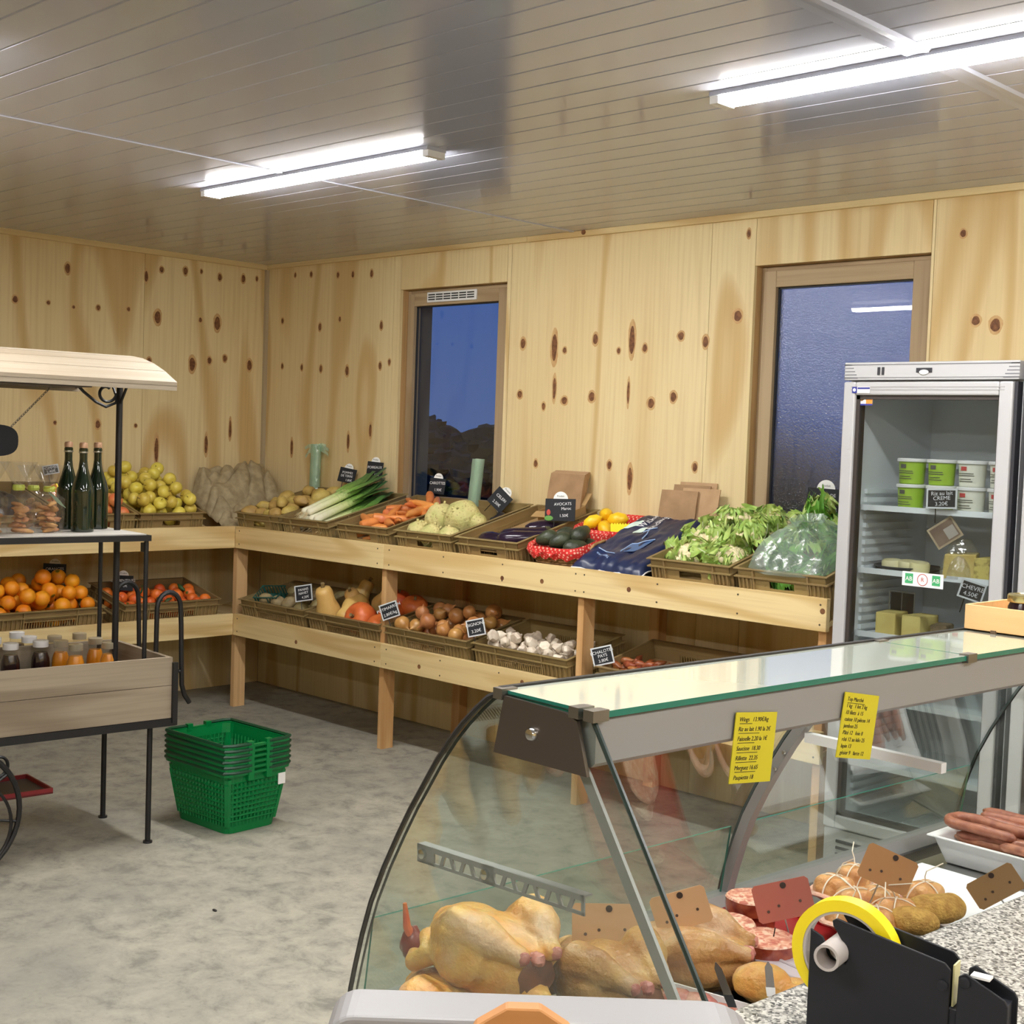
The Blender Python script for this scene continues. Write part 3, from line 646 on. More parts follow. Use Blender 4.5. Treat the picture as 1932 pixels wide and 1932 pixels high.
heap(pf, c_mis.matrix_world, (-.26, .29), (.02, .36), lin(.07, .08, .385), lambda x, y: .145+.05*math.sin(PI*y/.385), .042, 22, 'dull beige root vegetable in the dark corner crate', 'vegetable', 'roots in the corner crate', flat=.8, seed=11)

# squashes and pumpkins
BUT = fruit_mat('butternut_skin', srgb(226, 190, 116), srgb(214, 172, 98), .4, 1.5, .15, None, .1, 30)
STALK = mat('dry_stalk', srgb(150, 128, 84), .8, col2=srgb(110, 92, 58), scale=30)
def butternut(M, label, s=1.0):
    o = tag(MB().tube([(0, 0, -.10*s), (0, 0, -.093*s), (0, 0, -.07*s), (0, 0, -.03*s), (0, 0, .01*s), (0, 0, .05*s), (0, 0, .095*s), (0, 0, .115*s), (0, 0, .12*s)], [.012*s, .035*s, .056*s, .066*s, .058*s, .044*s, .042*s, .034*s, .012*s], 18).obj('butternut_squash', BUT, smooth=True, ang=3), label, 'squash', 'butternut squashes')
    o.matrix_world = M
    MB().tube([(0, 0, .118*s), (.002, 0, .128*s), (.006, 0, .142*s)], [.011*s, .008*s, .010*s], 8).obj('stalk', STALK, o, smooth=True); return o
PUM = fruit_mat('pumpkin_skin', srgb(222, 112, 58), srgb(204, 92, 48), .4, 1.5, .15, None, .15, 30)
def pumpkin(M, label, s=1.0):
    b = MB(); n = 36; prof = [(r*.078*s, z*.062*s) for r, z in ((.02, -.80), (.4, -.98), (.8, -.75), (1, -.1), (.92, .5), (.62, .92), (.3, .95), (.12, .78), (.01, .72))]
    b.lathe(prof, n)
    for i, v in enumerate(b.v):
        a = math.atan2(v.y, v.x); k = 1-.06*abs(math.cos(5*a))**4*0-.05*(1-abs(math.sin(5*a)))**2; b.v[i] = Vector((v.x*k, v.y*k, v.z))
    o = tag(b.obj('pumpkin', PUM, smooth=True, ang=3), label, 'pumpkin', 'orange pumpkins'); o.matrix_world = M
    MB().tube([(0, 0, .042*s), (.002, 0, .055*s), (.006, .002, .068*s)], [.012*s, .007*s, .009*s], 8).obj('stalk', STALK, o, smooth=True); return o
TS = c_squ.matrix_world
butternut(TS @ TR(-.225, .085, .165, 0, .15, .05), 'upright butternut squash at the left end of its crate', 1.12)
butternut(TS @ TR(-.10, .155, .165, .35, 1.75, .15), 'butternut squash lying with its base towards the front of the crate', 1.08)
butternut(TS @ TR(-.14, .22, .16, .3, .5, .0), 'paler butternut squash half hidden behind two others', .95)
butternut(TS @ TR(-.02, .30, .17, 1.2, .9, .1), 'dim butternut squash at the back of its crate', .9)
butternut(TS @ TR(-.23, .31, .17, 2.2, .6, .3), 'dim butternut squash in the back corner of its crate', .9)
pumpkin(TS @ TR(.045, .085, .150, 0, 1.05, 0), 'orange pumpkin with its navel facing the room', 1.14)
pumpkin(TS @ TR(.165, .20, .15, .4, .3, .1), 'orange pumpkin tucked behind the post side of the crate', .95)
pumpkin(TS @ TR(.205, .075, .125, 1, .5, .3), 'smaller orange pumpkin at the front right of its crate', .92)
pumpkin(TS @ TR(.10, .31, .19, 2, .2, .1), 'dark orange pumpkin at the back left of the pumpkins', .9)
pumpkin(TS @ TR(.235, .30, .17, 2, .25, -.1), 'dark orange pumpkin seen just right of the shelf post', .95)

# leeks
def leek_mat():
    m, nt, p = new_mat('leek'); p.inputs['Roughness'].default_value = .4
    tc = nt.nodes.new('ShaderNodeTexCoord'); sx = nd(nt, 'ShaderNodeSeparateXYZ', {0: tc.outputs['Object']})
    nz = nd(nt, 'ShaderNodeTexNoise', {'Vector': obj_coords(nt, (2, 60, 60)), 'Scale': 1.5})
    f = mathn(nt, 'ADD', mathn(nt, 'MULTIPLY', sx.outputs[1], 1.55), mathn(nt, 'MULTIPLY', mathn(nt, 'SUBTRACT', nz.outputs[0], .5), .2))
    nt.links.new(ramp(nt, f, [(.05, srgb(232, 228, 200)), (.30, srgb(206, 216, 150)), (.45, srgb(122, 164, 74)), (.68, srgb(62, 104, 58)), (.95, srgb(40, 72, 56))]), p.inputs['Base Color']); return m
LEEK = leek_mat(); ROOT = mat('root_fibres', srgb(206, 188, 146), .8)
def leek(M, label, s=1.0, seed=0):
    rr = random.Random(seed); b = MB()
    b.tube([(0, .0, 0), (0, .012, 0), (0, .06, 0), (0, .2, 0), (0, .31, .002), (0, .37, .004)], [.013*s, .021*s, .019*s, .020*s, .022*s, .014*s], 12)
    for k in range(7):
        side_ = (k-3)*.012; ln = rr.uniform(.17, .27); w = rr.uniform(.020, .030); lift = rr.uniform(-.02, .05)
        def fn(u, v, side_=side_, ln=ln, w=w, lift=lift):
            t = u; wid = w*(1-.55*t**4)*(.8+.4*min(1, 3*t))
            return (side_*(.5+1.8*t)+(v-.5)*2*wid, .25+ln*t, .008+lift*t*t+abs(v-.5)*.018*(1-t)+.004*math.sin(k+u*4))
        b.grid(fn, 8, 4)
    o = tag(b.obj('leek', LEEK, smooth=True, ang=2), label, 'leek', 'leeks in the crate'); o.matrix_world = M
    q = MB()
    for k in range(14):
        a = rr.uniform(0, 6.28); r = rr.uniform(.2, 1)*.018; q.tube([(r*.4*math.cos(a), .004, r*.4*math.sin(a)), (r*math.cos(a), -.012, r*math.sin(a)), (r*1.5*math.cos(a), -.03-rr.random()*.015, r*1.4*math.sin(a)-.006)], .0009, 4)
    o2 = q.obj('roots', ROOT, o); return o
TL = c_leek.matrix_world
for k, (x, y, z, rz, rx) in enumerate([(-.15, .045, .115, -.10, .04), (-.105, .03, .118, -.06, .03), (-.06, .045, .118, -.14, .04), (-.01, .05, .118, -.05, .05), (.04, .04, .117, -.02, .05), (-.13, .06, .150, -.18, .10), (-.085, .05, .154, -.10, .11), (-.035, .06, .152, -.16, .12), (.01, .06, .152, -.08, .13), (-.11, .075, .184, -.15, .16), (-.06, .07, .186, -.22, .17), (.11, .03, .117, .06, .05)]):
    leek(TL @ TR(x, y, z, rz, rx), 'leek of the %s layer in its crate, %s from the left' % (('bottom', 'bottom', 'bottom', 'bottom', 'bottom', 'middle', 'middle', 'middle', 'middle', 'top', 'top', 'bottom')[k], ('first', 'second', 'third', 'fourth', 'fifth', 'first', 'second', 'third', 'fourth', 'first', 'second', 'sixth')[k]), 1.0, k)

# carrots
CARR = fruit_mat('carrot_skin', srgb(224, 142, 74), srgb(202, 120, 58), .45, 1.5, .25, None, .35, 18)
pcs = []
for k in range(3):
    bx = (-.01, .012, .004)[k]; pcs.append(proto(MB().tube([(-.098, 0, 0), (-.092, 0, 0), (-.07, bx*.3, 0), (-.02, bx, 0), (.03, bx*.6, .002), (.075, 0, .004), (.105, -bx, .004)], [.005, .020, .024, .023, .020, .014, .004], 12), 'carrot', CARR))
heap(pcs, c_car.matrix_world, (-.13, .14), (.06, .50), lin(.07, .10, .565), lambda x, y: .20+.10*math.sin(min(1, y/.5)*PI*.8), .028, 60, 'orange carrot in the crate under the vented window', 'carrot', 'carrots', flat=.72, seed=21)
FILMW = film('clear_liner_bag', (.95, .95, .95), .25, (.85, .83, .85), .12)
tag(solidify(MB().grid(lambda u, v: (-.19+.38*u, .012+.10*v, .165+.012*mnoise.noise(Vector((u*7, v*4, 1)))-.05*v), 24, 8).obj('plastic_liner', FILMW, smooth=True, M=c_car.matrix_world.copy()), .0006), 'crumpled clear plastic at the front of the carrot crate', 'plastic sheet')

# celeriac
def celeriac_mat():
    m, nt, p = new_mat('celeriac_skin'); p.inputs['Roughness'].default_value = .7
    v = obj_coords(nt); a = nd(nt, 'ShaderNodeTexNoise', {'Vector': v, 'Scale': 12.0, 'Detail': 2.0}); b = nd(nt, 'ShaderNodeTexVoronoi', {'Vector': v, 'Scale': 70.0})
    c = ramp(nt, a.outputs[0], [(.38, srgb(204, 192, 132)), (.62, srgb(180, 178, 112))])
    c = mixc(nt, mathn(nt, 'MULTIPLY', mathn(nt, 'SUBTRACT', .34, b.outputs[0], True), 3.0, True), c, srgb(134, 104, 60))
    nt.links.new(c, p.inputs['Base Color'])
    bp = nd(nt, 'ShaderNodeBump', {'Strength': .5, 'Distance': .006, 'Height': b.outputs[0]}); nt.links.new(bp.outputs[0], p.inputs['Normal']); return m
CELM = celeriac_mat()
def celeriac(M, label, r, seed):
    rr = random.Random(seed); b = MB().ball((0, 0, 0), (r, r*.92, r*.9), 28, 20, bump=.10, bs=1.6, seed=seed)
    for i, v in enumerate(b.v):
        n = mnoise.noise(v*(22/(r/.08))*.8+Vector((seed, 0, 0))); low = max(0, -v.z/r-.2)
        b.v[i] = v*(1+.035*n+.09*low*mnoise.noise(v*45))
    for k in range(7):
        a = rr.uniform(0, 6.28); q = rr.uniform(.1, .4)*r
        b.tube([(q*math.cos(a), q*math.sin(a), r*.75), (q*1.3*math.cos(a), q*1.3*math.sin(a), r*.98)], [.008, .005], 6)
    o = tag(b.obj('celeriac', CELM, smooth=True, ang=2), label, 'celeriac'); o.matrix_world = M
    q = MB()
    for k in range(10):
        a = rr.uniform(0, 6.28); s = rr.uniform(.4, .75)*r; p0 = Vector((s*math.cos(a), s*math.sin(a), -r*.62)); q.tube([p0, p0*1.12, p0*1.2+Vector((0, 0, -.012))], .0022, 5)
    q.obj('roots', ROOT, o); return o
TC = c_cel.matrix_world
for x, y, z, rz, rx, r, lb in [(.055, .225, .185, 0, .9, .102, 'largest celeriac, brown and knobbly on its right side'), (-.075, .20, .185, 1, -.3, .084, 'tall celeriac left of the largest one'), (-.13, .085, .145, 2, .6, .062, 'small celeriac at the front left of its crate'), (-.02, .07, .135, 3, 1.0, .064, 'small celeriac in the front middle of its crate'), (.105, .075, .135, 4, .4, .060, 'small celeriac at the front right of its crate'), (.150, .235, .17, 5, -.2, .050, 'celeriac with hairy top against the right side of its crate'),
                              (-.09, .38, .09, 5, .2, .075, 'celeriac behind the others, mostly hidden')]:
    celeriac(TC @ TR(x, y, z, rz, rx), lb, r, rz*1.7+x)
BLACKBAG = mat('black_plastic', srgb(30, 27, 34), .3, bump=.5, bscale=14)
def blob(fn, name, m, label, cat, M, nu=26, nv=20):
    o = tag(MB().grid(fn, nu, nv).obj(name, m, smooth=True, ang=3), label, cat); o.matrix_world = M; return o
blob(lambda u, v: (.02+.16*u, .34+.2*v, .055+.10*math.sin(PI*u)**.5*math.sin(PI*v)**.5+.02*mnoise.noise(Vector((u*6, v*6, 2)))), 'dark_vegetables_bag', BLACKBAG, 'crumpled black bag at the back of the celeriac crate', 'bag', TC.copy())
blob(lambda u, v: (-.18+.34*u, .16+.36*v, .055+.15*math.sin(PI*u)**.5*math.sin(PI*v)**.5+.03*mnoise.noise(Vector((u*6, v*6, 5)))), 'dark_bag', BLACKBAG, 'dark bag in the crate left of the blushing apples', 'bag', c_blk.matrix_world.copy())

# aubergines
AUB = fruit_mat('aubergine_skin', srgb(34, 24, 38), srgb(46, 30, 50), .16, 1, .1, None, .05, 10)
AUBC = mat('aubergine_calyx', srgb(72, 70, 44), .7)
def aubergine(M, label, s=1.0, bend=.02):
    ys = [-.13, -.122, -.10, -.05, 0, .05, .09, .112]; rs = [.006, .026, .037, .041, .036, .028, .022, .016]
    o = tag(MB().tube([(bend*(1-(y/.12)**2), y*s, 0) for y in ys], [r*s for r in rs], 14).obj('aubergine', AUB, smooth=True, ang=3), label, 'aubergine', 'aubergines'); o.matrix_world = M
    b = MB().tube([(bend*.2, .095*s, 0), (0, .115*s, 0), (0, .125*s, 0), (-.002, .152*s, .004)], [.023*s, .019*s, .007*s, .006*s], 8); b.obj('calyx', AUBC, o, smooth=True); return o
TA = c_aub.matrix_world
for x, y, z, rz, lb in [(.02, .085, .150, -1.45, 'aubergine lying across the front of its crate'), (.07, .19, .152, -.75, 'aubergine lying slanted in the middle of its crate'), (.10, .33, .155, -.5, 'aubergine at the back right of its crate'), (.13, .12, .16, -.9, 'aubergine against the avocado basket')]:
    aubergine(TA @ TR(x, y, z, rz), lb, 1.0)

# wicker baskets with a red dotted lining
WICK = mat('wicker', srgb(176, 138, 88), .6, col2=srgb(136, 98, 56), scale=30)
def dots():
    m, nt, p = new_mat('red_dotted_cloth'); p.inputs['Roughness'].default_value = .8
    tc = nt.nodes.new('ShaderNodeTexCoord'); mp = nd(nt, 'ShaderNodeMapping', {'Vector': tc.outputs['Object']}); mp.inputs['Scale'].default_value = (70, 70, 70); mp.inputs['Rotation'].default_value = (.6, .6, .785)
    fr = nd(nt, 'ShaderNodeVectorMath', {0: mp.outputs[0]}, operation='FRACTION'); sb = nd(nt, 'ShaderNodeVectorMath', {0: fr.outputs[0], 1: (.5, .5, .5)}, operation='DISTANCE')
    f = mathn(nt, 'LESS_THAN', sb.outputs['Value'], .36)
    nt.links.new(mixc(nt, f, srgb(206, 42, 38), srgb(232, 170, 150)), p.inputs['Base Color']); return m
DOTS = dots()
def basket(M, label, W, D, Hh, taper=.035):
    t = thing('wicker_basket', label, 'basket', M, 'lined wicker baskets')
    def loop(z, k=0.0, amp=0.0, ph=0, n=56, out=0.0):
        e = taper*(1-z/Hh); w, d = W/2-e+out, D/2-e+out; pts = []
        for i in range(n):
            a = 2*PI*i/n; c, s = math.cos(a), math.sin(a); q = 1/(abs(c)**5+abs(s)**5)**.2
            o = amp*math.cos(i*PI+ph); pts.append((c*q*(w+o), D/2+s*q*(d+o), z))
        return pts
    b = MB(); rows = 10
    for k in range(rows): b.tube(loop(.008+k*(Hh-.02)/rows, amp=.0032, ph=k*PI), .0062, 5, closed=True)
    b.obj('wicker_strands', WICK, t, smooth=True)['kind'] = 'stuff'
    st = MB()
    for p, q in list(zip(loop(.002), loop(Hh)))[::2]: st.tube([p, q], .003, 5)
    st.obj('wicker_stakes', WICK, t)['kind'] = 'stuff'
    MB().box((-W/2+taper, taper, 0), (W/2-taper, D-taper, .006)).obj('base', WICK, t)
    MB().tube(loop(Hh+.004), .0085, 6, closed=True).obj('rim', WICK, t, smooth=True)
    n = 56; L0 = loop(Hh*.35, out=-.012); L1 = loop(Hh+.008, out=-.010); L2 = loop(Hh+.018, out=.004); L3 = loop(Hh-.004, out=.018); L4 = [(p[0]*1.01, p[1], p[2]-.008*math.sin(i*1.9)) for i, p in enumerate(loop(Hh-.035, out=.016))]
    vs = L0+L1+L2+L3+L4; fs = [(j*n+i, j*n+(i+1) % n, (j+1)*n+(i+1) % n, (j+1)*n+i) for j in range(4) for i in range(n)]+[tuple(range(n-1, -1, -1))]
    MB().add(vs, fs).obj('cloth_lining', DOTS, t, smooth=True)
    for sx in (-1, 1): MB().tube([(sx*(W/2+.012), D*.5-.05, Hh-.01), (sx*(W/2+.03), D*.5-.035, Hh+.012), (sx*(W/2+.03), D*.5+.035, Hh+.012), (sx*(W/2+.012), D*.5+.05, Hh-.01)], .007, 6).obj('handle', WICK, t, smooth=True)
    k = MB()
    for x in (-W*.28, .0): k.tube([(x, -.018, Hh-.0), (x+.03, -.026, Hh-.01), (x+.06, -.02, Hh+.0)], .006, 6); k.ball((x+.03, -.026, Hh-.012), .011, 8, 6)
    k.obj('bow', DOTS, t, smooth=True); return t
b1 = basket(MU(3.02) @ TR(0, .01, .0), 'front wicker basket of avocados with a red dotted lining', .30, .27, .150)
b2 = basket(MU(3.06) @ TR(0, .30, .0), 'rear wicker basket of lemons against the wall', .33, .25, .150)
AVO = fruit_mat('avocado_skin', srgb(58, 66, 44), srgb(40, 46, 34), .4, 2, .2, None, .5, 60)
pav = [proto(MB().tube([(-.055, 0, 0), (-.05, 0, 0), (-.035, 0, 0), (-.01, 0, 0), (.02, 0, 0), (.045, 0, 0), (.055, 0, 0)], [.006, .020, .033, .039, .031, .020, .006], 14), 'avocado', AVO)]
heap(pav, b1.matrix_world, (-.135, .135), (.02, .25), lambda x, y: .055, lambda x, y: .20, .042, 13, 'dark green avocado in the front wicker basket', 'avocado', 'avocados', flat=.85, seed=31)
LEM = fruit_mat('lemon_peel', srgb(246, 204, 38), srgb(240, 190, 30), .35, 2, .1, None, .2, 120)
pl = [proto(MB().tube([(-.05, 0, 0), (-.046, 0, 0), (-.035, 0, 0), (0, 0, 0), (.035, 0, 0), (.046, 0, 0), (.052, 0, 0)], [.003, .008, .024, .034, .024, .008, .003], 14), 'lemon', LEM)]
heap(pl, b2.matrix_world, (-.14, .02), (.03, .22), lambda x, y: .055, lambda x, y: .20, .037, 8, 'yellow lemon in the rear wicker basket', 'lemon', 'lemons', flat=.9, seed=32)
YEL = mat('bright_yellow_card', srgb(244, 236, 40), .5)
tag(MB().prism([(-.05, 0), (.05, 0)]+[(.05-.1*k/14, .062+(.008 if k % 2 else 0)) for k in range(15)], -.001, .001, 'Y').obj('price_flag', YEL, M=b2.matrix_world @ TR(.085, .05, .12, .2, -.3)), 'bright yellow zigzag-edged card standing beside the lemons', 'card')

# sack of endives lying on the upper tier
SACK = mat('navy_sack_plastic', srgb(20, 30, 62), .34, col2=srgb(26, 40, 78), scale=5)
PALEB = mat('print_pale_green', srgb(206, 226, 218), .5); MIDB = mat('print_mid_blue', srgb(58, 96, 146), .4); LIGHTB = mat('print_light_blue', srgb(150, 176, 214), .5)
WS, DS = .40, .56
def sack_top(u, v):
    e = (min(1, u/.10)*min(1, (1-u)/.10)*min(1, v/.10)*min(1, (1-v)/.12)); e = max(0, e)**.45
    h = .088+.040*e+.085*v*(.45+.55*e)+.012*mnoise.noise(Vector((u*5, v*5, 0)))+.007*mnoise.noise(Vector((u*14, v*11, 3)))
    return (-WS/2+WS*u-.02*(1-v), -.012+.010*math.sin(u*5)+(DS-.03)*v, h)
TB = MU(3.375)
ts = thing('endive_sack', 'dark blue printed plastic sack of endives lying beside the cauliflower crate', 'sack', TB)
MB().grid(sack_top, 44, 44).obj('sack_film', SACK, ts, smooth=True, ang=3)
MB().grid(lambda u, v: (-WS/2+.03+(WS-.06)*u, .012+(DS-.03)*v, .004+(.0 if 0 < u < 1 and 0 < v < 1 else .08)), 6, 6).obj('underside', SACK, ts, smooth=True)
edge = [sack_top(k/30, 0) for k in range(31)]+[sack_top(1, k/30) for k in range(1, 31)]
MB().tube([(p[0], p[1]-.001, p[2]+.001) for p in edge], .0032, 5).obj('white_seam', WHITE, ts)
MB().tube([(p[0]-.001, p[1], p[2]+.001) for p in [sack_top(0, k/30) for k in range(31)]], .0030, 5).obj('white_seam', WHITE, ts)
def on_sack(pts, dz=.0025): return [tuple(Vector(sack_top(u, v))+Vector((0, -.001, dz))) for u, v in pts]
def sack_patch(name, cu, cv, ru, rv, m, rot=0.0):
    n = 20; pts = []
    for k in range(n): a = 2*PI*k/n; x, y = math.cos(a)*ru, math.sin(a)*rv; pts.append((cu+x*math.cos(rot)-y*math.sin(rot), cv+x*math.sin(rot)+y*math.cos(rot)))
    b = MB(); c = on_sack([(cu, cv)]+[(cu+(p[0]-cu)*.5, cv+(p[1]-cv)*.5) for p in pts]+pts); 
    b.add(c, [(0, 1+k, 1+(k+1) % n) for k in range(n)]+[(1+k, 1+n+k, 1+n+(k+1) % n, 1+(k+1) % n) for k in range(n)]); b.obj(name, m, ts)
sack_patch('printed_endive', .16, .68, .10, .045, PALEB, .9); sack_patch('printed_endive', .33, .60, .075, .05, PALEB, 1.2)
b = MB(); q = [(.46, .37), (.70, .47), (.69, .33), (.66, .24), (.54, .20), (.49, .27)]; b.add(on_sack([(.58, .33)]+q), [(0, 1+k, 1+(k+1) % 6) for k in range(6)]); b.obj('printed_pot', MIDB, ts)
for pts in ([(.46, .38), (.54, .385), (.62, .42), (.70, .48)], [(.40, .58), (.46, .62), (.50, .68)], [(.46, .61), (.50, .54), (.52, .46)], [(.168, .22), (.30, .19), (.466, .153)], [(.46, .37), (.48, .27), (.50, .20)]):
    MB().tube(on_sack(pts), .0028, 5).obj('printed_line', LIGHTB, ts)
def sack_text(body, u0, v0, su, sv, du, dv, m):
    cu = bpy.data.curves.new('t', 'FONT'); cu.body = body; cu.size = 1; cu.resolution_u = 2; o = bpy.data.objects.new('t', cu); COL.objects.link(o)
    me = bpy.data.meshes.new_from_object(o.evaluated_get(bpy.context.evaluated_depsgraph_get())); bpy.data.objects.remove(o)
    bm = bmesh.new(); bm.from_mesh(me); bmesh.ops.triangulate(bm, faces=bm.faces)
    for v in bm.verts:
        x, y = v.co.x, v.co.y; p = Vector(sack_top(min(.97, u0+du[0]*x*su+dv[0]*y*sv), min(.97, v0+du[1]*x*su+dv[1]*y*sv))); v.co = p+Vector((0, -.001, .0035))
    bm.to_mesh(me); bm.free(); me.name = 'lettering'; me.materials.append(m); o = bpy.data.objects.new('lettering', me); COL.objects.link(o); o.parent = ts
sack_text('Witloof', .30, .66, .085, .13, (.05, 1), (-1, .05), CHALK); sack_text('Endives', .47, .62, .095, .14, (.05, 1), (-1, .05), CHALK)
sack_text('www.endives', .20, .15, .045, .04, (1, -.3), (.3, 1), LIGHTB)

# ---------------------------------------------------------------- leaves, cauliflowers, salad
def leaf_mat(name, c1, c2, vein):
    m, nt, p = new_mat(name); p.inputs['Roughness'].default_value = .45
    v = obj_coords(nt); a = nd(nt, 'ShaderNodeTexNoise', {'Vector': v, 'Scale': 14.0, 'Detail': 2.0})
    c = ramp(nt, a.outputs[0], [(.35, c1), (.65, c2)])
    tc = nt.nodes.new('ShaderNodeTexCoord'); sx = nd(nt, 'ShaderNodeSeparateXYZ', {0: tc.outputs['UV']})
    nt.links.new(c, p.inputs['Base Color']); p.inputs['Subsurface Weight'].default_value = .15; p.inputs['Subsurface Scale'].default_value = .02
    b = nd(nt, 'ShaderNodeBump', {'Strength': .6, 'Distance': .004, 'Height': nd(nt, 'ShaderNodeTexNoise', {'Vector': v, 'Scale': 55.0}).outputs[0]}); nt.links.new(b.outputs[0], p.inputs['Normal']); return m
LG = leaf_mat('cauliflower_leaf', srgb(196, 214, 128), srgb(158, 192, 92), None)
LG2 = leaf_mat('lettuce_leaf', srgb(120, 176, 60), srgb(84, 148, 44), None)
LG3 = leaf_mat('lettuce_leaf_dark', srgb(86, 150, 52), srgb(58, 118, 38), None)
RIBM = mat('leaf_rib', srgb(226, 232, 196), .45)
CURD = mat('cauliflower_curd', srgb(238, 224, 184), .7, bump=.6, bscale=70)
def leaf_fn(L, Wd, curl, ruf, cup, seed):
    def fn(u, v):
        s = (v-.5)*2; t = u; wid = Wd*math.sin(PI*min(.95, .10+.84*t))**.42
        ang = curl*t; r = L/max(.05, curl); x = r*math.sin(ang) if curl > .05 else L*t; z = r*(1-math.cos(ang)) if curl > .05 else 0
        rf = ruf*mnoise.noise(Vector((t*8+seed, s*4.5, seed*1.3)))*(abs(s)**1.3)*(.3+t)
        return (x, s*wid*(1-.12*abs(s)), z+cup*s*s*wid*.9+rf)
    return fn
def head(name, label, cat, M, n, L, Wd, lm, core, seed, group=None, ruf=.05, spread=(.15, 1.1)):
    rr = random.Random(seed); t = thing(name, label, cat, M, group)
    if core:
        b = MB(); r = core*1.05
        for k in range(46):
            a = 2.4*k; q = math.sqrt(k/46); zz = r*.75*math.sqrt(max(0, 1-q*q*.85)); b.ball((r*q*math.cos(a), r*q*math.sin(a), zz*.8+.015), (r*.24, r*.24, r*.22), 9, 6, bump=.25, bs=4, seed=k)
        b.ball((0, 0, r*.2), (r*.95, r*.95, r*.5), 14, 8); b.obj('curd', CURD, t, smooth=True)
    for k in range(n):
        q = k/(n-1); tilt = spread[0]+(spread[1]-spread[0])*q; a = k*2.4+rr.uniform(-.3, .3); s = (.72+.4*q)*rr.uniform(.9, 1.1)
        base = Matrix.Rotation(a, 4, 'Z') @ Matrix.Translation(((core or .012)*(.55+.3*q), 0, -.01)) @ Matrix.Rotation(-(PI/2-tilt), 4, 'Y')
        curl = rr.uniform(.7, 1.6) if not core else rr.uniform(.2, 1.3)
        lf = MB().grid(leaf_fn(L*s, Wd*s, curl, ruf, .35, rr.random()*9), 14, 12)
        o = lf.obj('leaf', lm if not isinstance(lm, list) else lm[k % len(lm)], t, smooth=True, M=base @ (Matrix.Scale(-1, 4, (0, 0, 1)) if q > .75 else Matrix.Identity(4)), ang=3)
        f = leaf_fn(L*s, Wd*s, curl, 0, .35, 0); rb = MB().tube([f(u/8*.8, .5) for u in range(9)], [.0065*s*(1-.09*u) for u in range(9)], 6, flat=.6)
        rb.obj('rib', RIBM, o, smooth=True)
    return t
TCF = c_cau.matrix_world
for k, (x, y, z, rx, ry, lb) in enumerate([(-.095, .165, .13, .45, 0, 'cauliflower with its cream curd showing at the front left of the crate'), (.09, .155, .125, .45, .15, 'leafy cauliflower at the front right of its crate'), (-.09, .30, .16, .1, -.15, 'cauliflower with curled leaves in the middle of its crate'), (.09, .30, .17, .35, .1, 'pale cauliflower on top, leaning on the salad crate'), (-.08, .46, .18, 0, -.2, 'cauliflower at the back beside the paper bags'), (.10, .46, .18, .2, .1, 'cauliflower at the back near the second window')]):
    head('cauliflower', lb, 'cauliflower', TCF @ TR(x, y, z, k*1.3, rx, ry), 15, .110, .046, LG, .066, 40+k, 'cauliflowers', .07, (.55, 1.15) if k in (0, 1, 3) else (.05, .85))
TSA = c_sal.matrix_world
for k, (x, y, z, rx, lb) in enumerate([(-.09, .165, .135, .4, 'leafy green salad head at the front left under the bag'), (.09, .165, .125, .4, 'dark green curly salad head at the front right under the bag'), (-.09, .30, .19, .2, 'pale green salad head in the middle of the salad crate'), (.10, .30, .18, .3, 'curly salad head against the fridge side of its crate'), (-.10, .46, .25, .1, 'tallest salad head rising in front of the second window'), (.09, .46, .15, .1, 'salad head below the sign of the salad crate')]):
    head('lettuce', lb, 'salad', TSA @ TR(x, y, z, k*1.7, rx, 0), 24, .098, .044, [LG2, LG3] if k in (1, 3, 0) else [LG, LG2], None, 60+k, 'salad heads', .10, (.45, 1.2) if k > 3 else (.1, 1.15))
GREENFILM = film('pale_green_bag_film', (.90, .97, .93), .30, (.72, .88, .79), .08, .22, 1.0, 14)
def bag_fn(u, v):
    a = 2*PI*u; w, d = .205, .215; c, s = math.cos(a), math.sin(a); q = 1/(abs(c)**3+abs(s)**3)**(1/3)
    t = v; k = (1-.80*t**1.5); z = .165+.17*t+.035*t*math.sin(a*5+1)*(1-t)
    if t > .8: k = .2+.55*(t-.8)
    fold = 1+.10*math.sin(a*8+4*t)*t*(1-.3*t)+.04*math.sin(a*17+1)*t+.07*mnoise.noise(Vector((c*3, s*3, t*4)))
    return (.0+c*q*w*k*fold+.02*t, .195+s*q*d*k*fold, z)
o = MB().grid(bag_fn, 72, 22).obj('produce_bag', GREENFILM, smooth=True, ang=3, M=TSA.copy()); tag(o, 'thin pale green plastic bag knotted over the salad', 'bag')

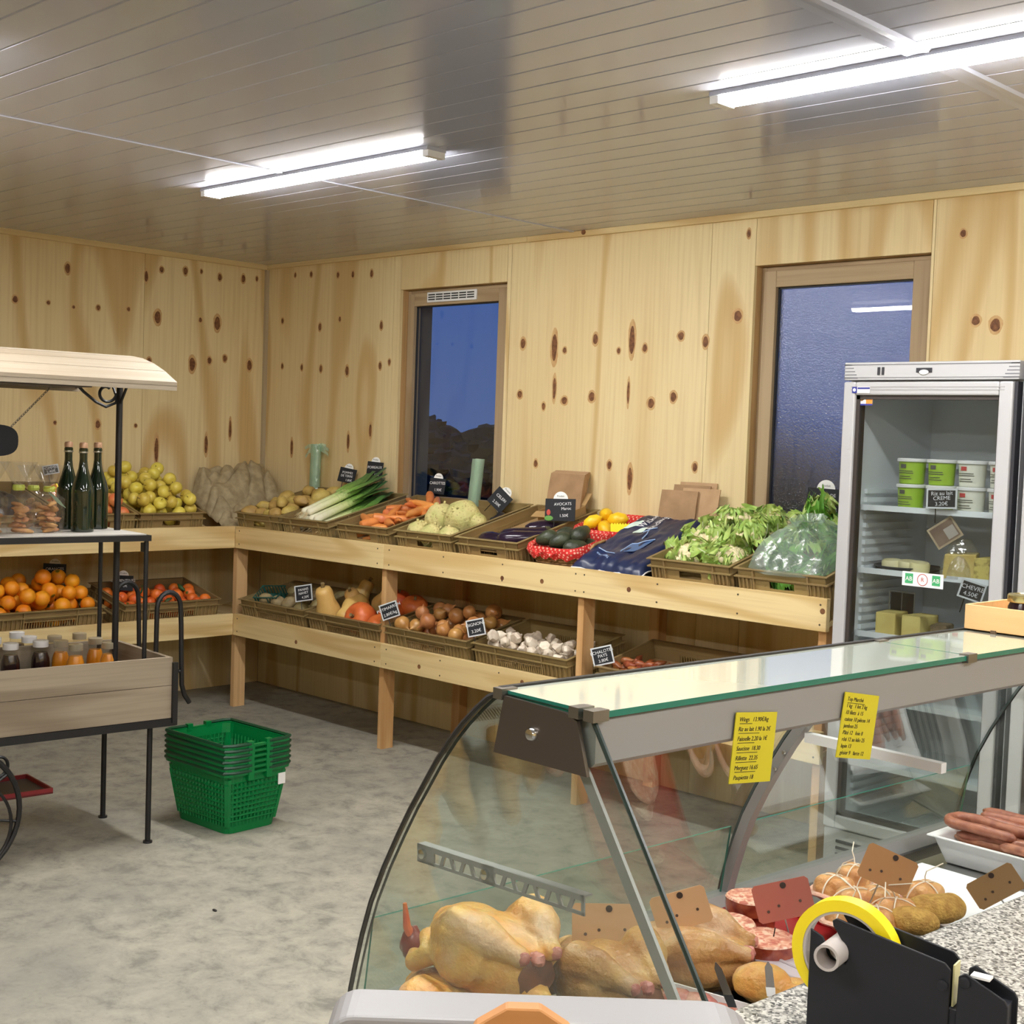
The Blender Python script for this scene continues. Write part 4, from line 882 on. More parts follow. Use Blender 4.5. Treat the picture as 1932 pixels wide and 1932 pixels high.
# ---------------------------------------------------------------- price signs
SIGNFRAME = mat('sign_frame_pale', srgb(206, 210, 214), .5)
RADISH = mat('print_radish', srgb(190, 70, 56), .6); LEAFP = mat('print_leaf', srgb(96, 150, 66), .6)
def sign(px, py, y, lines, label, w=.15, h=.105, yaw=.35, tilt=-.15, roll=0.0, header=True, frame=False, plane='y', deco=False, hd=.030):
    p = at_y(px, py, y) if plane == 'y' else at_x(px, py, y)
    M = Matrix.Translation(p) @ Euler((0, 0, yaw)).to_matrix().to_4x4() @ Euler((tilt, roll, 0)).to_matrix().to_4x4()
    t = thing('price_sign', label, 'sign', M, 'chalk price signs')
    bevel(MB().box((-w/2, -.002, -h/2), (w/2, .002, h/2)).obj('board', SLATE, t), .001)
    if header:
        hdr = MB().prism([(hd*math.cos(k*PI/14), h/2-.004+hd*1.05*math.sin(k*PI/14)) for k in range(15)], -.0015, .0025, 'Y').obj('header_disc', WHITE, t)
        text('Produit', .012, hdr, Matrix.Translation((0, -.003, h/2+.012)) @ Matrix.Rotation(PI/2, 4, 'X'), GREYPR)
    if frame:
        f = .006; b = MB()
        for a, c in (((-w/2, -.0035, -h/2), (w/2, .003, -h/2+f)), ((-w/2, -.0035, h/2-f), (w/2, .003, h/2)), ((-w/2, -.0035, -h/2+f), (-w/2+f, .003, h/2-f)), ((w/2-f, -.0035, -h/2+f), (w/2, .003, h/2-f))): b.box(a, c)
        b.obj('frame', SIGNFRAME, t)
    if deco:
        MB().ball((-w/2+.018, -.002, -h*.12), (.010, .0015, .014), 10, 6).obj('printed_radish', RADISH, t)
        MB().ball((-w/2+.02, -.002, -h*.38), (.022, .0015, .012), 10, 6).obj('printed_leaves', LEAFP, t)
    for s, z, dx in lines: text(s, .021 if len(lines) < 3 else .019, t, Matrix.Translation((dx, -.0028, z*h)) @ Matrix.Rotation(PI/2, 4, 'X') @ Matrix.Rotation(.06, 4, 'Z'), CHALK)
    MB().cyl((-w*.2, .003, -h/2), (-w*.2, .004, -h/2-.05), .002, 6).obj('peg', BLACKMETAL, t)
    return t
sign(655, 897, -.06, [('POMMES', .18, 0), ('DE TERRE', -.05, 0), ('1.80€', -.32, .02)], 'chalk sign above the potato crate', .115, .085, .3, -.2, .14)
sign(707, 888, -.06, [('POIREAUX', .18, 0), ('2.60€', -.22, .01)], 'chalk sign above the leek tops', .110, .100, .25, -.1, .05)
sign(825, 917, -.06, [('CAROTTES', .18, 0), ('1.90€', -.25, .01)], 'chalk sign above the carrots', .105, .085, .2, -.15, .05)
sign(943, 943, -.10, [('CELERI', .12, 0), ('2.50€', -.25, .0)], 'chalk sign standing on one corner at the back of the celeriac crate', .10, .10, .4, -.1, .72)
sign(1057, 962, -.30, [('AVOCATS', .26, .012), ('Maroc', .06, .03), ('1.50€', -.26, .02)], 'chalk sign AVOCATS between the aubergines and the lemons', .150, .105, .42, -.12, -.03, deco=True, hd=.036)
sign(1556, 948, -.09, [('SALADE', .25, .01), ('JEUNES', .0, .01), ('GREENS', -.27, .02)], 'chalk sign SALADE behind the salad, cut off by the fridge', .150, .115, .35, -.05, .04, deco=True, hd=.038)
sign(573, 1119, -.555, [('PANAIS', .22, 0), ('NAVET', .0, 0), ('4.20€', -.26, .01)], 'framed chalk sign left of the squashes', .105, .088, .45, -.15, -.20, False, True)
sign(735, 1152, -.575, [('POTIMARRON', .18, 0), ('2.80€/kg', -.2, .0)], 'framed chalk sign fixed at the pumpkins by the shelf post', .098, .080, .5, -.1, -.38, False, True)
sign(898, 1184, -.575, [('OIGNONS', .2, 0), ('3.20€', -.2, .0)], 'framed chalk sign between the onions and the garlic', .090, .080, .5, -.1, -.25, False, True)
sign(1137, 1237, -.575, [('ECHALOTES', .22, 0), ('PAYS', 0, 0), ('3.80€', -.26, .0)], 'framed chalk sign at the left end of the shallot crate', .094, .080, .5, -.1, -.28, False, True)
sign(96, 886, .07, [('POMMES', .18, 0), ('2.40€', -.2, 0)], 'framed chalk sign behind the biscuit bags', .085, .052, 1.1, -.1, -.2, False, True, 'x')
sign(103, 1078, .16, [('ORANGES', .15, 0), ('2.90€', -.2, 0)], 'dim chalk sign with a rounded top behind the oranges', .12, .085, 1.15, -.2, .05, True, False, 'x')
sign(232, 1100, .33, [('CLEMENTINES', .15, 0), ('3.90€', -.2, 0)], 'dim chalk sign with a rounded top at the clementines', .11, .085, 1.15, -.2, .05, True, False, 'x')

# ---------------------------------------------------------------- sacking, bag rolls, paper bags, boxes
JUTE = mat('jute_cloth', srgb(184, 168, 134), .9, col2=srgb(160, 144, 112), scale=25, bump=.3, bscale=220)
def jute(u, v):
    x = .03+.53*u; y = -.575+.53*v
    ridge = math.exp(-((x-.12)/.22)**2)*.27+math.exp(-((y+.2)/.25)**2)*.05
    e = min(1, u/.12, (1-u)/.16)*min(1, v/.12+.2, (1-v)/.10+.3); e = max(0, e)
    fold = abs(mnoise.noise(Vector((x*9+y*5, y*4-x*3, 7))))
    z = 1.0+.12*(1-u)+ridge*e*.92+.03*mnoise.noise(Vector((x*8, y*8, 0)))*e-.075*max(0, .18-fold)/.18*e*.6+.012*mnoise.noise(Vector((x*30+y*9, y*12, 4)))
    return (x, y, max(z, 1.0+.1*(1-u)))
o = MB().grid(jute, 80, 80).obj('jute_sack', JUTE, smooth=True, ang=3); solidify(o, .004, 1); tag(o, 'grey-brown jute sacking heaped in the corner between apples and potatoes', 'sack')
ROLL = film('green_bag_roll', (.8, .95, .85), .62, (.62, .86, .70), .16, .15, .5, 50)
def roll(px0, py0, px1, py1, y, r, label, fringe):
    a, b = at_y(px0, py0, y), at_y(px1, py1, y); t = thing('bag_roll', label, 'bag roll', Matrix.Translation(a), 'rolls of produce bags'); d = b-a
    mb = MB(); n = 18; m = 14
    def fn(u, v):
        an = 2*PI*u; rr = r*(1+.05*mnoise.noise(Vector((math.cos(an)*2, math.sin(an)*2, v*6)))); q = d*v
        return (q.x+rr*math.cos(an), q.y+rr*math.sin(an)*.8, q.z)
    mb.grid(fn, n, m); mb.obj('roll', ROLL, t, smooth=True)
    MB().cyl((0, 0, -.02), tuple(d*1.0), r*.45, 10).obj('core', mat('card_core', srgb(190, 205, 180), .8), t)
    if fringe:
        q = MB(); rr = random.Random(3)
        for k in range(9):
            an = rr.uniform(0, 6.28); L = rr.uniform(.05, .10); ax = Vector((math.cos(an), math.sin(an)*.3, rr.uniform(-.3, .5)))
            q.grid(lambda u, v, ax=ax, L=L: tuple(d*.92+ax*(r*.6+L*u)+Vector((0, .004*math.sin(u*9), (v-.5)*.03*(1-.4*u)-.03*u*u))), 6, 2)
        q.obj('loose_film', ROLL, t, smooth=True)
    return t
roll(593, 925, 597, 838, -.05, .036, 'upright roll of pale green bags with a frayed top near the corner', True)
roll(893, 955, 903, 866, -.05, .036, 'leaning smooth roll of pale green bags in front of the vented window', False)
KRAFT = mat('brown_paper', srgb(186, 152, 114), .75, col2=srgb(172, 138, 100), scale=14)
KRAFT2 = mat('brown_paper_darker', srgb(166, 132, 96), .75, col2=srgb(150, 118, 84), scale=14)  # darker brown for every other bag of a bundle
def paper_stack(c, y, w, h, yaw, n, label, fold, dep=.05, lean=-.16):
    t = thing('paper_bags', label, 'paper bags', Matrix.Translation((c[0], y, c[1])) @ Euler((lean, 0, yaw)).to_matrix().to_4x4(), 'bundles of brown paper bags')
    for k in range(n):
        f = k/n*dep; hh = h*(1-.06*k*(1 if fold else .3)); q = MB(); dx = (.02*k*(-1)**k if fold else .003*k)
        def fn(u, v, f=f, hh=hh, k=k, dx=dx): return (dx-w/2+w*u, -f-.004*math.sin(PI*u)-.006*math.sin(PI*v)*(1+.5*mnoise.noise(Vector((u*3, v*3, k)))), hh*v)
        q.grid(fn, 10, 10); q.grid(lambda u, v, fn=fn: tuple(Vector(fn(1-u, v))+Vector((0, .006, 0))), 10, 10)
        for u in (0, 1): q.grid(lambda a, v, u=u, fn=fn: tuple(Vector(fn(u, v))+Vector((0, .006*(a if u else 1-a), 0))), 1, 10)
        q.obj('paper_bag', [KRAFT, KRAFT2][k % 2], t, smooth=True, ang=.6)
    return t
paper_stack((2.64, 1.22), -.055, .215, .235, .05, 6, 'bundle of flat brown paper bags leaning on the wall behind the avocado sign', False, .06)
paper_stack((3.415, 1.17), -.06, .19, .265, .12, 4, 'loose brown paper bags leaning on the wall behind the blue sack', True, .075)
CARD = mat('cardboard_box', srgb(172, 140, 92), .8)
tb = thing('cardboard_box', 'small open cardboard box behind the aubergines', 'box', MU(2.635) @ TR(.06, .40, .125, .05))
b = MB(); b.box((-.10, 0, 0), (.10, .003, .075)).box((-.10, .13, 0), (.10, .133, .075)).box((-.10, 0, 0), (-.097, .133, .075)).box((.097, 0, 0), (.10, .133, .075)).box((-.1, 0, 0), (.1, .133, .003)); b.obj('carton', CARD, tb)
MB().box((-.10, 0, 0), (.10, .075, .003)).obj('flap', CARD, tb, M=TR(0, .133, .075, 0, .6)); MB().box((-.10, -.05, 0), (.10, 0, .003)).obj('flap', CARD, tb, M=TR(0, 0, .075, 0, .3))
PUN = mat('green_punnet_plastic', srgb(40, 92, 84), .4)
tp = thing('punnet', 'dark green plastic punnet in the dim corner crate', 'punnet', c_mis.matrix_world @ TR(-.17, .13, .150, .35, .35, 0))
b = MB()
for k in range(8): b.box((-.075+.02*k, -.055, 0), (-.069+.02*k, -.052, .05)); b.box((-.075+.02*k, .052, 0), (-.069+.02*k, .055, .05))
for k in range(6): b.box((-.078, -.055+.02*k, 0), (-.075, -.049+.02*k, .05)); b.box((.072, -.055+.02*k, 0), (.075, -.049+.02*k, .05))
b.box((-.078, -.055, -.003), (.075, .055, 0)); b.obj('basket_bars', PUN, tp)
MB().tube([(-.08, -.057, .05), (.077, -.057, .05), (.077, .057, .05), (-.08, .057, .05)], .004, 6, closed=True).obj('rim', PUN, tp)

# ---------------------------------------------------------------- flower-cart stand
ca = math.radians(5); CMX = Matrix.Translation((2.54, -2.28, 0)) @ Matrix(((-math.sin(ca), -math.cos(ca), 0, 0), (-math.cos(ca), math.sin(ca), 0, 0), (0, 0, 1, 0), (0, 0, 0, 1)))
CMX = Matrix.Translation((2.54, -2.28, 0)) @ Matrix.Rotation(-PI/2-ca, 4, 'Z')     # local x runs along the cart to its far-left end, local -y faces away from the camera
cart = thing('market_cart', 'market cart stand with black iron frame, wooden trough and pale slatted canopy', 'cart', CMX)
GREYWOOD = wood('weathered_wood', srgb(160, 146, 126), srgb(128, 114, 95), srgb(96, 84, 70), 'X', freq=5, bands=3.0, rough=.7, fibre=.45, along=.1)
GREYWOODY = wood('weathered_wood_end', srgb(154, 140, 120), srgb(126, 112, 92), srgb(96, 84, 70), 'Y', freq=5, bands=3.0, rough=.7, fibre=.45, along=.1)
CANOPY = wood('canopy_slat', srgb(164, 152, 134), srgb(150, 136, 116), srgb(128, 112, 94), 'X', freq=4, bands=2.0, rough=.6)
ZB, ZT, CL, CW = .470, .722, 1.45, .41
Y0, Y1 = .035, -CW-.035
def bar(a, b, r=.011, n=4, nm='frame_bar', m=None): return MB().tube([a, b], r*1.35 if n == 4 else r, n).obj(nm, m or BLACKMETAL, cart)
# trough: two boards a side, ends, bottom
for z0, z1 in ((ZB+.018, ZB+.143), (ZB+.145, ZT)):
    MB().box((-.062, Y0, z0), (CL, Y0+.018, z1)).obj('trough_board', GREYWOOD, cart); MB().box((-.062, Y1-.018, z0), (CL, Y1, z1)).obj('trough_board', GREYWOOD, cart)
    for x in (-.062, CL-.018): MB().box((x, Y1, z0), (x+.018, Y0, z1)).obj('trough_end', GREYWOODY, cart)
MB().box((-.05, Y1, ZB+.02), (CL, Y0, ZB+.032)).obj('trough_floor', GREYWOOD, cart)
for y in (Y0+.010, Y1-.010): MB().box((-.078, y-.014, ZB-.012), (CL+.02, y+.014, ZB+.016)).obj('frame_bar', BLACKMETAL, cart)
for x in (-.074, CL+.004): MB().box((x-.012, Y1-.02, ZB-.012), (x+.012, Y0+.02, ZB+.016)).obj('frame_bar', BLACKMETAL, cart)
for y in (Y0+.022, Y1-.022): MB().box((-.080, y-.010, ZB), (-.060, y+.010, ZT-.02)).obj('corner_bar', BLACKMETAL, cart)
for y in (0, -CW):
    MB().tube([(0, y, .008), (0, y, ZB)], .0105, 10).obj('leg', BLACKMETAL, cart, smooth=True); MB().cyl((0, y, 0), (0, y, .008), .018, 12).obj('foot', BLACKMETAL, cart)
# upper shelf
ZS = 1.178
for y, x in ((0, .03), (-CW, .03)):
    MB().tube([(x, y, ZB+.03), (x, y, ZS)], .009, 8).obj('shelf_post', BLACKMETAL, cart, smooth=True)
    MB().tube([(CL-.1, y, ZB+.03), (CL-.1, y, ZS)], .009, 8).obj('shelf_post', BLACKMETAL, cart, smooth=True)
MB().box((.02, -.028, ZS-.055), (.04, .0, ZS-.02)).obj('corner_sleeve', BLACKMETAL, cart)
for y in (.008, -CW-.008): MB().box((.018, y-.010, ZS-.012), (CL-.08, y+.010, ZS+.010)).obj('frame_bar', BLACKMETAL, cart)
for x in (.028, CL-.09): MB().box((x-.010, -CW, ZS-.012), (x+.010, 0, ZS+.010)).obj('frame_bar', BLACKMETAL, cart)
MB().box((.03, -CW+.002, ZS+.0), (CL-.1, -.002, ZS+.014)).obj('shelf_top', mat('grey_board', srgb(196, 192, 184), .5), cart)
# canopy with curved slats on one central post at each end
ym = -CW/2
for x in (.055, CL-.06): MB().tube([(x, ym, ZB+.03), (x, ym, 1.842)], .0125, 10).obj('canopy_post', BLACKMETAL, cart, smooth=True)
def roof_z(y): return 1.868-.102*((y-ym)/.43)**2
ns = 9; yb = [ym+.44-.88*k/ns for k in range(ns+1)]
for k in range(ns):
    y0, y1 = yb[k]-.002, yb[k+1]+.002; z0, z1 = roof_z(y0), roof_z(y1)
    MB().prism([(y0, z0), (y1, z1), (y1, z1-.016), (y0, z0-.016)], -.0+.035, CL+.02, 'X').obj('canopy_slat', CANOPY, cart)
MB().box((.035, ym+.425, roof_z(ym+.44)-.030), (CL+.02, ym+.438, roof_z(ym+.44)-.012)).obj('eave_strip', CANOPY, cart); MB().box((.035, ym-.438, roof_z(ym+.44)-.030), (CL+.02, ym-.425, roof_z(ym+.44)-.012)).obj('eave_strip', CANOPY, cart)
pts = [(y, roof_z(y)-.020) for y in [ym+.42-.84*k/16 for k in range(17)]]
for x in (.055, CL-.06): MB().tube([(x, a, b) for a, b in pts], .008, 6).obj('roof_hoop', BLACKMETAL, cart, smooth=True)
MB().box((.24, ym-.17, 1.735), (CL, ym+.17, 1.765)).obj('underside_board', mat('dark_underboard', srgb(78, 74, 72), .6), cart)
for y in (ym-.15, ym+.15): MB().box((.26, y-.008, 1.765), (CL, y+.008, roof_z(y)-.016)).obj('hanger', BLACKMETAL, cart)
# scroll brackets beside the posts
def scroll(M, r=.045, rod=.0055, name='scroll'):
    p = [(r*(1-.62*k/40)*math.cos(-PI*.5+1.75*2*PI*k/40*.75), r*(1-.62*k/40)*math.sin(-PI*.5+1.75*2*PI*k/40*.75), 0) for k in range(41)]
    return [M @ Vector(q) for q in p]
for s in (1, -1):
    MB().tube([(.055, ym+s*.004, 1.68), (.055, ym+s*.09, 1.78), (.055, ym+s*.12, roof_z(ym+.12)-.03)], .006, 6).obj('brace', BLACKMETAL, cart, smooth=True)
c0 = Vector((.108, ym, 1.722)); sp = [c0+Vector((.040*(1-.5*k/30)*math.cos(PI*1.0+5.3*k/30), 0, .040*(1-.5*k/30)*math.sin(PI*1.0+5.3*k/30))) for k in range(31)]
MB().tube([(.25, ym, 1.770), (.20, ym, 1.722), (.15, ym, 1.685), (.11, ym, 1.668), (.07, ym, 1.685), (.06, ym, 1.72)]+[], .006, 6).obj('scroll_rod', BLACKMETAL, cart, smooth=True)
MB().tube(sp, .006, 6).obj('scroll', BLACKMETAL, cart, smooth=True)
# push handles: two upright hoops at the right end
for y in (-.10, -CW+.03-.10):
    hp = [(-.085, y, ZB+.01), (-.087, y, .60), (-.065, y, .74), (-.068, y, .885)]+[(-.118+.050*math.cos(PI*k/10), y, .890+.062*math.sin(PI*k/10)) for k in range(0, 11)]+[(-.172, y, .82), (-.176, y, .68), (-.180, y, .58), (-.192, y, .54), (-.215, y, .505)]
    MB().tube(hp[3:], .010, 8).obj('push_handle', BLACKMETAL, cart, smooth=True)
    MB().tube([(-.068, y, .885), (-.066, y, .62)], .010, 8).obj('push_handle', BLACKMETAL, cart, smooth=True)
    MB().tube([(-.07, y, .636), (-.178, y, .636)], .007, 8).obj('handle_strut', BLACKMETAL, cart, smooth=True)
# wheels
def wheel(y):
    w = MB().tube([(.765+.235*math.cos(2*PI*k/48), y, .237+.235*math.sin(2*PI*k/48)) for k in range(48)], .010, 8, closed=True).obj('wheel', BLACKMETAL, cart, smooth=True)
    MB().tube([(.765-.04+.165*math.cos(2*PI*k/40), y+.004, .19+.165*math.sin(2*PI*k/40)) for k in range(40)], .006, 6, closed=True).obj('inner_ring', BLACKMETAL, w, smooth=True)
    MB().cyl((.765, y-.03, .237), (.765, y+.03, .237), .025, 14).obj('hub', BLACKMETAL, w, smooth=True)
    for k in range(8): MB().tube([(.765, y, .237), (.765+.23*math.cos(k*PI/4+.2), y, .237+.23*math.sin(k*PI/4+.2))], .005, 6).obj('spoke', BLACKMETAL, w)
wheel(Y0+.05); wheel(Y1-.05)
MB().tube([(.765, Y1-.08, .237), (.765, Y0+.08, .237)], .012, 8).obj('axle', BLACKMETAL, cart)
for y in (Y0+.03, Y1-.03): MB().tube([(.765, y, .237), (.765, y, ZB)], .010, 8).obj('wheel_strut', BLACKMETAL, cart)
sp = [Vector((.60+.055*(1-.6*k/36)*math.cos(PI*.5-7.2*k/36), Y0+.03, ZB-.075+.058*(1-.6*k/36)*math.sin(PI*.5-7.2*k/36))) for k in range(37)]
MB().tube(sp+[], .006, 6).obj('scroll', BLACKMETAL, cart, smooth=True)
MB().tube([(.60, Y0+.03, ZB-.017), (.70, Y0+.03, ZB-.02), (.80, Y0+.03, ZB-.06)], .006, 6).obj('scroll_rod', BLACKMETAL, cart, smooth=True)
# chain and oval board hung under the canopy
inv = CMX.inverted()
tb = thing('hanging_board', 'round-ended black board hung on a chain under the cart canopy', 'sign', CMX)
p0 = inv @ at_x(104, 722, 2.33); p1 = inv @ at_x(14, 812, 2.33)
L = (p1-p0).length; d = (p1-p0).normalized(); nl = 24; lk = MB()
for k in range(nl):
    c = p0+d*(L*(k+.5)/nl); s_ = d.orthogonal().normalized(); s2 = d.cross(s_); a = s_ if k % 2 else s2
    lk.tube([c+d*(L/nl*.62*math.cos(q*PI/4))+a*(.0042*math.sin(q*PI/4)) for q in range(8)], .0014, 4, closed=True)
lk.obj('chain', STEEL_DARK, tb)['kind'] = 'stuff'
c = inv @ at_x(-26, 830, 2.33); bw, bh = .115, .058
o = MB().prism([(c.x+bw*math.copysign(abs(math.cos(t))**.55, math.cos(t)), c.z+bh*math.copysign(abs(math.sin(t))**.75, math.sin(t))) for t in [2*PI*k/36 for k in range(36)]], c.y-.003, c.y+.003, 'Y').obj('board', SLATE, tb)
MB().cyl((p1.x, p1.y-.004, p1.z-.004), (p1.x, p1.y+.006, p1.z-.004), .004, 8).obj('rivet', CHROME, tb)
# things on the cart
BOT = glass('bottle_glass', (.10, .16, .08), 1.0); 
def bottle_mat():
    m, nt, p = new_mat('dark_green_bottle'); p.inputs['Base Color'].default_value = (*srgb(20, 34, 20), 1); p.inputs['Roughness'].default_value = .06; p.inputs['Coat Weight'].default_value = .5; return m
BOTM = bottle_mat(); CAPM = mat('cork_cap', srgb(190, 150, 120), .4, .3)
def bottle(px, py, z, x, label):
    p = at_z(px, py, z); t = thing('bottle', label, 'bottle', Matrix.Translation((p.x, p.y, z)), 'dark cider bottles on the cart')
    prof = [(a, b*.84) for a, b in [(.038, 0), (.042, .003), (.042, .012), (.042, .17), (.041, .19), (.036, .215), (.026, .25), (.018, .285), (.0145, .32), (.0145, .358), (.0165, .360), (.0165, .372), (.0145, .374), (.0145, .385), (.012, .387)]]
    MB().lathe(prof, 24).obj('body', BOTM, t, smooth=True); MB().lathe([(.0155, .316), (.016, .330), (.0135, .336), (.004, .338)], 16).obj('cap', CAPM, t, smooth=True)
    MB().lathe([(.0172, .297), (.0175, .300), (.0172, .303)], 16).obj('wire_ring', STEEL, t, smooth=True); return t
ZSH = ZS+.0145
bottle(155, 1003, ZSH, 0, 'nearest of the three dark green bottles on the cart top'); bottle(127, 998, ZSH, 0, 'left dark green bottle, behind the ribboned biscuit bag'); bottle(182, 997, ZSH, 0, 'right dark green bottle beside the canopy post')
CELLO = film('cellophane', (.98, .98, .98), .03, (.9, .9, .88), .10, .05, .9, 22); BISC = fruit_mat('biscuit', srgb(196, 144, 92), srgb(168, 116, 70), .7, 3, .3, None, .3, 50)
GREENCARD = mat('green_label_band', srgb(186, 196, 88), .5); RIBBON = mat('yellow_ribbon', srgb(230, 206, 60), .4)
def biscuit_bag(px, py, label, h=.25, w=.062, seed=0, ribbon=False):
    rr = random.Random(seed); p = at_z(px, py, ZSH); t = thing('biscuit_bag', label, 'biscuits', Matrix.Translation((p.x, p.y, ZSH+.001)) @ Matrix.Rotation(.5, 4, 'Z'), 'cellophane bags of biscuits')
    def fn(u, v):
        a = 2*PI*u; k = 1 if v < .5 else (1-.72*math.sin((v-.5)/.16*PI/2) if v < .66 else .28+.75*(v-.66)/.34)
        f = 1+(.10 if v > .5 else .03)*math.sin(a*6+v*3)+.06*mnoise.noise(Vector((math.cos(a)*2, math.sin(a)*2, v*5+seed)))
        q = 1/(abs(math.cos(a))**4+abs(math.sin(a))**4)**.25
        return (w*k*f*q*math.cos(a)*.95, w*.72*k*f*q*math.sin(a), h*v)
    MB().grid(fn, 40, 26).obj('cellophane', CELLO, t, smooth=True)
    for k in range(16):
        lay = k//3; M = TR(rr.uniform(-.026, .026), rr.uniform(-.018, .018), .008+lay*.019+rr.uniform(0, .004), rr.uniform(0, 6), rr.uniform(-.4, .4)+(1.2 if k in (13, 14) else 0), rr.uniform(-.3, .3))
        MB().ball((0, 0, 0), (.028, .015, .008), 12, 6, bump=.1, seed=k).obj('biscuit', BISC, t, smooth=True, M=M)
    MB().lathe([(.020, h*.60), (.023, h*.64), (.020, h*.68)], 14).obj('tie_band', GREENCARD, t)
    if ribbon:
        MB().tube([(.0, -.02, h*.66), (.03, -.03, h*.68), (.05, -.03, h*.73), (.056, -.03, h*.69), (.04, -.032, h*.64)], .004, 5, flat=.3).obj('ribbon', RIBBON, t)
        MB().grid(lambda u, v: (.02+.075*u, -.035, h*.60-.055*u+.018*(v-.5)*math.sin(PI*min(.97, u+.03))), 8, 2).obj('olive_leaf', mat('olive_leaf', srgb(150, 170, 146), .6), t)
    return t
biscuit_bag(92, 1004, 'ribboned bag of biscuits nearest the bottles', .25, .056, 1, True); biscuit_bag(34, 1006, 'bag of stacked biscuits second from the bottles', .26, .058, 2); biscuit_bag(-18, 1006, 'bag of biscuits cut by the photo edge', .26, .058, 3); biscuit_bag(62, 996, 'bag of biscuits standing behind two others', .24, .054, 4)
JUICE = mat('orange_juice', srgb(214, 132, 26), .25, sub=.2); DARKJ = mat('dark_preserve', srgb(38, 22, 26), .15); JG = glass('jar_glass', (.97, .98, .97), 1.2)
JAMLID = mat('tin_lid', srgb(206, 196, 170), .3, .6)
def jar(px, py, zt, lid, liq, label, grp, r=.036, hh=.125):
    zb = ZB+.034; p = at_z(px, py, zt); t = thing('jar', label, 'jar', Matrix.Translation((p.x, p.y, zb)), grp)
    hh = zt-zb; prof = [(r*.9, 0), (r, .004), (r, hh*.62), (r*.94, hh*.72), (r*.72, hh*.82), (r*.70, hh*.90), (r*.70, hh*.985)]
    MB().lathe([(a*1.03+.001, b) for a, b in prof], 20).obj('jar_glass', JG, t, smooth=True); MB().lathe([(max(.001, a-.001), min(b+.002, hh*.815)) for a, b in prof[:5]], 20).obj('contents', liq, t, smooth=True)
    MB().lathe([(r*.80, hh*.90), (r*.82, hh*.91), (r*.82, hh*.995), (r*.76, hh)], 20).obj('lid', lid, t, smooth=True); return t
ZJ = .752
for px, py, lb in ((20, 1213, 'white-lidded dark jar nearest the trough front on the left'), (77, 1208, 'white-lidded dark jar beside the orange jars'), (55, 1200, 'white-lidded dark jar behind the pair at the trough front'), (32, 1192, 'white-lidded dark jar farthest back in the trough'), (-12, 1203, 'white-lidded dark jar at the photo edge')):
    jar(px, py, ZJ, WHITEPL, DARKJ, lb, 'dark jars in the trough')
for px, py, lb in ((143, 1215, 'tin-lidded orange jar at the trough front, third from the right'), (115, 1208, 'tin-lidded orange jar next to the dark jars'), (206, 1211, 'tin-lidded orange jar farthest right in the trough'), (180, 1203, 'tin-lidded orange jar second from the right'), (150, 1194, 'tin-lidded orange jar at the back of the trough'), (103, 1199, 'tin-lidded orange jar at the back left of the orange ones')):
    jar(px, py, ZJ, JAMLID, JUICE, lb, 'orange jars in the trough', .034)
# red-edged tray on the lower bars
RED = mat('red_painted_edge', srgb(150, 44, 48), .5)
lt = at_z(100, 1497, .16)
tt = thing('red_tray', 'red-edged dark tray lying low behind the cart wheel', 'tray', Matrix.Translation((lt.x, lt.y, .16)) @ Matrix.Rotation(-PI/2-.08, 4, 'Z'))
MB().box((0, -.26, 0), (.62, 0, .006)).obj('tray_floor', mat('tray_grey', srgb(92, 84, 84), .6), tt)
for a, b in (((0, -.26, 0), (.62, -.252, .022)), ((0, -.008, 0), (.62, 0, .022)), ((0, -.252, 0), (.008, -.008, .022)), ((.612, -.252, 0), (.62, -.008, .022))): MB().box(a, b).obj('edge', RED, tt)
MB().box((.2, -.2, .0065), (.5, -.08, .03)).obj('cardboard_pad', mat('pale_card', srgb(206, 186, 140), .8), tt)
for x, y in ((.36, -.05), (.36, -.21), (.59, -.03), (.59, -.23)): MB().tube([(x, y, -.16), (x, y, 0)], .006, 6).obj('support_leg', BLACKMETAL, tt)

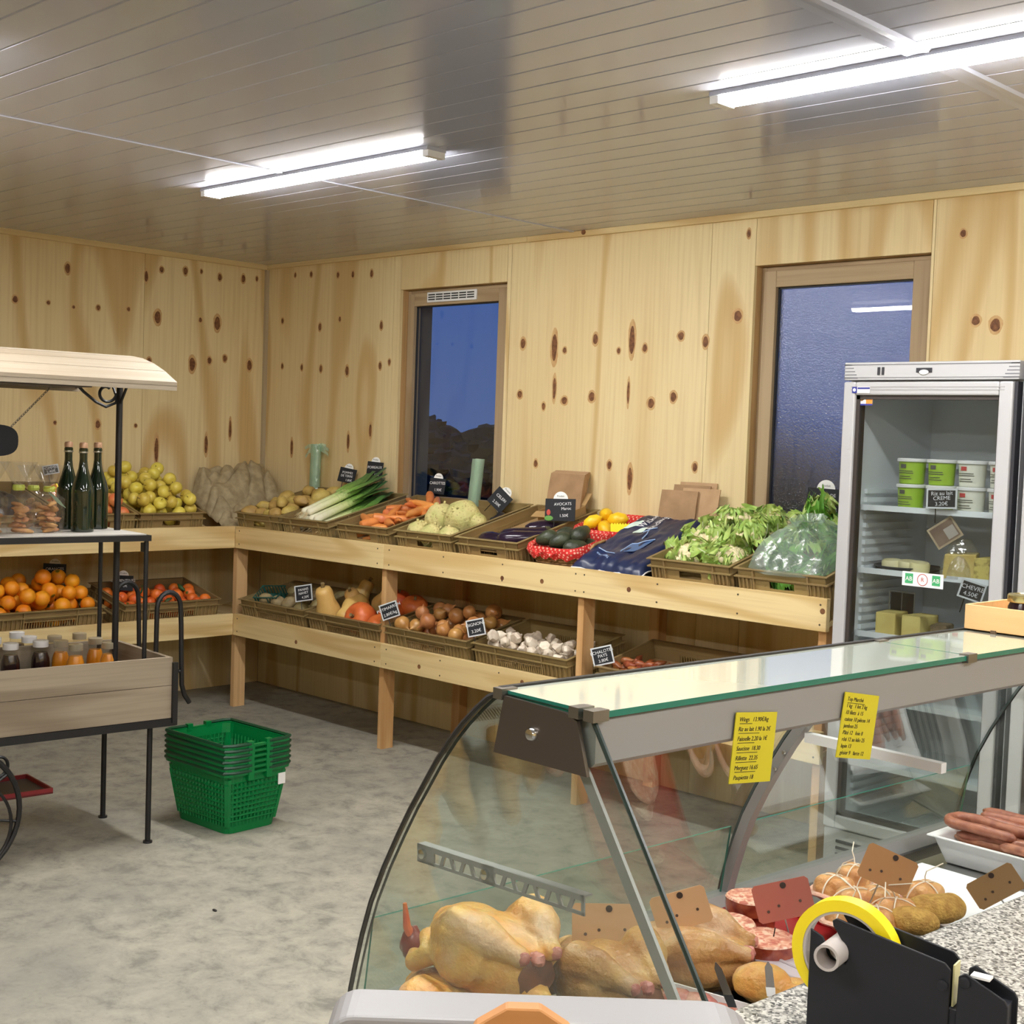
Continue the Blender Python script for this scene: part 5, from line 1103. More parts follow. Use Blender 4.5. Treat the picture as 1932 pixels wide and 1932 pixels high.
# ---------------------------------------------------------------- shopping baskets
GRN = mat('green_basket_plastic', srgb(0, 116, 56), .35, spec=.4); GRN2 = mat('dark_green_handle', srgb(6, 60, 36), .4)
def shop_basket_meshes():
    W0, D0, W1_, D1, Hb = .168, .122, .200, .152, .245       # half sizes at floor and rim
    def ringp(z, o=0.0, n=8):
        k = z/Hb; w, d = W0+(W1_-W0)*k+o, D0+(D1-D0)*k+o; c = .035; pts = []
        for sx, sy, a in ((1, 1, 0), (-1, 1, PI/2), (-1, -1, PI), (1, -1, 1.5*PI)):
            for q in range(4): t = a+q*PI/6; pts.append((sx*(w-c)+c*math.cos(t), sy*(d-c)+c*math.sin(t), z))
        return pts
    body, lat = MB(), MB()
    def band(z0, z1):
        a, b = ringp(z0), ringp(z1); n = len(a); i_, j_ = ringp(z0, -.003), ringp(z1, -.003)
        body.add(a+b+i_+j_, [(i, (i+1) % n, n+(i+1) % n, n+i) for i in range(n)]+[(2*n+(i+1) % n, 2*n+i, 3*n+i, 3*n+(i+1) % n) for i in range(n)])
    band(0, .03); band(.205, Hb)
    r0 = ringp(.001); body.add(r0, [tuple(range(len(r0)-1, -1, -1))]); body.add([(p[0], p[1], p[2]+.003) for p in r0], [tuple(range(len(r0)))])
    rows = [.03+.0195*k for k in range(1, 9)]
    for z in rows:
        a = ringp(z, .0015); lat.tube([(p[0], p[1], p[2]) for p in a], .0034, 4, closed=True)
    for k in range(16):
        for sx in (-1, 1):
            f = -1+2*(k+.5)/16; lat.box((-.0035, -.002, 0), (.0035, .002, 1)) if False else None
            z0, z1 = .03, .205; w0, w1 = W0+(W1_-W0)*z0/Hb, W0+(W1_-W0)*z1/Hb; d0, d1 = D0+(D1-D0)*z0/Hb, D0+(D1-D0)*z1/Hb
            lat.tube([(f*(w0-.02), sx*(d0-.001), z0), (f*(w1-.02), sx*(d1-.001), z1)], .0042, 4); 
            if k < 12: g = -1+2*(k+.5)/12; lat.tube([(sx*(w0-.001), g*(d0-.02), z0), (sx*(w1-.001), g*(d1-.02), z1)], .0042, 4)
    for sx in (-1, 1):
        for sy in (-1, 1): lat.tube([(sx*(W0-.010), sy*(D0-.010), .03), (sx*(W0+(W1_-W0)*.84-.010), sy*(D0+(D1-D0)*.84-.010), .205)], .014, 6)
    rim = MB(); a, b, c, d = ringp(Hb-.006, 0), ringp(Hb-.006, .014), ringp(Hb+.004, .014), ringp(Hb+.004, -.002); n = len(a)
    rim.add(a+b+c+d, [(j*n+i, j*n+(i+1) % n, ((j+1) % 4)*n+(i+1) % n, ((j+1) % 4)*n+i) for j in range(4) for i in range(n)])
    hands = []
    for sy in (-1, 1):
        w, y1 = W1_+.012, sy*(D1+.010); y0 = sy*.045
        hands.append(MB().tube([(-w, y0, Hb+.008), (-w, y1*.8, Hb+.010), (-w*.93, y1, Hb+.010), (w*.93, y1, Hb+.010), (w, y1*.8, Hb+.010), (w, y0, Hb+.008)], .0072, 6))
    lug = MB()
    for sx in (-1, 1):
        for sy in (-1, 1): lug.box((sx*(W1_+.006)-.010, sy*.045-.013, Hb-.03), (sx*(W1_+.006)+.010, sy*.045+.013, Hb+.018))
    return [('basket_shell', body, GRN), ('lattice', lat, GRN), ('rim', rim, GRN), ('handle', hands[0], GRN2), ('handle', hands[1], GRN2), ('hinge_lugs', lug, GRN)]
bc = Vector((2.475, -1.882, 0)); ang = math.radians(3)
BM = [(n, mb.mesh(n, m, n in ('handle',)), m) for n, mb, m in shop_basket_meshes()]
names = ['bottom green basket of the stack with its lattice sides visible', 'second green basket from the floor, only its rim showing', 'third green basket from the floor, only its rim showing', 'fourth green basket from the floor, only its rim showing', 'fifth green basket from the floor, just under the open one', 'topmost green basket, open, with dark handles folded down']
for k in range(6):
    t = thing('shopping_basket', names[k], 'basket', Matrix.Translation((bc.x, bc.y, .001+k*.0215)) @ Matrix.Rotation(ang+.012*math.sin(k*2.1), 4, 'Z') @ Matrix.Identity(4), 'stacked green shopping baskets')
    for n, me, m in BM:
        o = bpy.data.objects.new(n, me); COL.objects.link(o); o.parent = t
        if n in ('lattice', 'hinge_lugs'): o['kind'] = 'stuff'
    if k == 0: MB().box((.196, .105, .17), (.200, .14, .215)).obj('paper_label', WHITE, t)
tag(MB().ball((0, 0, .003), (.012, .006, .004), 8, 5).obj('floor_crumb', BLACKMETAL, M=Matrix.Translation(at_z(405, 1719, 0))), 'tiny dark scrap lying on the concrete floor', 'scrap')

# ---------------------------------------------------------------- glass-door fridges
FRM = mat('fridge_grey', srgb(188, 188, 190), .38, .15); FRW = mat('fridge_white_liner', srgb(232, 236, 240), .4); FDARK = mat('fridge_dark_gap', srgb(44, 44, 50), .5); GASK = mat('door_gasket', srgb(58, 50, 46), .6)
DOORGL = glass('door_glass', (.86, .88, .88), 1.0); WIRE = mat('shelf_white_wire', srgb(232, 238, 242), .35)
FY = -.70; FB = -.06
def fridge(x0, label, w=.635):
    t = thing('glass_door_fridge', label, 'fridge', Matrix.Translation((x0, FY, 0)), 'glass-door fridges'); D = FB-FY; x1 = w; yi = .055
    b = MB(); b.box((0, yi, .06), (.035, D, 1.86)).box((x1-.035, yi, .06), (x1, D, 1.86)).box((.035, D-.03, .06), (x1-.035, D, 1.86)).box((.035, yi, 1.82), (x1-.035, D, 1.86)).box((.035, yi, .06), (x1-.035, D, .26)); b.obj('cabinet', FRW, t)
    b = MB(); b.box((-.001, yi, .06), (0, D, 1.86)).box((x1, yi, .06), (x1+.001, D, 1.86)); b.obj('side_skin', FRM, t)
    hd = bevel(MB().box((-.004, .008, 1.852), (x1+.004, D, 1.915)).obj('top_panel', FRM, t), .003)
    gr = MB()
    for k in range(5): gr.box((-.0045, .0065, 1.858+.0115*k), (.05-.006*k, .0085, 1.8615+.0115*k)); gr.box((x1-.05+.006*k, .0065, 1.858+.0115*k), (x1+.0045, .0085, 1.8615+.0115*k))
    gr.box((-.004, .0065, 1.905), (x1+.004, .0085, 1.908)).box((-.004, .0065, 1.860), (x1+.004, .0085, 1.862)); gr.obj('groove', mat('groove_grey', srgb(120, 120, 126), .5), hd)
    MB().box((.128, .004, 1.870), (.137, .009, 1.897)).box((.145, .004, 1.870), (.153, .009, 1.897)).obj('switch', FDARK, t)
    th = MB().box((.275, .005, 1.877), (.333, .009, 1.893)).obj('thermometer', FDARK, t); MB().lathe([(.018, 0), (.016, .002)], 14, M=Matrix.Translation((.304, .0045, 1.878)) @ Matrix.Rotation(PI/2, 4, 'X') @ Matrix.Diagonal((1, .5, 1, 1))).obj('dial', WHITEPL, th)
    # door
    fw = .047; dz0, dz1 = .235, 1.846
    b = MB()
    for a, c in (((0, 0, dz0), (fw, .045, dz1)), ((x1-fw-.012, 0, dz0), (x1-.012, .045, dz1))): bevel(MB().box(a, c).obj('door_stile', FRM, t), .006)
    for a, c in (((fw, 0, dz1-fw), (x1-fw-.012, .045, dz1)), ((fw, 0, dz0), (x1-fw-.012, .045, dz0+fw))): bevel(MB().box(a, c).obj('door_rail', FRM, t), .006)
    for z in (dz1-.020, dz1-.030): MB().box((.03, -.001, z), (x1-.04, .001, z+.003)).obj('door_groove', ALU, t)
    g = .014; xa, xb = fw, x1-fw-.012
    b.box((xa, .012, dz0+fw), (xa+g, .05, dz1-fw)).box((xb-.004, .012, dz0+fw), (xb, .05, dz1-fw)).box((xa, .012, dz1-fw-g), (xb, .05, dz1-fw)).box((xa, .012, dz0+fw), (xb, .05, dz0+fw+g)); b.obj('gasket', GASK, t)
    MB().box((xa, .018, dz0+fw), (xb, .023, dz1-fw)).obj('door_glass', DOORGL, t)
    MB().box((x1-.010, .012, .235), (x1+.0, .05, 1.846)).obj('hinge_gap', FDARK, t)
    # plinth with grille
    MB().box((.01, .04, .0), (x1-.01, D-.05, .06)).obj('plinth', FDARK, t)
    b = MB().box((0, .015, .06), (x1, .05, .228)); b.obj('kick_panel', FRM, t)
    b = MB()
    for k in range(5): b.box((.05, .011, .085+.024*k), (x1-.05, .0155, .095+.024*k))
    b.obj('grille', FDARK, t)
    # inside
    for z in (1.393, 1.165, .935, .70, .46):
        s = MB().box((.045, .09, z), (x1-.045, .50, z+.005)).box((.045, .085, z-.004), (x1-.045, .095, z+.016)).obj('shelf', WIRE, t)
    b = MB()
    for k in range(38):
        z = .30+.031*k
        for xx in (.0352, x1-.0352-.012): b.box((xx, .12, z), (xx+.012, .48, z+.017))
    b.obj('rack_ribs', WIRE, t)
    v = bevel(MB().box((.33, D-.075, 1.60), (x1-.05, D-.031, 1.735)).obj('fan_cover', mat('fan_cover', srgb(206, 200, 186), .5), t), .004)
    b = MB()
    for q in range(2):
        for k in range(6): b.box((.385+.10*q, D-.077, 1.625+.016*k), (.475+.10*q, D-.0745, 1.632+.016*k))
    b.cyl((.355, D-.077, 1.655), (.355, D-.07, 1.655), .014, 16); b.obj('vent_slot', FDARK, v)
    MB().box((.036, D-.12, 1.545), (x1-.036, D-.031, 1.56)).obj('drip_tray', FRW, t)
    return t
f1 = fridge(4.532, 'grey glass-door fridge standing at the end of the shelving')
f2 = fridge(5.205, 'second glass-door fridge, cut off by the right photo edge')
MB().tube([(.028, -.002, .885), (.028, -.035, .885), (.20, -.035, .885), (.20, -.002, .885)], .006, 8).obj('handle', WHITEPL, f2, smooth=True)
# badges on the first fridge
bd = MB().box((.036, -.003, 1.806), (.055, -.001, 1.828)).obj('badge', INKBLUE, f1); MB().lathe([(.006, 0), (.006, .0006)], 12, M=Matrix.Translation((.0455, -.0031, 1.817)) @ Matrix.Rotation(PI/2, 4, 'X')).obj('badge_ring', WHITEPL, bd)
pb = MB().box((.056, -.003, 1.806), (.106, -.001, 1.828)).obj('name_plate', WHITEPL, f1); MB().box((.058, -.0036, 1.820), (.106, -.003, 1.826)).obj('printed_bar', INKBLUE, pb)
stt = MB().box((.049, .0165, 1.765), (.108, .018, 1.797)).obj('sticker', WHITE, f1); MB().box((.083, .0158, 1.769), (.108, .0166, 1.797)).obj('orange_block', mat('print_orange', srgb(236, 150, 60), .5), stt); MB().box((.049, .0158, 1.763), (.108, .0166, 1.769)).obj('violet_line', INKBLUE, stt)
MB().prism([(.055, 1.786), (.066, 1.792), (.077, 1.786), (.066, 1.777)], .0158, .0166, 'Y').obj('printed_leaf', mat('print_brown', srgb(140, 104, 60), .6), stt)
p = at_y(1703, 1077, FY+.017); p2 = at_y(1779, 1112, FY+.017)
x0, x1, z0, z1 = p.x-4.532, p2.x-4.532, p2.z, p.z; lw = x1-x0
lab = MB().box((x0, .0165, z0), (x1, .018, z1)).obj('organic_label', WHITE, f1)
for k, (m, s) in enumerate(((GREENPR, 'AB'), (None, 'Bio'), (GREENPR, 'AB'))):
    cx, cz, h = x0+lw*(.17+.33*k), (z0+z1)/2, (z1-z0)
    if m: 
        MB().box((cx-h*.30, .0155, cz-h*.32), (cx+h*.30, .0166, cz+h*.38)).obj('printed_square', m, lab); text(s, h*.42, lab, Matrix.Translation((cx, .0150, cz)) @ Matrix.Rotation(PI/2, 4, 'X'), WHITE)
    else:
        MB().tube([(cx+h*.38*math.cos(q*PI/12), .0162, cz+h*.40*math.sin(q*PI/12)) for q in range(24)], .0012, 4, closed=True).obj('printed_ring', REDPR, lab); text('R', h*.4, lab, Matrix.Translation((cx, .0155, cz)) @ Matrix.Rotation(PI/2, 4, 'X'), REDPR)
# tubs of rice pudding
TUBG = mat('tub_green', srgb(160, 196, 66), .4); TUBW = mat('tub_white', srgb(228, 228, 214), .4); TUBSIDE = mat('tub_side', srgb(176, 160, 96), .5)
def tub(x, z, y, green, label):
    t = thing('tub', label, 'tub', Matrix.Translation((x, y, z)) @ Matrix.Rotation(-.15, 4, 'Z'), 'tubs on the top fridge shelf')
    MB().lathe([(.040, 0), (.043, .003), (.047, .078)], 28).obj('cup', TUBG if green else TUBW, t, smooth=True, ang=.6)
    MB().lathe([(.050, .078), (.053, .080), (.053, .088), (.050, .091)], 28).obj('lid', WHITEPL, t, smooth=True, ang=.6)
    b = MB()
    for z_, w in ((.045, .030), (.038, .032), (.026, .022), (.018, .027)): b.add([(math.sin(a)*(.0445+.04*z_+.0008), -math.cos(a)*(.0445+.04*z_+.0008)*1.0, z_+dz) for dz in (0, .0025) for a in [(-w+2*w*k/6)/.045 for k in range(7)]], [(k, k+1, k+8, k+7) for k in range(6)])
    b.obj('printed_lines', GREYPR, t)
    b = MB().add([(math.sin(a)*.0478, -math.cos(a)*.0478, z_) for z_ in (.056, .070) for a in [-.35+.5*k/5 for k in range(6)]], [(k, k+1, k+7, k+6) for k in range(5)]); b.obj('printed_mark', GREYPR if green else REDPR, t)
    return t
for c, nm in enumerate(('leftmost', 'second', 'third', 'last')):
    for r_ in range(2):
        g = c < 2; tub(4.735+.113*c, 1.3985+.0915*r_, -.548, g, ('%s %s tub of the %s row in the fridge' % (nm, 'green' if g else 'white', ('lower', 'upper')[r_])))
def fsign(px, py, y, lines, label, w, h, roll, yaw=.2): return sign(px, py, y, lines, label, w, h, yaw, -.1, roll, False, True)
fsign(1777, 941, FY+.068, [('Riz au lait', .26, 0), ('CREME', .02, 0), ('3.20€', -.26, 0)], 'framed chalk sign Riz au lait before the tubs', .105, .070, -.04)
# cheeses
CHW = mat('fresh_cheese', srgb(232, 226, 186), .55, col2=srgb(222, 212, 160), scale=9); CHY = mat('pressed_cheese', srgb(222, 206, 130), .55, col2=srgb(208, 188, 112), scale=14); RIND = mat('cheese_rind', srgb(150, 130, 96), .8, col2=srgb(110, 94, 70), scale=30, bump=.4)
PLATE = mat('dark_plate', srgb(52, 56, 62), .3); WRAP = film('cling_wrap', (.96, .96, .96), .10, (.9, .9, .86), .16, .08, .8, 30)
zs = 1.1705
tag(MB().lathe([(.09, 0), (.125, .018), (.122, .020), (.088, .004)], 28).obj('dish', PLATE, smooth=True, M=Matrix.Translation((4.70, -.47, zs))), 'dark round dish under the small white cheeses', 'dish')
for k, (x, y, lb) in enumerate(((4.665, -.53, 'left small white cheese on the dark dish'), (4.722, -.52, 'middle small white cheese on the dark dish'), (4.775, -.535, 'right small white cheese on the dark dish'))):
    o = tag(MB().lathe([(.03, 0), (.036, .004), (.036, .03), (.031, .036), (.004, .037)], 20).obj('fresh_cheese', CHW, smooth=True, M=TR(x, y, zs+.006, 0, .1, .05*k)), lb, 'cheese', 'small white cheeses')
tag(bevel(MB().prism([(-.055, 0), (.055, 0), (.055, .09), (-.05, .085)], -.06, .06, 'Y').obj('cheese_block', mat('holey_cheese', srgb(216, 198, 130), .55, col2=srgb(190, 166, 92), scale=16), M=TR(4.935, -.545, zs, .35)), .004), 'pale cheese block wrapped in clear film', 'cheese')
tag(MB().grid(lambda u, v: (.07*math.cos(2*PI*u)*(1-.55*v*v)*(1+.1*mnoise.noise(Vector((u*9, v*5, 1)))), .075*math.sin(2*PI*u)*(1-.55*v*v), .135*v), 30, 10).obj('cling_film', WRAP, smooth=True, M=TR(4.935, -.545, zs+.001, .35)), 'clear film gathered over the pale cheese block', 'wrapping')
tag(bevel(MB().prism([(-.045, 0), (.045, 0), (.045, .085), (-.045, .078)], -.05, .05, 'Y').obj('cheese_wedge', mat('speckled_cheese', srgb(206, 190, 110), .55, col2=srgb(120, 104, 56), scale=40, lo=.5, hi=.7), M=TR(5.042, -.535, zs, .1)), .003), 'speckled cheese wedge at the right end of its fridge shelf', 'cheese')
tag(MB().ball((0, 0, 0), (.05, .04, .045), 14, 10, bump=.25, bs=2).obj('wrapped_cheese', WHITE, smooth=True, M=TR(5.055, -.40, zs+.12)), 'white paper-wrapped cheese behind the speckled wedge', 'cheese')
tc_ = thing('wrapped_card', 'brown card in a clear sleeve tilted on one corner in the fridge', 'card', Matrix.Translation(at_y(1783, 1005, FY+.10)) @ Euler((0, -.62, .2)).to_matrix().to_4x4())
MB().box((-.05, -.002, -.04), (.05, .002, .04)).obj('sleeve', mat('sleeve_edge', srgb(176, 160, 134), .4), tc_); MB().box((-.043, -.003, -.033), (.043, -.0021, .033)).obj('card_print', mat('brown_card', srgb(112, 92, 80), .5, col2=srgb(136, 116, 102), scale=14), tc_); MB().box((.0, -.0035, -.028), (.038, -.0031, .012)).obj('pale_patch', mat('pale_patch', srgb(170, 164, 156), .5), tc_)
MB().cyl((0, .003, -.052), (0, .003, -.12), .0015, 6).obj('pin', STEEL, tc_)
zs = .9405
for x, w, lb, r_ in ((4.68, .075, 'yellow pressed cheese on the lower fridge shelf, left one', .1), (4.79, .075, 'yellow pressed cheese on the lower fridge shelf, beside the darker rind', -.1)):
    o = tag(bevel(MB().prism([(-w/2, 0), (w/2, 0), (w/2, .085), (-w/2, .085)], -.06, .06, 'Y').obj('pressed_cheese', CHY, M=TR(x, -.54, zs, r_)), .006, 3), lb, 'cheese'); MB().box((-w/2+.004, .055, .002), (w/2-.004, .064, .084)).obj('rind', RIND, o)
tag(bevel(MB().box((-.03, -.05, 0), (.03, .05, .06)).obj('dark_cheese', RIND, M=TR(4.865, -.52, zs, .2)), .008, 3), 'dark-rinded cheese at the right of the lower fridge shelf', 'cheese')
tw = thing('card_holder', 'small wire card holder behind the two yellow cheeses', 'card holder', Matrix.Translation(at_y(1701, 1142, FY+.22)))
MB().tube([(-.05, 0, -.05), (.05, 0, -.05), (.05, 0, .05), (-.05, 0, .05)], .002, 6, closed=True).tube([(0, 0, .05), (0, 0, -.05)], .0015, 6).obj('wire_frame', STEEL, tw); MB().box((-.045, .002, -.045), (.045, .004, .045)).obj('card', SLATE, tw); MB().cyl((0, .003, -.05), (0, .003, -.135), .0025, 6).obj('foot_wire', STEEL, tw)
fsign(1834, 1115, FY+.068, [('CHEVRE', .15, 0), ('4.50€', -.2, 0)], 'framed chalk sign leaning at the right edge of the fridge glass', .085, .065, .25)

# ---------------------------------------------------------------- refrigerated glass counter; local x = towards the seller, y = along the counter
ka = math.radians(4.2); _p = at_z(945, 1300, 1.22); KM = Matrix.Translation((_p.x, _p.y, 0)) @ Matrix.Rotation(-ka, 4, 'Z'); KI = KM.inverted()
def kz(px, py, z): return KI @ at_z(px, py, z)
LEN = 2.0
gc = thing('glass_counter', 'refrigerated serve-over counter with curved glass front and grey metal canopy', 'counter', KM)
CGL = glass('counter_glass', (.925, .95, .925), 1.25); EDGE = mat('glass_edge_teal', srgb(38, 122, 104), .2, sub=0.0); EDGED = mat('glass_edge_dark', srgb(30, 46, 42), .25)
PROF = [(0, 1.216), (-.028, 1.203), (-.054, 1.182), (-.086, 1.153), (-.117, 1.12), (-.15, 1.079), (-.181, 1.034), (-.215, .985), (-.248, .931), (-.284, .868), (-.317, .801), (-.340, .738), (-.358, .677), (-.370, .632), (-.378, .585)]
def inset(p, d):
    out = []
    for i, q in enumerate(p):
        a, b = Vector(p[max(0, i-1)]), Vector(p[min(len(p)-1, i+1)]); t = (b-a).normalized(); n = Vector((-t.y, t.x)); 
        if n.x < 0: n = -n
        out.append((q[0]+n.x*d, q[1]+n.y*d))
    return out
PIN = inset(PROF, .006)
def strip(name, outer, inner, y0, y1, m):
    n = len(outer); vs = [(a, y0, b) for a, b in outer]+[(a, y1, b) for a, b in outer]+[(a, y0, b) for a, b in inner]+[(a, y1, b) for a, b in inner]; fs = []; mi = []
    for i in range(n-1): fs += [(i, i+1, n+i+1, n+i), (2*n+i+1, 2*n+i, 3*n+i, 3*n+i+1)]; mi += [0, 0]
    for i in range(n-1): fs += [(i+1, i, 2*n+i, 2*n+i+1), (n+i, n+i+1, 3*n+i+1, 3*n+i)]; mi += [1, 1]
    fs += [(0, n, 3*n, 2*n), (n-1, 3*n-1, 4*n-1, 2*n-1)]; mi += [1, 1]
    b = MB(); b.add(vs, fs); b.mi = mi; return b.obj(name, m, gc, smooth=True, ang=.5)
strip('front_glass', PROF, PIN, .012, .997, [CGL, EDGED]); strip('front_glass', PROF, PIN, 1.003, LEN-.012, [CGL, EDGED])
def end_glass(y):
    poly = [(a, b) for a, b in PROF]+[(.52, .585), (.52, .736), (.195, 1.216)]; n = len(poly)
    b = MB().prism(poly, y-.004, y+.004, 'Y'); b.mi = [0, 0]+[1]*n; b.obj('end_glass', [CGL, EDGED], gc)
    MB().tube([(a, y, z) for a, z in PROF], .0046, 6).obj('edge_trim', BLACKMETAL, gc, smooth=True)
    MB().tube([(.197, y, 1.212), (.52, y, .738)], .0042, 6).obj('edge_trim', EDGED, gc)
end_glass(0); end_glass(LEN)
for y in (.016, LEN-.016): MB().prism([(.150, 1.14), (.172, 1.14), (.505, .655), (.483, .655)], y-.003, y+.003, 'Y').obj('end_strut', ALU, gc)
# canopy: lamp housing below a glass shelf
MB().prism([(.004, 1.2105), (.195, 1.2105), (.200, 1.205), (.200, 1.145), (.192, 1.138), (.004, 1.128)], .006, LEN-.006, 'Y').obj('lamp_housing', ALU, gc)
tg = MB().box((.0, .0, 1.2110), (.207, .998, 1.2205)); tg.mi = [0, 0, 1, 1, 1, 1]; TOPG = mat('canopy_top_glass', srgb(206, 212, 198), .04, coat=1.0, spec=.8)
tg.obj('top_glass', [TOPG, EDGE], gc); tg = MB().box((.0, 1.002, 1.2110), (.207, LEN, 1.2205)); tg.mi = [0, 0, 1, 1, 1, 1]; tg.obj('top_glass', [TOPG, EDGE], gc)
MB().box((-.006, 0, 1.211), (.004, LEN, 1.224)).obj('top_seal', BLACKMETAL, gc)
PLATEM = mat('bracket_plate', srgb(112, 104, 98), .35, .85)
for y, s in ((-.006, -1), (LEN+.006, 1)):
    MB().prism([(.018, 1.214), (.150, 1.2115), (.176, 1.203), (.200, 1.128), (-.002, 1.124)], y-.003, y+.003, 'Y').obj('end_plate', PLATEM, gc)
    MB().lathe([(.011, 0), (.011, .004), (.008, .008), (.002, .009)], 16, M=Matrix.Translation((.085, y+s*.003, 1.168)) @ Matrix.Rotation(-s*PI/2, 4, 'X')).obj('screw', CHROME, gc, smooth=True)
for x, y in ((.0, .0), (.195, .0), (.165, -.0), (.195, 1.0), (.0, 1.0)):
    MB().box((x-.004, y-.012, 1.207), (x+.016, y+.020, 1.2235)).obj('glass_clip', STEEL_DARK, gc)
# perforated rails that would carry a shelf
def rail(y, v0, z0, v1, z1):
    L = math.hypot(v1-v0, z1-z0); M = Matrix.Translation((v0, y, z0)) @ Matrix.Rotation(-math.atan2(z1-z0, v1-v0), 4, 'Y'); h = .030; b = MB()
    b.box((0, -.0015, -.009), (L, .0015, 0), M=M).box((0, -.0015, -h), (L, .0015, -h+.005), M=M).box((0, 0, -.0025), (L, .016, 0), M=M).box((0, -.0015, -h), (.045, .0015, 0), M=M).box((L*.42, -.0015, -h), (L*.42+.03, .0015, 0), M=M).box((L-.006, -.0015, -h), (L, .0015, 0), M=M)
    x = .045; k = 0
    while x < L-.03:
        a, c = (.004, -.004) if k % 2 else (-.004, .004)
        b.prism([(x+.018+a, -h+.004), (x+.026+a, -h+.004), (x+.026+c, -.008), (x+.018+c, -.008)], -.0015, .0015, 'Y', M=M); x += .025; k += 1
    r_ = b.obj('shelf_rail', ALU, gc)
    for q in (.018, L*.42+.012): MB().lathe([(.008, 0), (.008, .006), (.002, .008)], 14, M=M @ Matrix.Translation((q, -.002, -.014)) @ Matrix.Rotation(PI/2, 4, 'X')).obj('rail_screw', CHROME, r_, smooth=True)
rail(.020, -.218, .924, .176, .946)
# middle upright and its arm
mp = inset(PROF, .012)[2:]; mq = inset(PROF, .034)[2:]; nn = len(mp); b = MB()
b.add([(a, .988, c) for a, c in mp]+[(a, 1.012, c) for a, c in mp]+[(a, .988, c) for a, c in mq]+[(a, 1.012, c) for a, c in mq], [f for i in range(nn-1) for f in ((i, i+1, nn+i+1, nn+i), (2*nn+i+1, 2*nn+i, 3*nn+i, 3*nn+i+1), (i+1, i, 2*nn+i, 2*nn+i+1), (nn+i, nn+i+1, 3*nn+i+1, 3*nn+i))])
b.obj('curved_upright', ALU, gc, smooth=True, ang=.6)
ea = kz(1470, 1441, .995); eb = kz(1630, 1466, .995)
MB().box((-.155, .991, .985), (.165, 1.009, 1.005)).obj('shelf_arm', WHITEPL, gc)
for z in (.955, .915): MB().cyl((-.20-(.955-z)*.55, .985, z), (-.20-(.955-z)*.55, .98, z), .004, 8).obj('rivet', STEEL, gc)
# inner deflector panes
for y0, y1 in ((.015, .98), (1.02, LEN-.015)):
    b = MB().prism([(-.356, .60), (-.351, .60), (-.328, .765), (-.333, .765)], y0, y1, 'Y'); b.mi = [1, 1, 1, 0, 1, 0]; b.obj('deflector_pane', [CGL, EDGE], gc)
# tub, channel, deck, body
MB().prism([(-.395, .50), (-.395, .592), (-.383, .592), (-.383, .575), (-.365, .575), (-.365, .612), (-.335, .612), (-.318, .585), (-.318, .50)], .0, LEN, 'Y').obj('glass_channel', ALU, gc)
MB().box((-.318, .0, .50), (-.262, LEN, .574)).obj('air_duct', FDARK, gc)
b = MB()
for k in range(250): b.box((-.316, .004+.008*k, .574), (-.264, .008+.008*k, .580))
b.obj('duct_fins', STEEL_DARK, gc)['kind'] = 'stuff'
MB().box((-.262, .0, .55), (.53, LEN, .584)).obj('deck', STEEL, gc)
MB().box((-.40, .0, .04), (.53, LEN, .50)).obj('body_panel', FRM, gc); MB().box((-.30, .05, 0), (.50, LEN-.05, .04)).obj('plinth', FDARK, gc)
MB().box((-.395, -.02, .04), (.53, 0, .584)).obj('end_panel', FRM, gc); MB().box((-.395, LEN, .04), (.53, LEN+.02, .584)).obj('end_panel', FRM, gc)
def granite():
    m, nt, p = new_mat('granite'); p.inputs['Roughness'].default_value = .18; v = obj_coords(nt, (1, 1, 1), False)
    a = nd(nt, 'ShaderNodeTexVoronoi', {'Vector': v, 'Scale': 260.0}); b = nd(nt, 'ShaderNodeTexNoise', {'Vector': v, 'Scale': 120.0, 'Detail': 3.0})
    sx = nd(nt, 'ShaderNodeSeparateXYZ', {0: a.outputs['Color']}); f = mathn(nt, 'ADD', mathn(nt, 'MULTIPLY', sx.outputs[0], .6), mathn(nt, 'MULTIPLY', b.outputs[0], .5))
    nt.links.new(ramp(nt, f, [(.22, srgb(44, 44, 46)), (.38, srgb(112, 111, 108)), (.54, srgb(150, 148, 142)), (.76, srgb(190, 187, 180))]), p.inputs['Base Color']); return m
gt = thing('granite_worktop', 'speckled grey granite worktop on the seller side of the counter', 'worktop', KM)
bevel(MB().box((.535, -1.02, .885), (1.12, LEN+.1, .93)).obj('slab', granite(), gt), .004); MB().box((.54, -1.0, 0), (1.05, LEN+.08, .885)).obj('base_cabinet', FRM, gt)

# two yellow notes taped to the canopy
NOTE = mat('yellow_note_paper', srgb(214, 200, 40), .7)
def note(px, py, rot, lines, label, w=.104, h=.112):
    q = KI @ (CAM+ray(px, py)*1); d = q-KI @ CAM; c = KI @ CAM; s_ = (.2045-c.x)/d.x; c = c+d*s_
    t = thing('paper_note', label, 'note', KM @ Matrix.Translation(c) @ Matrix.Rotation(PI/2, 4, 'Z') @ Matrix.Rotation(rot, 4, 'Y'), 'yellow notes on the canopy')
    MB().box((-w/2, -.0008, -h/2), (w/2, .0008, h/2)).obj('paper', NOTE, t)
    for k, (s, u) in enumerate(lines):
        z = h*.40-h*.82*k/max(1, len(lines)-1); text(s, h*.088, t, Matrix.Translation((-w*.42, -.0012, z)) @ Matrix.Rotation(PI/2, 4, 'X'), INK, 'LEFT', shear=.2)
        if u: MB().box((-w*.40, -.0013, z-h*.062), (-w*.40+u*w, -.0009, z-h*.054)).obj('underline', INK, t)
    return t
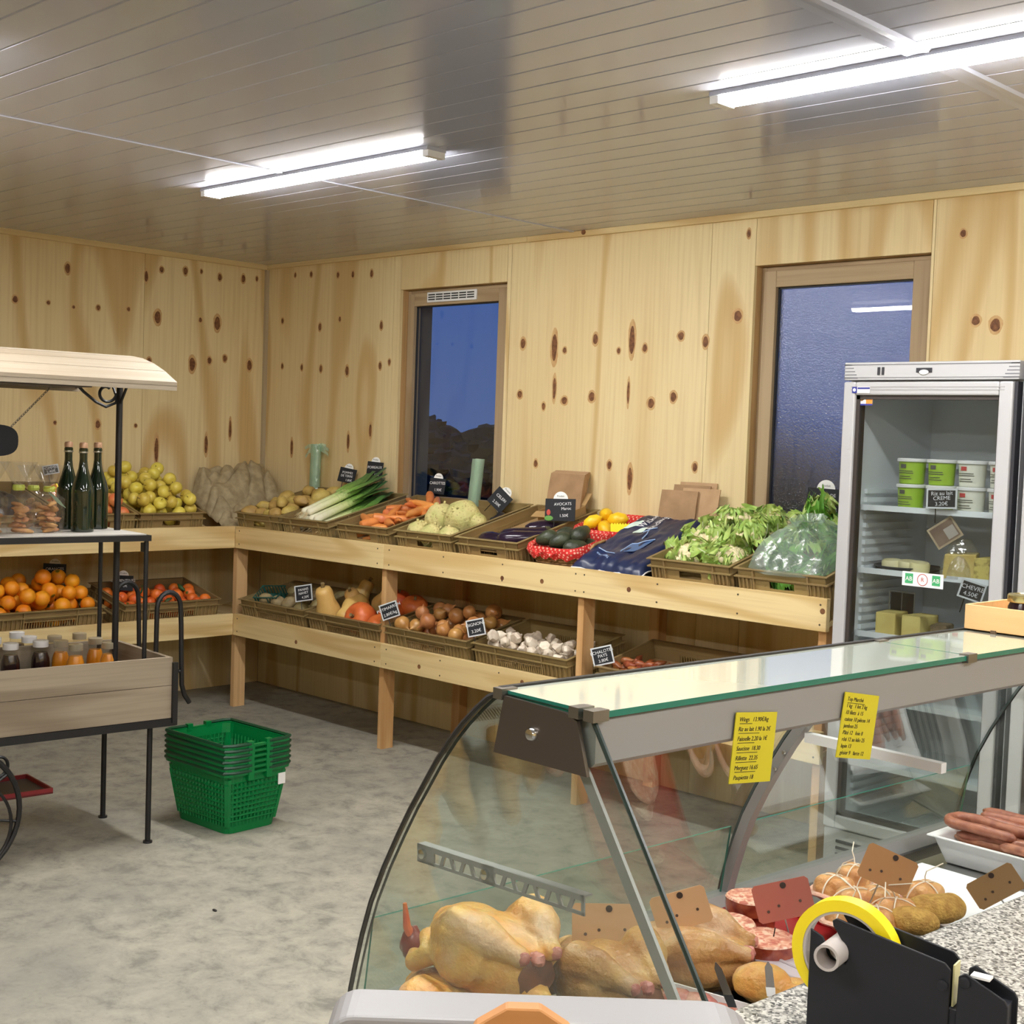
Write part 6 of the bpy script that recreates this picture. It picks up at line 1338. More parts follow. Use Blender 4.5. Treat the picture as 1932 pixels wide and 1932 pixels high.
note(1421, 1410, .10, [('Wings   13.90€/kg', .3), ('Riz au lait 1.90 la 2€', .5), ('Faisselle 2.20 la 1€', .4), ('Saucisse  18.30', .5), ('Rillette  22.35', .5), ('Merguez 16.65', .5), ('Paupiette 18', 0)], 'yellow handwritten note nearer the screw end of the canopy')
note(1618, 1370, .17, [('Top Marché', .5), ('1 kg   1 lot 2 kg', 0), ('10 filets  à 15', 0), ('cuisse 10 pièces 14', 0), ('jambon 25', 0), ('Pâté 12   foie 8', 0), ('rôti 12 au kilo 25', 0), ('lapin 13', 0), ('gésier 9   farce 12', 0)], 'yellow handwritten note farther along, above the hanging arm')

# wooden box with a jar on top of the canopy
BOXW = wood('plywood_box', srgb(226, 186, 134), srgb(214, 172, 120), srgb(196, 150, 98), 'X', freq=3, bands=2.0)
q = kz(1820, 1188, 1.2210); M = KM @ Matrix.Translation((q.x, q.y, 1.2212)) @ Matrix.Rotation(.03, 4, 'Z')
tx = thing('wooden_box', 'pale wooden box standing on the far end of the canopy', 'box', M)
bh = .056
bevel(MB().box((-.002, 0, .003), (.235, .008, bh)).obj('front_board', BOXW, tx), .0015); bevel(MB().box((-.002, .26, .003), (.235, .268, bh)).obj('rear_board', BOXW, tx), .0015)
for x in (-.002, .227): MB().box((x, .0085, .003), (x+.008, .2595, bh)).obj('side_board', BOXW, tx)
MB().box((.006, .008, .003), (.227, .26, .008)).obj('bottom_board', BOXW, tx)
for x in (.06, .17): MB().box((x, -.002, -.0005), (x+.012, .004, .006)).obj('tab', mat('dark_tab', srgb(90, 70, 50), .7), tx)
tj = thing('preserve_jar', 'dark preserve jar with a gold lid in the wooden box', 'jar', M @ TR(.105, .055, .0085))
MB().lathe([(.030, 0), (.034, .004), (.034, .050), (.030, .058), (.030, .064)], 24).obj('jar_body', DARKJ, tj, smooth=True); MB().lathe([(.0345, .060), (.0355, .062), (.0355, .074), (.033, .077), (.024, .0775), (.022, .076), (.002, .076)], 28).obj('lid', mat('gold_lid', srgb(196, 182, 128), .25, .9), tj, smooth=True, ang=.5)

# ---------------------------------------------------------------- poultry, meat and cards in the counter
def skin(name, c1, c2, c3, rough=.32):
    m, nt, p = new_mat(name); p.inputs['Roughness'].default_value = rough; p.inputs['Subsurface Weight'].default_value = .25; p.inputs['Subsurface Radius'].default_value = (.02, .01, .006); p.inputs['Subsurface Scale'].default_value = .3
    v = obj_coords(nt); a = nd(nt, 'ShaderNodeTexNoise', {'Vector': v, 'Scale': 16.0, 'Detail': 3.0}); b = nd(nt, 'ShaderNodeTexNoise', {'Vector': v, 'Scale': 9.0, 'Detail': 2.0, 'Distortion': .4})
    c = ramp(nt, a.outputs[0], [(.36, c1), (.6, c2)]); c = mixc(nt, mathn(nt, 'MULTIPLY', mathn(nt, 'SUBTRACT', b.outputs[0], .52, True), 5.0, True), c, c3)
    nt.links.new(c, p.inputs['Base Color'])
    h = nd(nt, 'ShaderNodeTexNoise', {'Vector': v, 'Scale': 90.0, 'Detail': 4.0}); bp = nd(nt, 'ShaderNodeBump', {'Strength': .7, 'Distance': .006, 'Height': h.outputs[0]}); nt.links.new(bp.outputs[0], p.inputs['Normal']); return m
SKY = skin('yellow_poultry_skin', srgb(228, 186, 104), srgb(216, 154, 78), srgb(218, 182, 146)); SKG = skin('brown_poultry_skin', srgb(200, 160, 100), srgb(172, 124, 74), srgb(200, 166, 132))
SKO = skin('orange_fat_skin', srgb(232, 164, 72), srgb(226, 148, 66), srgb(226, 178, 110))
FLESH = skin('pink_flesh', srgb(206, 140, 126), srgb(186, 112, 104), srgb(222, 170, 150), .25); DARKR = mat('dark_red_flesh', srgb(98, 34, 30), .3, col2=srgb(140, 54, 46), scale=30); CAV = mat('cavity_dark', srgb(70, 34, 20), .5, col2=srgb(120, 70, 44), scale=25)
NAILC = mat('foot_orange', srgb(222, 130, 62), .5, col2=srgb(206, 92, 60), scale=40)
def chicken(M, label, s=1.0, m=None, seed=0, foot=False):
    """trussed bird: x = tail end with the cavity, z up"""
    m = m or SKY; b = MB(); rr = random.Random(seed)
    b.ball((0, 0, .062), (.105, .074, .060), 24, 16, bump=.06, bs=2, seed=seed)
    b.ball((-.055, 0, .060), (.070, .066, .058), 20, 14); b.ball((.06, 0, .060), (.055, .052, .050), 20, 14)
    for sy in (-1, 1):
        b.ball((.005, sy*.062, .075), (.062, .034, .046), 18, 12, M=Matrix.Translation((0, 0, 0)), bump=.08, bs=2, seed=seed+sy)
        b.tube([(-.030, sy*.066, .092), (.005, sy*.064, .108), (.045, sy*.050, .108), (.080, sy*.034, .100), (.100, sy*.028, .096)], [.026, .036, .031, .018, .014], 14)
        b.ball((.102, sy*.028, .096), (.016, .015, .015), 12, 8)
        b.tube([(-.070, sy*.060, .075), (-.040, sy*.080, .058), (-.070, sy*.088, .040), (-.100, sy*.066, .045)], [.020, .019, .015, .010], 12)
    b.tube([(-.110, 0, .070), (-.135, .01, .060), (-.150, .03, .045)], [.030, .024, .018], 12)
    b.tube([(.09, 0, .040), (.118, 0, .036), (.135, 0, .040)], [.030, .020, .012], 12)
    t = thing('chicken', label, 'chicken', M @ Matrix.Scale(s, 4), 'whole raw chickens in the counter')
    fused(b, 'body', m, t, voxel=.0034, smooth=2)
    MB().ball((.106, 0, .064), (.011, .030, .028), 16, 10, bump=.25, bs=3).obj('cavity', CAV, t, smooth=True)
    MB().ball((.104, 0, .088), (.014, .013, .011), 12, 8, bump=.3, bs=4).obj('fat_flap', FLESH, t, smooth=True)
    for sy in (-1, 1): MB().ball((.113, sy*.028, .096), (.006, .010, .010), 10, 6, bump=.3, bs=4).obj('knuckle', FLESH, t, smooth=True)
    if foot:
        MB().tube([(-.10, -.070, .055), (-.105, -.082, .08), (-.106, -.088, .115)], [.008, .006, .003], 8).obj('foot', NAILC, t, smooth=True)
        MB().ball((-.105, -.070, .052), (.022, .016, .026), 12, 8, bump=.3, bs=3).obj('red_wound', DARKR, t, smooth=True)
    return t
DK = .585
def K(px, py, z, dz=0, rz=0, rx=0, ry=0): q = kz(px, py, z); return KM @ TR(q.x, q.y, z+dz, rz, rx, ry)
chicken(K(850, 1915, .64, -.055, -.15), 'yellow chicken lying lowest at the end of the counter, under another', .95, SKY, 1)
chicken(K(925, 1800, .735, -.072, -.10, -.05, .0), 'big yellow chicken on top at the end of the counter, tail towards the seller', 1.16, SKY, 2, True)
chicken(K(1150, 1850, .675, -.065, -.18, .05), 'browner chicken in front of the first price card', 1.06, SKG, 3)
chicken(K(1305, 1800, .66, -.065, .55, .1), 'brown chicken behind the slanting glass edge', 1.0, SKG, 4)
def lump(M, label, parts, m, name='poultry_piece', cat='meat', group=None, voxel=.004):
    b = MB()
    for k, (c, r, bm) in enumerate(parts): b.ball(c, r, 16, 12, bump=bm, bs=2.2, seed=k*2.1)
    o = fused(b, name, m, voxel=voxel); o.matrix_world = M; return tag(o, label, cat, group)
lump(K(1375, 1800, .63, -.02, .4), 'pale yellow poultry leg between the brown chicken and the pates', [((0, 0, .03), (.055, .036, .034), .1), ((.05, .01, .03), (.035, .020, .022), .1), ((-.03, .02, .035), (.035, .03, .03), .1)], SKY)
lump(K(1440, 1862, .66, -.03, .3), 'yellow poultry leg in front of the lidded tub', [((0, 0, .035), (.058, .040, .036), .1), ((.055, -.01, .03), (.035, .022, .022), .1), ((.0, .03, .03), (.04, .03, .03), .1)], SKY)
lump(K(1500, 1872, .66, -.03, 1.0), 'small yellow poultry piece beside the knife', [((0, 0, .028), (.045, .03, .026), .1), ((.03, .02, .025), (.03, .02, .02), .1)], SKY)
# tray of pink cutlets at the corner of the glass
tq = thing('meat_tray', 'white tray of pink cutlets under the glass edge', 'tray', K(1325, 1895, .645, -.02, .25))
b = MB(); b.box((-.09, -.05, 0), (.09, .05, .004)).box((-.09, -.05, 0), (-.086, .05, .022)).box((.086, -.05, 0), (.09, .05, .022)).box((-.09, -.05, 0), (.09, -.046, .022)).box((-.09, .046, 0), (.09, .05, .022)); b.obj('tray', WHITEPL, tq)
for k, (x, y) in enumerate(((-.05, -.005), (-.005, .005), (.045, -.004))):
    o = tag(MB().ball((0, 0, 0), (.034, .036, .013), 14, 8, bump=.15, seed=k).obj('cutlet', FLESH, smooth=True, M=tq.matrix_world @ TR(x, y, .016, k, .15)), ('left', 'middle', 'right')[k]+' pink cutlet on the white tray under the glass edge', 'meat', 'pink cutlets')
# rounds of pate
PATE = None
def pate_mat():
    m, nt, p = new_mat('pate_face'); p.inputs['Roughness'].default_value = .35; v = obj_coords(nt)
    a = nd(nt, 'ShaderNodeTexNoise', {'Vector': v, 'Scale': 70.0, 'Detail': 3.0, 'Distortion': .8}); b = nd(nt, 'ShaderNodeTexNoise', {'Vector': v, 'Scale': 24.0})
    c = ramp(nt, a.outputs[0], [(.38, srgb(196, 110, 90)), (.48, srgb(222, 158, 130)), (.60, srgb(240, 206, 180))]); c = mixc(nt, mathn(nt, 'MULTIPLY', mathn(nt, 'SUBTRACT', b.outputs[0], .55, True), 3.0, True), c, srgb(176, 90, 76)); nt.links.new(c, p.inputs['Base Color']); return m
PATE = pate_mat(); JELLY = mat('red_jelly_side', srgb(128, 46, 34), .15, col2=srgb(170, 84, 54), scale=40, coat=.5)
REDTRAY = mat('red_plastic_tray', srgb(146, 18, 22), .35)
def pate(px, py, z, r, h, label):
    q = kz(px, py, z); t = thing('pate_round', label, 'meat', KM @ TR(q.x, q.y, z-h, px*.01)); n = 36; b = MB(); mi = []
    ring = [(r*(1+.05*mnoise.noise(Vector((math.cos(2*PI*k/n)*2, math.sin(2*PI*k/n)*2, px*.1)))) ) for k in range(n)]
    def L(z_, f): return [(ring[k]*f*math.cos(2*PI*k/n), ring[k]*f*math.sin(2*PI*k/n), z_) for k in range(n)]
    lv = [L(0, .97), L(h*.5, 1.0), L(h*.9, 1.0)]; b.add(sum(lv, []), [(j*n+i, j*n+(i+1) % n, (j+1)*n+(i+1) % n, (j+1)*n+i) for j in range(2) for i in range(n)]+[tuple(range(n-1, -1, -1))]); b.obj('jelly_side', JELLY, t, smooth=True)
    b = MB(); b.add(L(h*.9, 1.005)+L(h, .96)+L(h+.001, .5)+[(0, 0, h+.001)], [(j*n+i, j*n+(i+1) % n, (j+1)*n+(i+1) % n, (j+1)*n+i) for j in range(2) for i in range(n)]+[(2*n+i, 2*n+(i+1) % n, 3*n) for i in range(n)]); b.obj('cut_face', PATE, t, smooth=True); return t
tr_ = kz(1420, 1760, .60)
rt = thing('red_dish', 'red plastic dish under the rounds of pate', 'dish', KM @ TR(tr_.x-.02, tr_.y+.03, .5845, .05))
b = MB(); b.box((-.16, -.15, 0), (.15, .15, .006)).box((-.16, -.15, .006), (-.154, .15, .014)).box((.144, -.15, .006), (.15, .15, .014)).box((-.154, -.15, .006), (.144, -.144, .014)).box((-.154, .144, .006), (.144, .15, .014)); b.obj('dish_body', REDTRAY, rt)
pate(1418, 1690, .675, .052, .030, 'round of pink pate farthest back, beside the reddish card'); pate(1418, 1714, .642, .050, .04, 'darker round of pate below the farthest one')
pate(1372, 1738, .680, .056, .034, 'middle round of pink pate in the back row'); pate(1375, 1772, .640, .055, .04, 'round of pate under the middle one')
pate(1318, 1738, .690, .048, .035, 'round of pink pate half behind the second price card'); pate(1320, 1775, .645, .050, .042, 'round of pate under the one behind the second card')
pate(1447, 1768, .685, .056, .034, 'front round of pink pate with a dark skewer in it'); pate(1440, 1805, .645, .056, .045, 'glossy red round of pate at the bottom front')
o = tag(MB().tube([(0, 0, 0), (.006, -.002, .03)], .0012, 5).obj('skewer', BLACKMETAL, M=K(1458, 1768, .684, -.01)), 'thin dark skewer standing in the front pate round', 'skewer')
# lidded tub
q = kz(1500, 1800, .665); tl = thing('lidded_tub', 'translucent pinkish plastic tub with a lid', 'tub', KM @ TR(q.x+.02, q.y, .5845, -.1))
TUBP = mat('pink_translucent_plastic', srgb(226, 190, 190), .25, trans=.35); TLID = mat('clear_lid', srgb(232, 222, 228), .2, trans=.25)
bevel(MB().add([(-.085, -.06, 0), (.085, -.06, 0), (.085, .06, 0), (-.085, .06, 0), (-.097, -.07, .07), (.097, -.07, .07), (.097, .07, .07), (-.097, .07, .07)], [(0, 3, 2, 1), (4, 5, 6, 7), (0, 1, 5, 4), (1, 2, 6, 5), (2, 3, 7, 6), (3, 0, 4, 7)]).obj('tub_body', TUBP, tl), .012, 3)
bevel(MB().box((-.104, -.077, .066), (.104, .077, .076)).obj('lid', TLID, tl), .004, 3); ld = MB().tube([(.060*math.copysign(abs(math.cos(a))**.4, math.cos(a)), .042*math.copysign(abs(math.sin(a))**.4, math.sin(a)), .077) for a in [2*PI*k/32 for k in range(32)]], .003, 6, closed=True).obj('lid_ridge', TLID, tl, smooth=True)
# string-tied stuffed rolls
ROAST = skin('roast_skin', srgb(222, 176, 116), srgb(206, 148, 92), srgb(186, 128, 88)); STRING = mat('butcher_string', srgb(232, 222, 204), .8); BARD = skin('bacon_bard', srgb(226, 186, 166), srgb(206, 150, 130), srgb(236, 206, 186))
def tied(M, label, s=1.0, seed=0):
    rr = random.Random(seed); t = thing('tied_roast', label, 'meat', M @ Matrix.Scale(s, 4), 'string-tied stuffed rolls'); b = MB()
    b.ball((0, 0, .028), (.046, .036, .026), 18, 12, bump=.1, bs=2, seed=seed)
    for k in range(4): a = k*PI/2+.78; b.ball((.022*math.cos(a), .017*math.sin(a), .042), (.022, .018, .017), 14, 10, bump=.1, bs=2, seed=seed+k)
    fused(b, 'body', ROAST, t, voxel=.0035, smooth=2)
    MB().tube([(.049*math.cos(a), .039*math.sin(a), .022+.003*math.sin(3*a)) for a in [2*PI*k/28 for k in range(28)]], .008, 8, closed=True, flat=.6).obj('bacon_band', BARD, t, smooth=True)
    for ang in (0, PI/2):
        MB().tube([((.050 if ang == 0 else .0)*math.cos(a)+0, (.041 if ang else 0)*math.cos(a), .026+.034*math.sin(a)) for a in [PI*k/14 for k in range(15)]], .0016, 5).obj('string', STRING, t)
    MB().tube([(0, 0, .059), (.006, .004, .072), (.015+rr.uniform(-.01, .01), .01, .085), (.03*rr.choice((-1, 1)), .016, .098)], .0013, 5).obj('string_end', STRING, t); return t
for k, (px, py, z, lb) in enumerate(((1575, 1668, .66, 'string-tied roll at the back left of the heap'), (1615, 1692, .655, 'string-tied roll in front of the back-left one'), (1612, 1648, .655, 'small orange-tinted string-tied roll farthest back'), (1662, 1690, .66, 'string-tied roll in the middle, right below the big card'), (1690, 1712, .655, 'browner string-tied roll beside the breaded roll'), (1745, 1680, .655, 'string-tied roll at the right next to the white sheet'), (1655, 1728, .65, 'string-tied roll with pink bacon at the front'), (1600, 1722, .65, 'string-tied roll just above the yellow tape'))):
    tied(K(px, py, z, -.045, k*.9), lb, 1.08, 80+k)
CRUMB = mat('golden_crumb_coat', srgb(206, 164, 82), .7, col2=srgb(176, 132, 62), scale=60, bump=.6, bscale=200)
lump(K(1762, 1722, .64, -.02, .8), 'golden breaded roll lying at the edge of the granite', [((0, 0, .028), (.062, .036, .030), .08), ((.03, .01, .03), (.04, .034, .03), .1)], CRUMB, 'breaded_roll'); lump(K(1722, 1742, .64, -.02, .6), 'golden breaded roll in front of the other breaded roll', [((0, 0, .026), (.055, .032, .028), .08)], CRUMB, 'breaded_roll')
# white sheet, tray of sausages
q1, q2, q3, q4 = kz(1590, 1592+22, .60), kz(1745, 1620, .60), kz(1842, 1648, .60), kz(1815, 1712, .60)
o = MB().box((-.24, 1.26, .5845), (.24, 1.62, .5885)).obj('white_sheet', mat('white_board', srgb(246, 248, 250), .35)); o.matrix_world = KM; tag(o, 'clean white plastic sheet on the counter deck before the sausage tray', 'sheet')
TX, TY = -.235, 1.655
ty = thing('sausage_tray', 'deep white plastic tray full of coiled sausages', 'tray', KM @ TR(TX, TY, .5845, .03))
TW, TD, TH = .46, .30, .070
def tray_ring(o, z): return [(-o, -o, z), (TW+o, -o, z), (TW+o, TD+o, z), (-o, TD+o, z)]
vs = tray_ring(-.025, 0)+tray_ring(0, TH)+tray_ring(.012, TH+.003)+tray_ring(.012, TH-.004)+tray_ring(-.008, TH-.002)+tray_ring(-.030, .006)
bevel(MB().add(vs, [(j*4+i, j*4+(i+1) % 4, (j+1)*4+(i+1) % 4, (j+1)*4+i) for j in (0,) for i in range(4)]+[(12+i, 12+(i+1) % 4, 8+(i+1) % 4, 8+i) for i in range(4)]+[(4+i, 4+(i+1) % 4, 12+(i+1) % 4, 12+i) for i in range(4)]+[(8+i, 8+(i+1) % 4, 16+(i+1) % 4, 16+i) for i in range(4)]+[(16+i, 16+(i+1) % 4, 20+(i+1) % 4, 20+i) for i in range(4)]+[(3, 2, 1, 0), (20, 21, 22, 23)]).obj('tray_shell', WHITEPL, ty), .006, 2)
SAU = fruit_mat('sausage_skin', srgb(176, 118, 90), srgb(140, 86, 66), .38, 5, .15, None, .3, 40)
TM = ty.matrix_world @ TR(-.010, -.004, .014)
def sausage(pts, label, r=.0125):
    P = [Vector(p) for p in pts]; out = []
    for i in range(len(P)-1):
        a, b_, c, d = P[max(0, i-1)], P[i], P[i+1], P[min(len(P)-1, i+2)]
        for q in range(6): t = q/6; out.append(.5*((2*b_)+(c-a)*t+(2*a-5*b_+4*c-d)*t*t+(3*b_-a-3*c+d)*t**3))
    out.append(P[-1]); n = len(out); rs = [r*min(1, .35+3*min(i, n-1-i)/6)*(1+.05*math.sin(i*1.3)) for i in range(n)]
    o = MB().tube(out, rs, 10).obj('sausage', SAU, smooth=True, ang=2); o.matrix_world = TM; tag(o, label, 'sausage', 'sausages in the white tray')
zt = .066
ORD = ('first', 'second', 'third', 'fourth', 'fifth', 'sixth', 'seventh')
for k in range(7): sausage([(.045, .045+.034*k, .020), (.18, .04+.034*k+.01*math.sin(k), .020), (.31, .05+.034*k, .020), (.43, .045+.034*k, .020)], ORD[k]+' sausage from the front in the lowest layer of the white tray')
for k in range(6): sausage([(.04, .06+.036*k, .050), (.2, .05+.036*k, .052), (.42, .06+.036*k, .050)], ORD[k]+' sausage from the front in the second layer of the white tray')
sausage([(.21, .035, .086), (.12, .036, .088), (.035, .045, .086), (.02, .085, .088), (.055, .115, .088), (.17, .10, .087), (.30, .09, .089), (.43, .10, .087)], 'sausage looping round the left end of the tray', .0130)
sausage([(.20, .03, .071), (.24, .045, .074), (.33, .03, .075), (.44, .04, .072)], 'short-ended sausage with a twisted knot at the tray front', .0130); sausage([(.18, .016, .066), (.30, .008, .070), (.44, .014, .068)], 'sausage lying along the front edge of the tray', .0130)
for k in range(5): sausage([(.05, .05+.045*k, .060), (.2, .06+.045*k, .064), (.43, .05+.045*k, .060)], ORD[k]+' sausage from the front just below the top of the heap', .0130)
sausage([(.07, .135, .088), (.15, .150, .080), (.26, .140, .078)], 'short curved sausage in the middle of the heap', .0130); sausage([(.05, .17, .088), (.15, .175, .089), (.26, .165, .094), (.35, .135, .092), (.44, .15, .090)], 'sausage bending behind the short curved one', .0130); sausage([(.03, .22, .086), (.2, .205, .090), (.32, .20, .096), (.44, .21, .088)], 'sausage at the back of the tray heap', .0130)
# price cards seen from behind
def pcard(px, py, z, w, h, yaw, lean, roll, col, label):
    q = kz(px, py, z); t = thing('price_card', label, 'price card', KM @ TR(q.x, q.y, z) @ Euler((lean, roll, yaw)).to_matrix().to_4x4(), 'price cards seen from behind'); c = .006
    m = mat('card_back', col, .35, coat=.3)
    out = [(-w/2+c, -h/2), (w/2-c, -h/2), (w/2, -h/2+c), (w/2, h/2-c), (w/2-c, h/2), (-w/2+c, h/2), (-w/2, h/2-c), (-w/2, -h/2+c)]
    MB().prism(out, -.0012, .0012, 'Y').obj('card', m, t)
    for x, z_ in ((-w*.30, -h*.22), (-w*.10, -h*.12), (w*.28, -h*.10)): MB().lathe([(.0028, 0), (.0028, .0008), (.0012, .0009)], 10, M=Matrix.Translation((x, -.0014, z_)) @ Matrix.Rotation(PI/2, 4, 'X')).obj('eyelet', mat('eyelet', srgb(70, 50, 40), .5), t)
    MB().lathe([(.006, 0), (.006, .001), (.003, .0012)], 12, M=Matrix.Translation((w*.05, -.0014, h*.38)) @ Matrix.Rotation(PI/2, 4, 'X')).obj('hook_hole', mat('hook_hole', srgb(50, 34, 26), .5), t)
    MB().tube([(-w*.05, .002, -h*.4), (-w*.05, .004, -h/2-.05)], .0018, 6).obj('pin', STEEL, t); return t
BR = srgb(184, 146, 108)
pcard(1143, 1745, .76, .118, .072, .75, -.25, -.05, BR, 'wide brown price card above the browner chicken'); pcard(1285, 1716, .745, .105, .068, .75, -.1, -.34, srgb(196, 156, 116), 'brown price card left of the pate rounds, tilted'); pcard(1478, 1698, .735, .110, .072, .75, -.15, -.28, srgb(170, 96, 82), 'reddish price card among the pate rounds')
pcard(1675, 1640, .735, .110, .074, .75, -.15, .38, srgb(176, 128, 82), 'brown price card tied with string over the rolls'); pcard(1878, 1672, .70, .108, .060, .45, -.05, -.65, srgb(160, 126, 84), 'dull brown price card leaning at the granite edge')
# knives standing in the meat
def blade(px0, py0, px1, py1, z0, z1, label, black):
    a, b_ = kz(px0, py0, z0), kz(px1, py1, z1); t = thing('knife', label, 'knife', KM); d = b_-a; w = Vector((.35, .35, 0)).normalized()*.008; th = Vector((.001, -.001, 0))
    def seg(name, f0, f1, w0, w1, m):
        p, q = a+d*f0, a+d*f1; vs = []
        for c, ww in ((p, w0), (q, w1)): vs += [c-w*ww-th, c+w*ww-th, c+w*ww+th, c-w*ww+th]
        MB().add([tuple(v) for v in vs], [(3, 2, 1, 0), (4, 5, 6, 7), (0, 1, 5, 4), (1, 2, 6, 5), (2, 3, 7, 6), (3, 0, 4, 7)]).obj(name, m, t)
    seg('blade', 0, .68, .8, .9, CHROME); seg('handle', .68, 1, 1.0, .9, BLACKMETAL if black else STEEL)
    seg('tip', 0, -.18, .8, .15, CHROME)
blade(1355, 1828, 1382, 1900, .72, .68, 'knife with a black handle stuck beside the pink cutlets', True); blade(1450, 1825, 1455, 1880, .72, .68, 'small steel knife stuck in the poultry before the tub', False)

# ---------------------------------------------------------------- tape dispenser on the granite
BLK = mat('black_powder_coat', srgb(16, 18, 26), .55); TAPE = mat('yellow_tape', srgb(250, 226, 30), .35); TCORE = mat('grey_core_tube', srgb(188, 180, 176), .4); CLEAR = mat('tape_web', srgb(214, 208, 150), .3)
q = kz(1520, 1942, .93); sc_ = .000622
TDM = KM @ Matrix.Translation((q.x, q.y, .9305)) @ Matrix.Rotation(.23, 4, 'Z')
td = thing('tape_dispenser', 'black metal bag-sealing tape dispenser with a yellow tape roll on the granite', 'tape dispenser', TDM)
def px2(pts): return [((x-1520)*sc_, (1942-y)*sc_) for x, y in pts]
plate = px2([(1521, 1942), (1521, 1750), (1545, 1760), (1562, 1790), (1575, 1800), (1590, 1800), (1596, 1788), (1590, 1770), (1564, 1735), (1562, 1726), (1570, 1720), (1770, 1752), (1780, 1762), (1780, 1882), (1762, 1896), (1720, 1906), (1720, 1942)])
bevel(MB().prism(plate, -.0015, .0015, 'Y').obj('side_plate', BLK, td), .0008, 1)
bevel(MB().prism([(x, z+.003) for x, z in plate if x > .018 or z < .05], .030, .033, 'Y').obj('side_plate', BLK, td), .0008, 1)
plate2 = px2([(1795, 1768), (1806, 1760), (1874, 1790), (1880, 1800), (1880, 1942), (1815, 1942), (1812, 1915), (1800, 1900), (1792, 1888)])
bevel(MB().prism(plate2, -.0030, 0, 'Y').obj('cutter_plate', BLK, td), .0008, 1); bevel(MB().prism([(x+.004, z+.003) for x, z in plate2], .020, .023, 'Y').obj('cutter_plate', BLK, td), .0008, 1)
MB().box(((1862-1520)*sc_, 0, .0), ((1878-1520)*sc_, .020, (1942-1800)*sc_)).obj('cutter_back', BLK, td)
MB().box(((1812-1520)*sc_, .003, (1942-1768)*sc_), ((1845-1520)*sc_, .017, (1942-1764)*sc_)).obj('cutter_label', WHITE, td)
MB().box((-.0, -.004, -.0003), ((1880-1520)*sc_, .036, .004)).obj('foot_plate', BLK, td)
cx_, cz_ = (1582-1520)*sc_, (1942-1790)*sc_
n = 48; ro, ri, ya, yb_ = .063, .050, .006, .026; vs = []
for r, y in ((ro, ya), (ro, yb_), (ri, yb_), (ri, ya)): vs += [(cx_+r*math.cos(2*PI*k/n), y, cz_+r*math.sin(2*PI*k/n)) for k in range(n)]
MB().add(vs, [(j*n+i, j*n+(i+1) % n, ((j+1) % 4)*n+(i+1) % n, ((j+1) % 4)*n+i) for j in range(4) for i in range(n)]).obj('tape_roll', TAPE, td, smooth=True, ang=.5)
vs = []
for r, y in ((ri, ya+.001), (ri, yb_-.001), (ri-.003, yb_-.001), (ri-.003, ya+.001)): vs += [(cx_+r*math.cos(2*PI*k/n), y, cz_+r*math.sin(2*PI*k/n)) for k in range(n)]
MB().add(vs, [(j*n+i, j*n+(i+1) % n, ((j+1) % 4)*n+(i+1) % n, ((j+1) % 4)*n+i) for j in range(4) for i in range(n)]).obj('roll_core', TCORE, td, smooth=True, ang=.5)
ax_, az_ = (1572-1520)*sc_, (1942-1780)*sc_; n = 28; vs = []
for r, y in ((.0150, -.030), (.0150, .030), (.0118, .030), (.0118, -.030)): vs += [(ax_+r*math.cos(2*PI*k/n), y, az_+r*math.sin(2*PI*k/n)) for k in range(n)]
MB().add(vs, [(j*n+i, j*n+(i+1) % n, ((j+1) % 4)*n+(i+1) % n, ((j+1) % 4)*n+i) for j in range(4) for i in range(n)]).obj('axle_tube', TCORE, td, smooth=True, ang=.5)
MB().box(((1781-1520)*sc_, .006, (1942-1830)*sc_), ((1784-1520)*sc_, .026, (1942-1756)*sc_)).obj('tape_web', CLEAR, td); MB().box(((1778-1520)*sc_, .001, (1942-1875)*sc_), ((1794-1520)*sc_, .030, (1942-1832)*sc_)).obj('sealing_block', BLK, td)
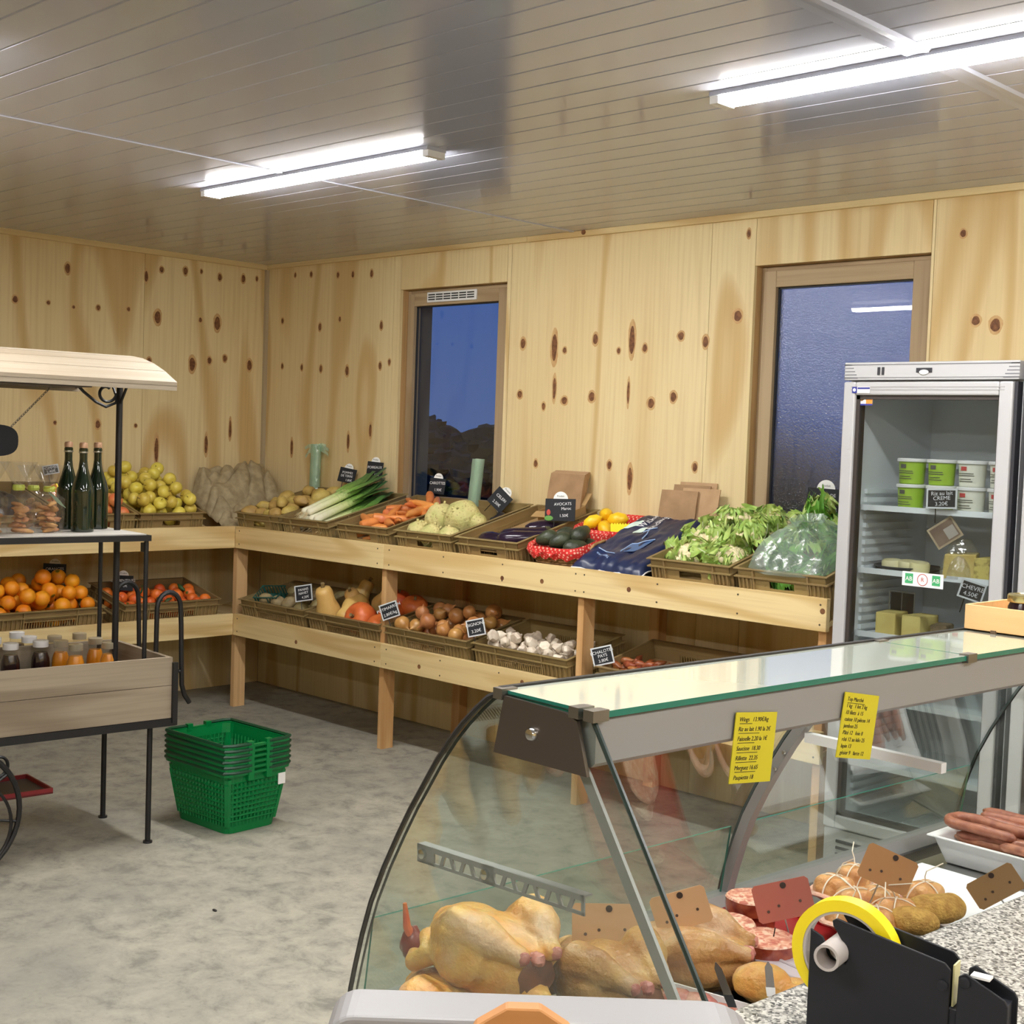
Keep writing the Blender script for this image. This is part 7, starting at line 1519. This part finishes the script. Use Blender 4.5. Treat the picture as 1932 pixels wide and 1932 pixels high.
for x, y in ((1768, 1792), (1768, 1872), (1806, 1776), (1822, 1892)): MB().lathe([(.006, 0), (.006, .002), (.004, .0028)], 14, M=Matrix.Translation(((x-1520)*sc_, -.003 if x > 1790 else -.0015, (1942-y)*sc_)) @ Matrix.Rotation(PI/2, 4, 'X')).obj('bolt', BLK, td, smooth=True)

# ---------------------------------------------------------------- nearest things at the bottom of the frame
GREYH = mat('pale_grey_plastic', srgb(138, 136, 136), .45)
a, b_ = at_d(618, 1908, .92), at_d(1424, 1908, .92); mid = (a+b_)/2; wd = (b_-a).length; hz = mid.z-.9305
HM = Matrix.Translation((mid.x, mid.y, .9305)) @ Matrix.Rotation(math.atan2((b_-a).y, (b_-a).x), 4, 'Z')
th = thing('plastic_housing', 'pale grey plastic housing with rounded corners below the chickens', 'appliance', HM)
r = .020; out = [(-wd/2, 0), (wd/2, 0)]+[(wd/2-r*1.6+r*1.6*math.cos(PI/2*k/6), hz-r+r*math.sin(PI/2*k/6)) for k in range(7)]+[(-wd/2+r-r*math.sin(PI/2*k/6), hz-r+r*math.cos(PI/2*k/6)) for k in range(7)]
bevel(MB().prism(out, -.02, .03, 'Y').obj('shell', GREYH, th), .004, 3); MB().box((-wd/2-.01, -.05, .0), (wd/2+.01, .06, .012)).obj('foot', GREYH, th)
WD = wood('orange_wood', srgb(196, 140, 86), srgb(182, 122, 70), srgb(160, 100, 56), 'X', freq=8, bands=2.5)
a = at_d(985, 1934, .865); tm = thing('wooden_board', 'small orange-brown wooden board with cut-off top corners standing before the grey housing', 'board', Matrix.Translation((a.x, a.y, .9305)) @ Matrix.Rotation(math.atan2(RT.y, RT.x), 4, 'Z'))
s_ = .865/F_PX; hb = a.z-.9305
bevel(MB().prism([(-.06, 0), (.06, 0), (.045, hb-.03), ((1075-985)*s_, hb+2*s_), ((1018-985)*s_, hb+38*s_), ((955-985)*s_, hb+38*s_), ((897-985)*s_, hb+2*s_), (-.045, hb-.03)], -.006, .006, 'Y').obj('board', WD, tm), .001, 1)
for o in BIN:
    for c in list(o.children): bpy.data.objects.remove(c)
    bpy.data.objects.remove(o)
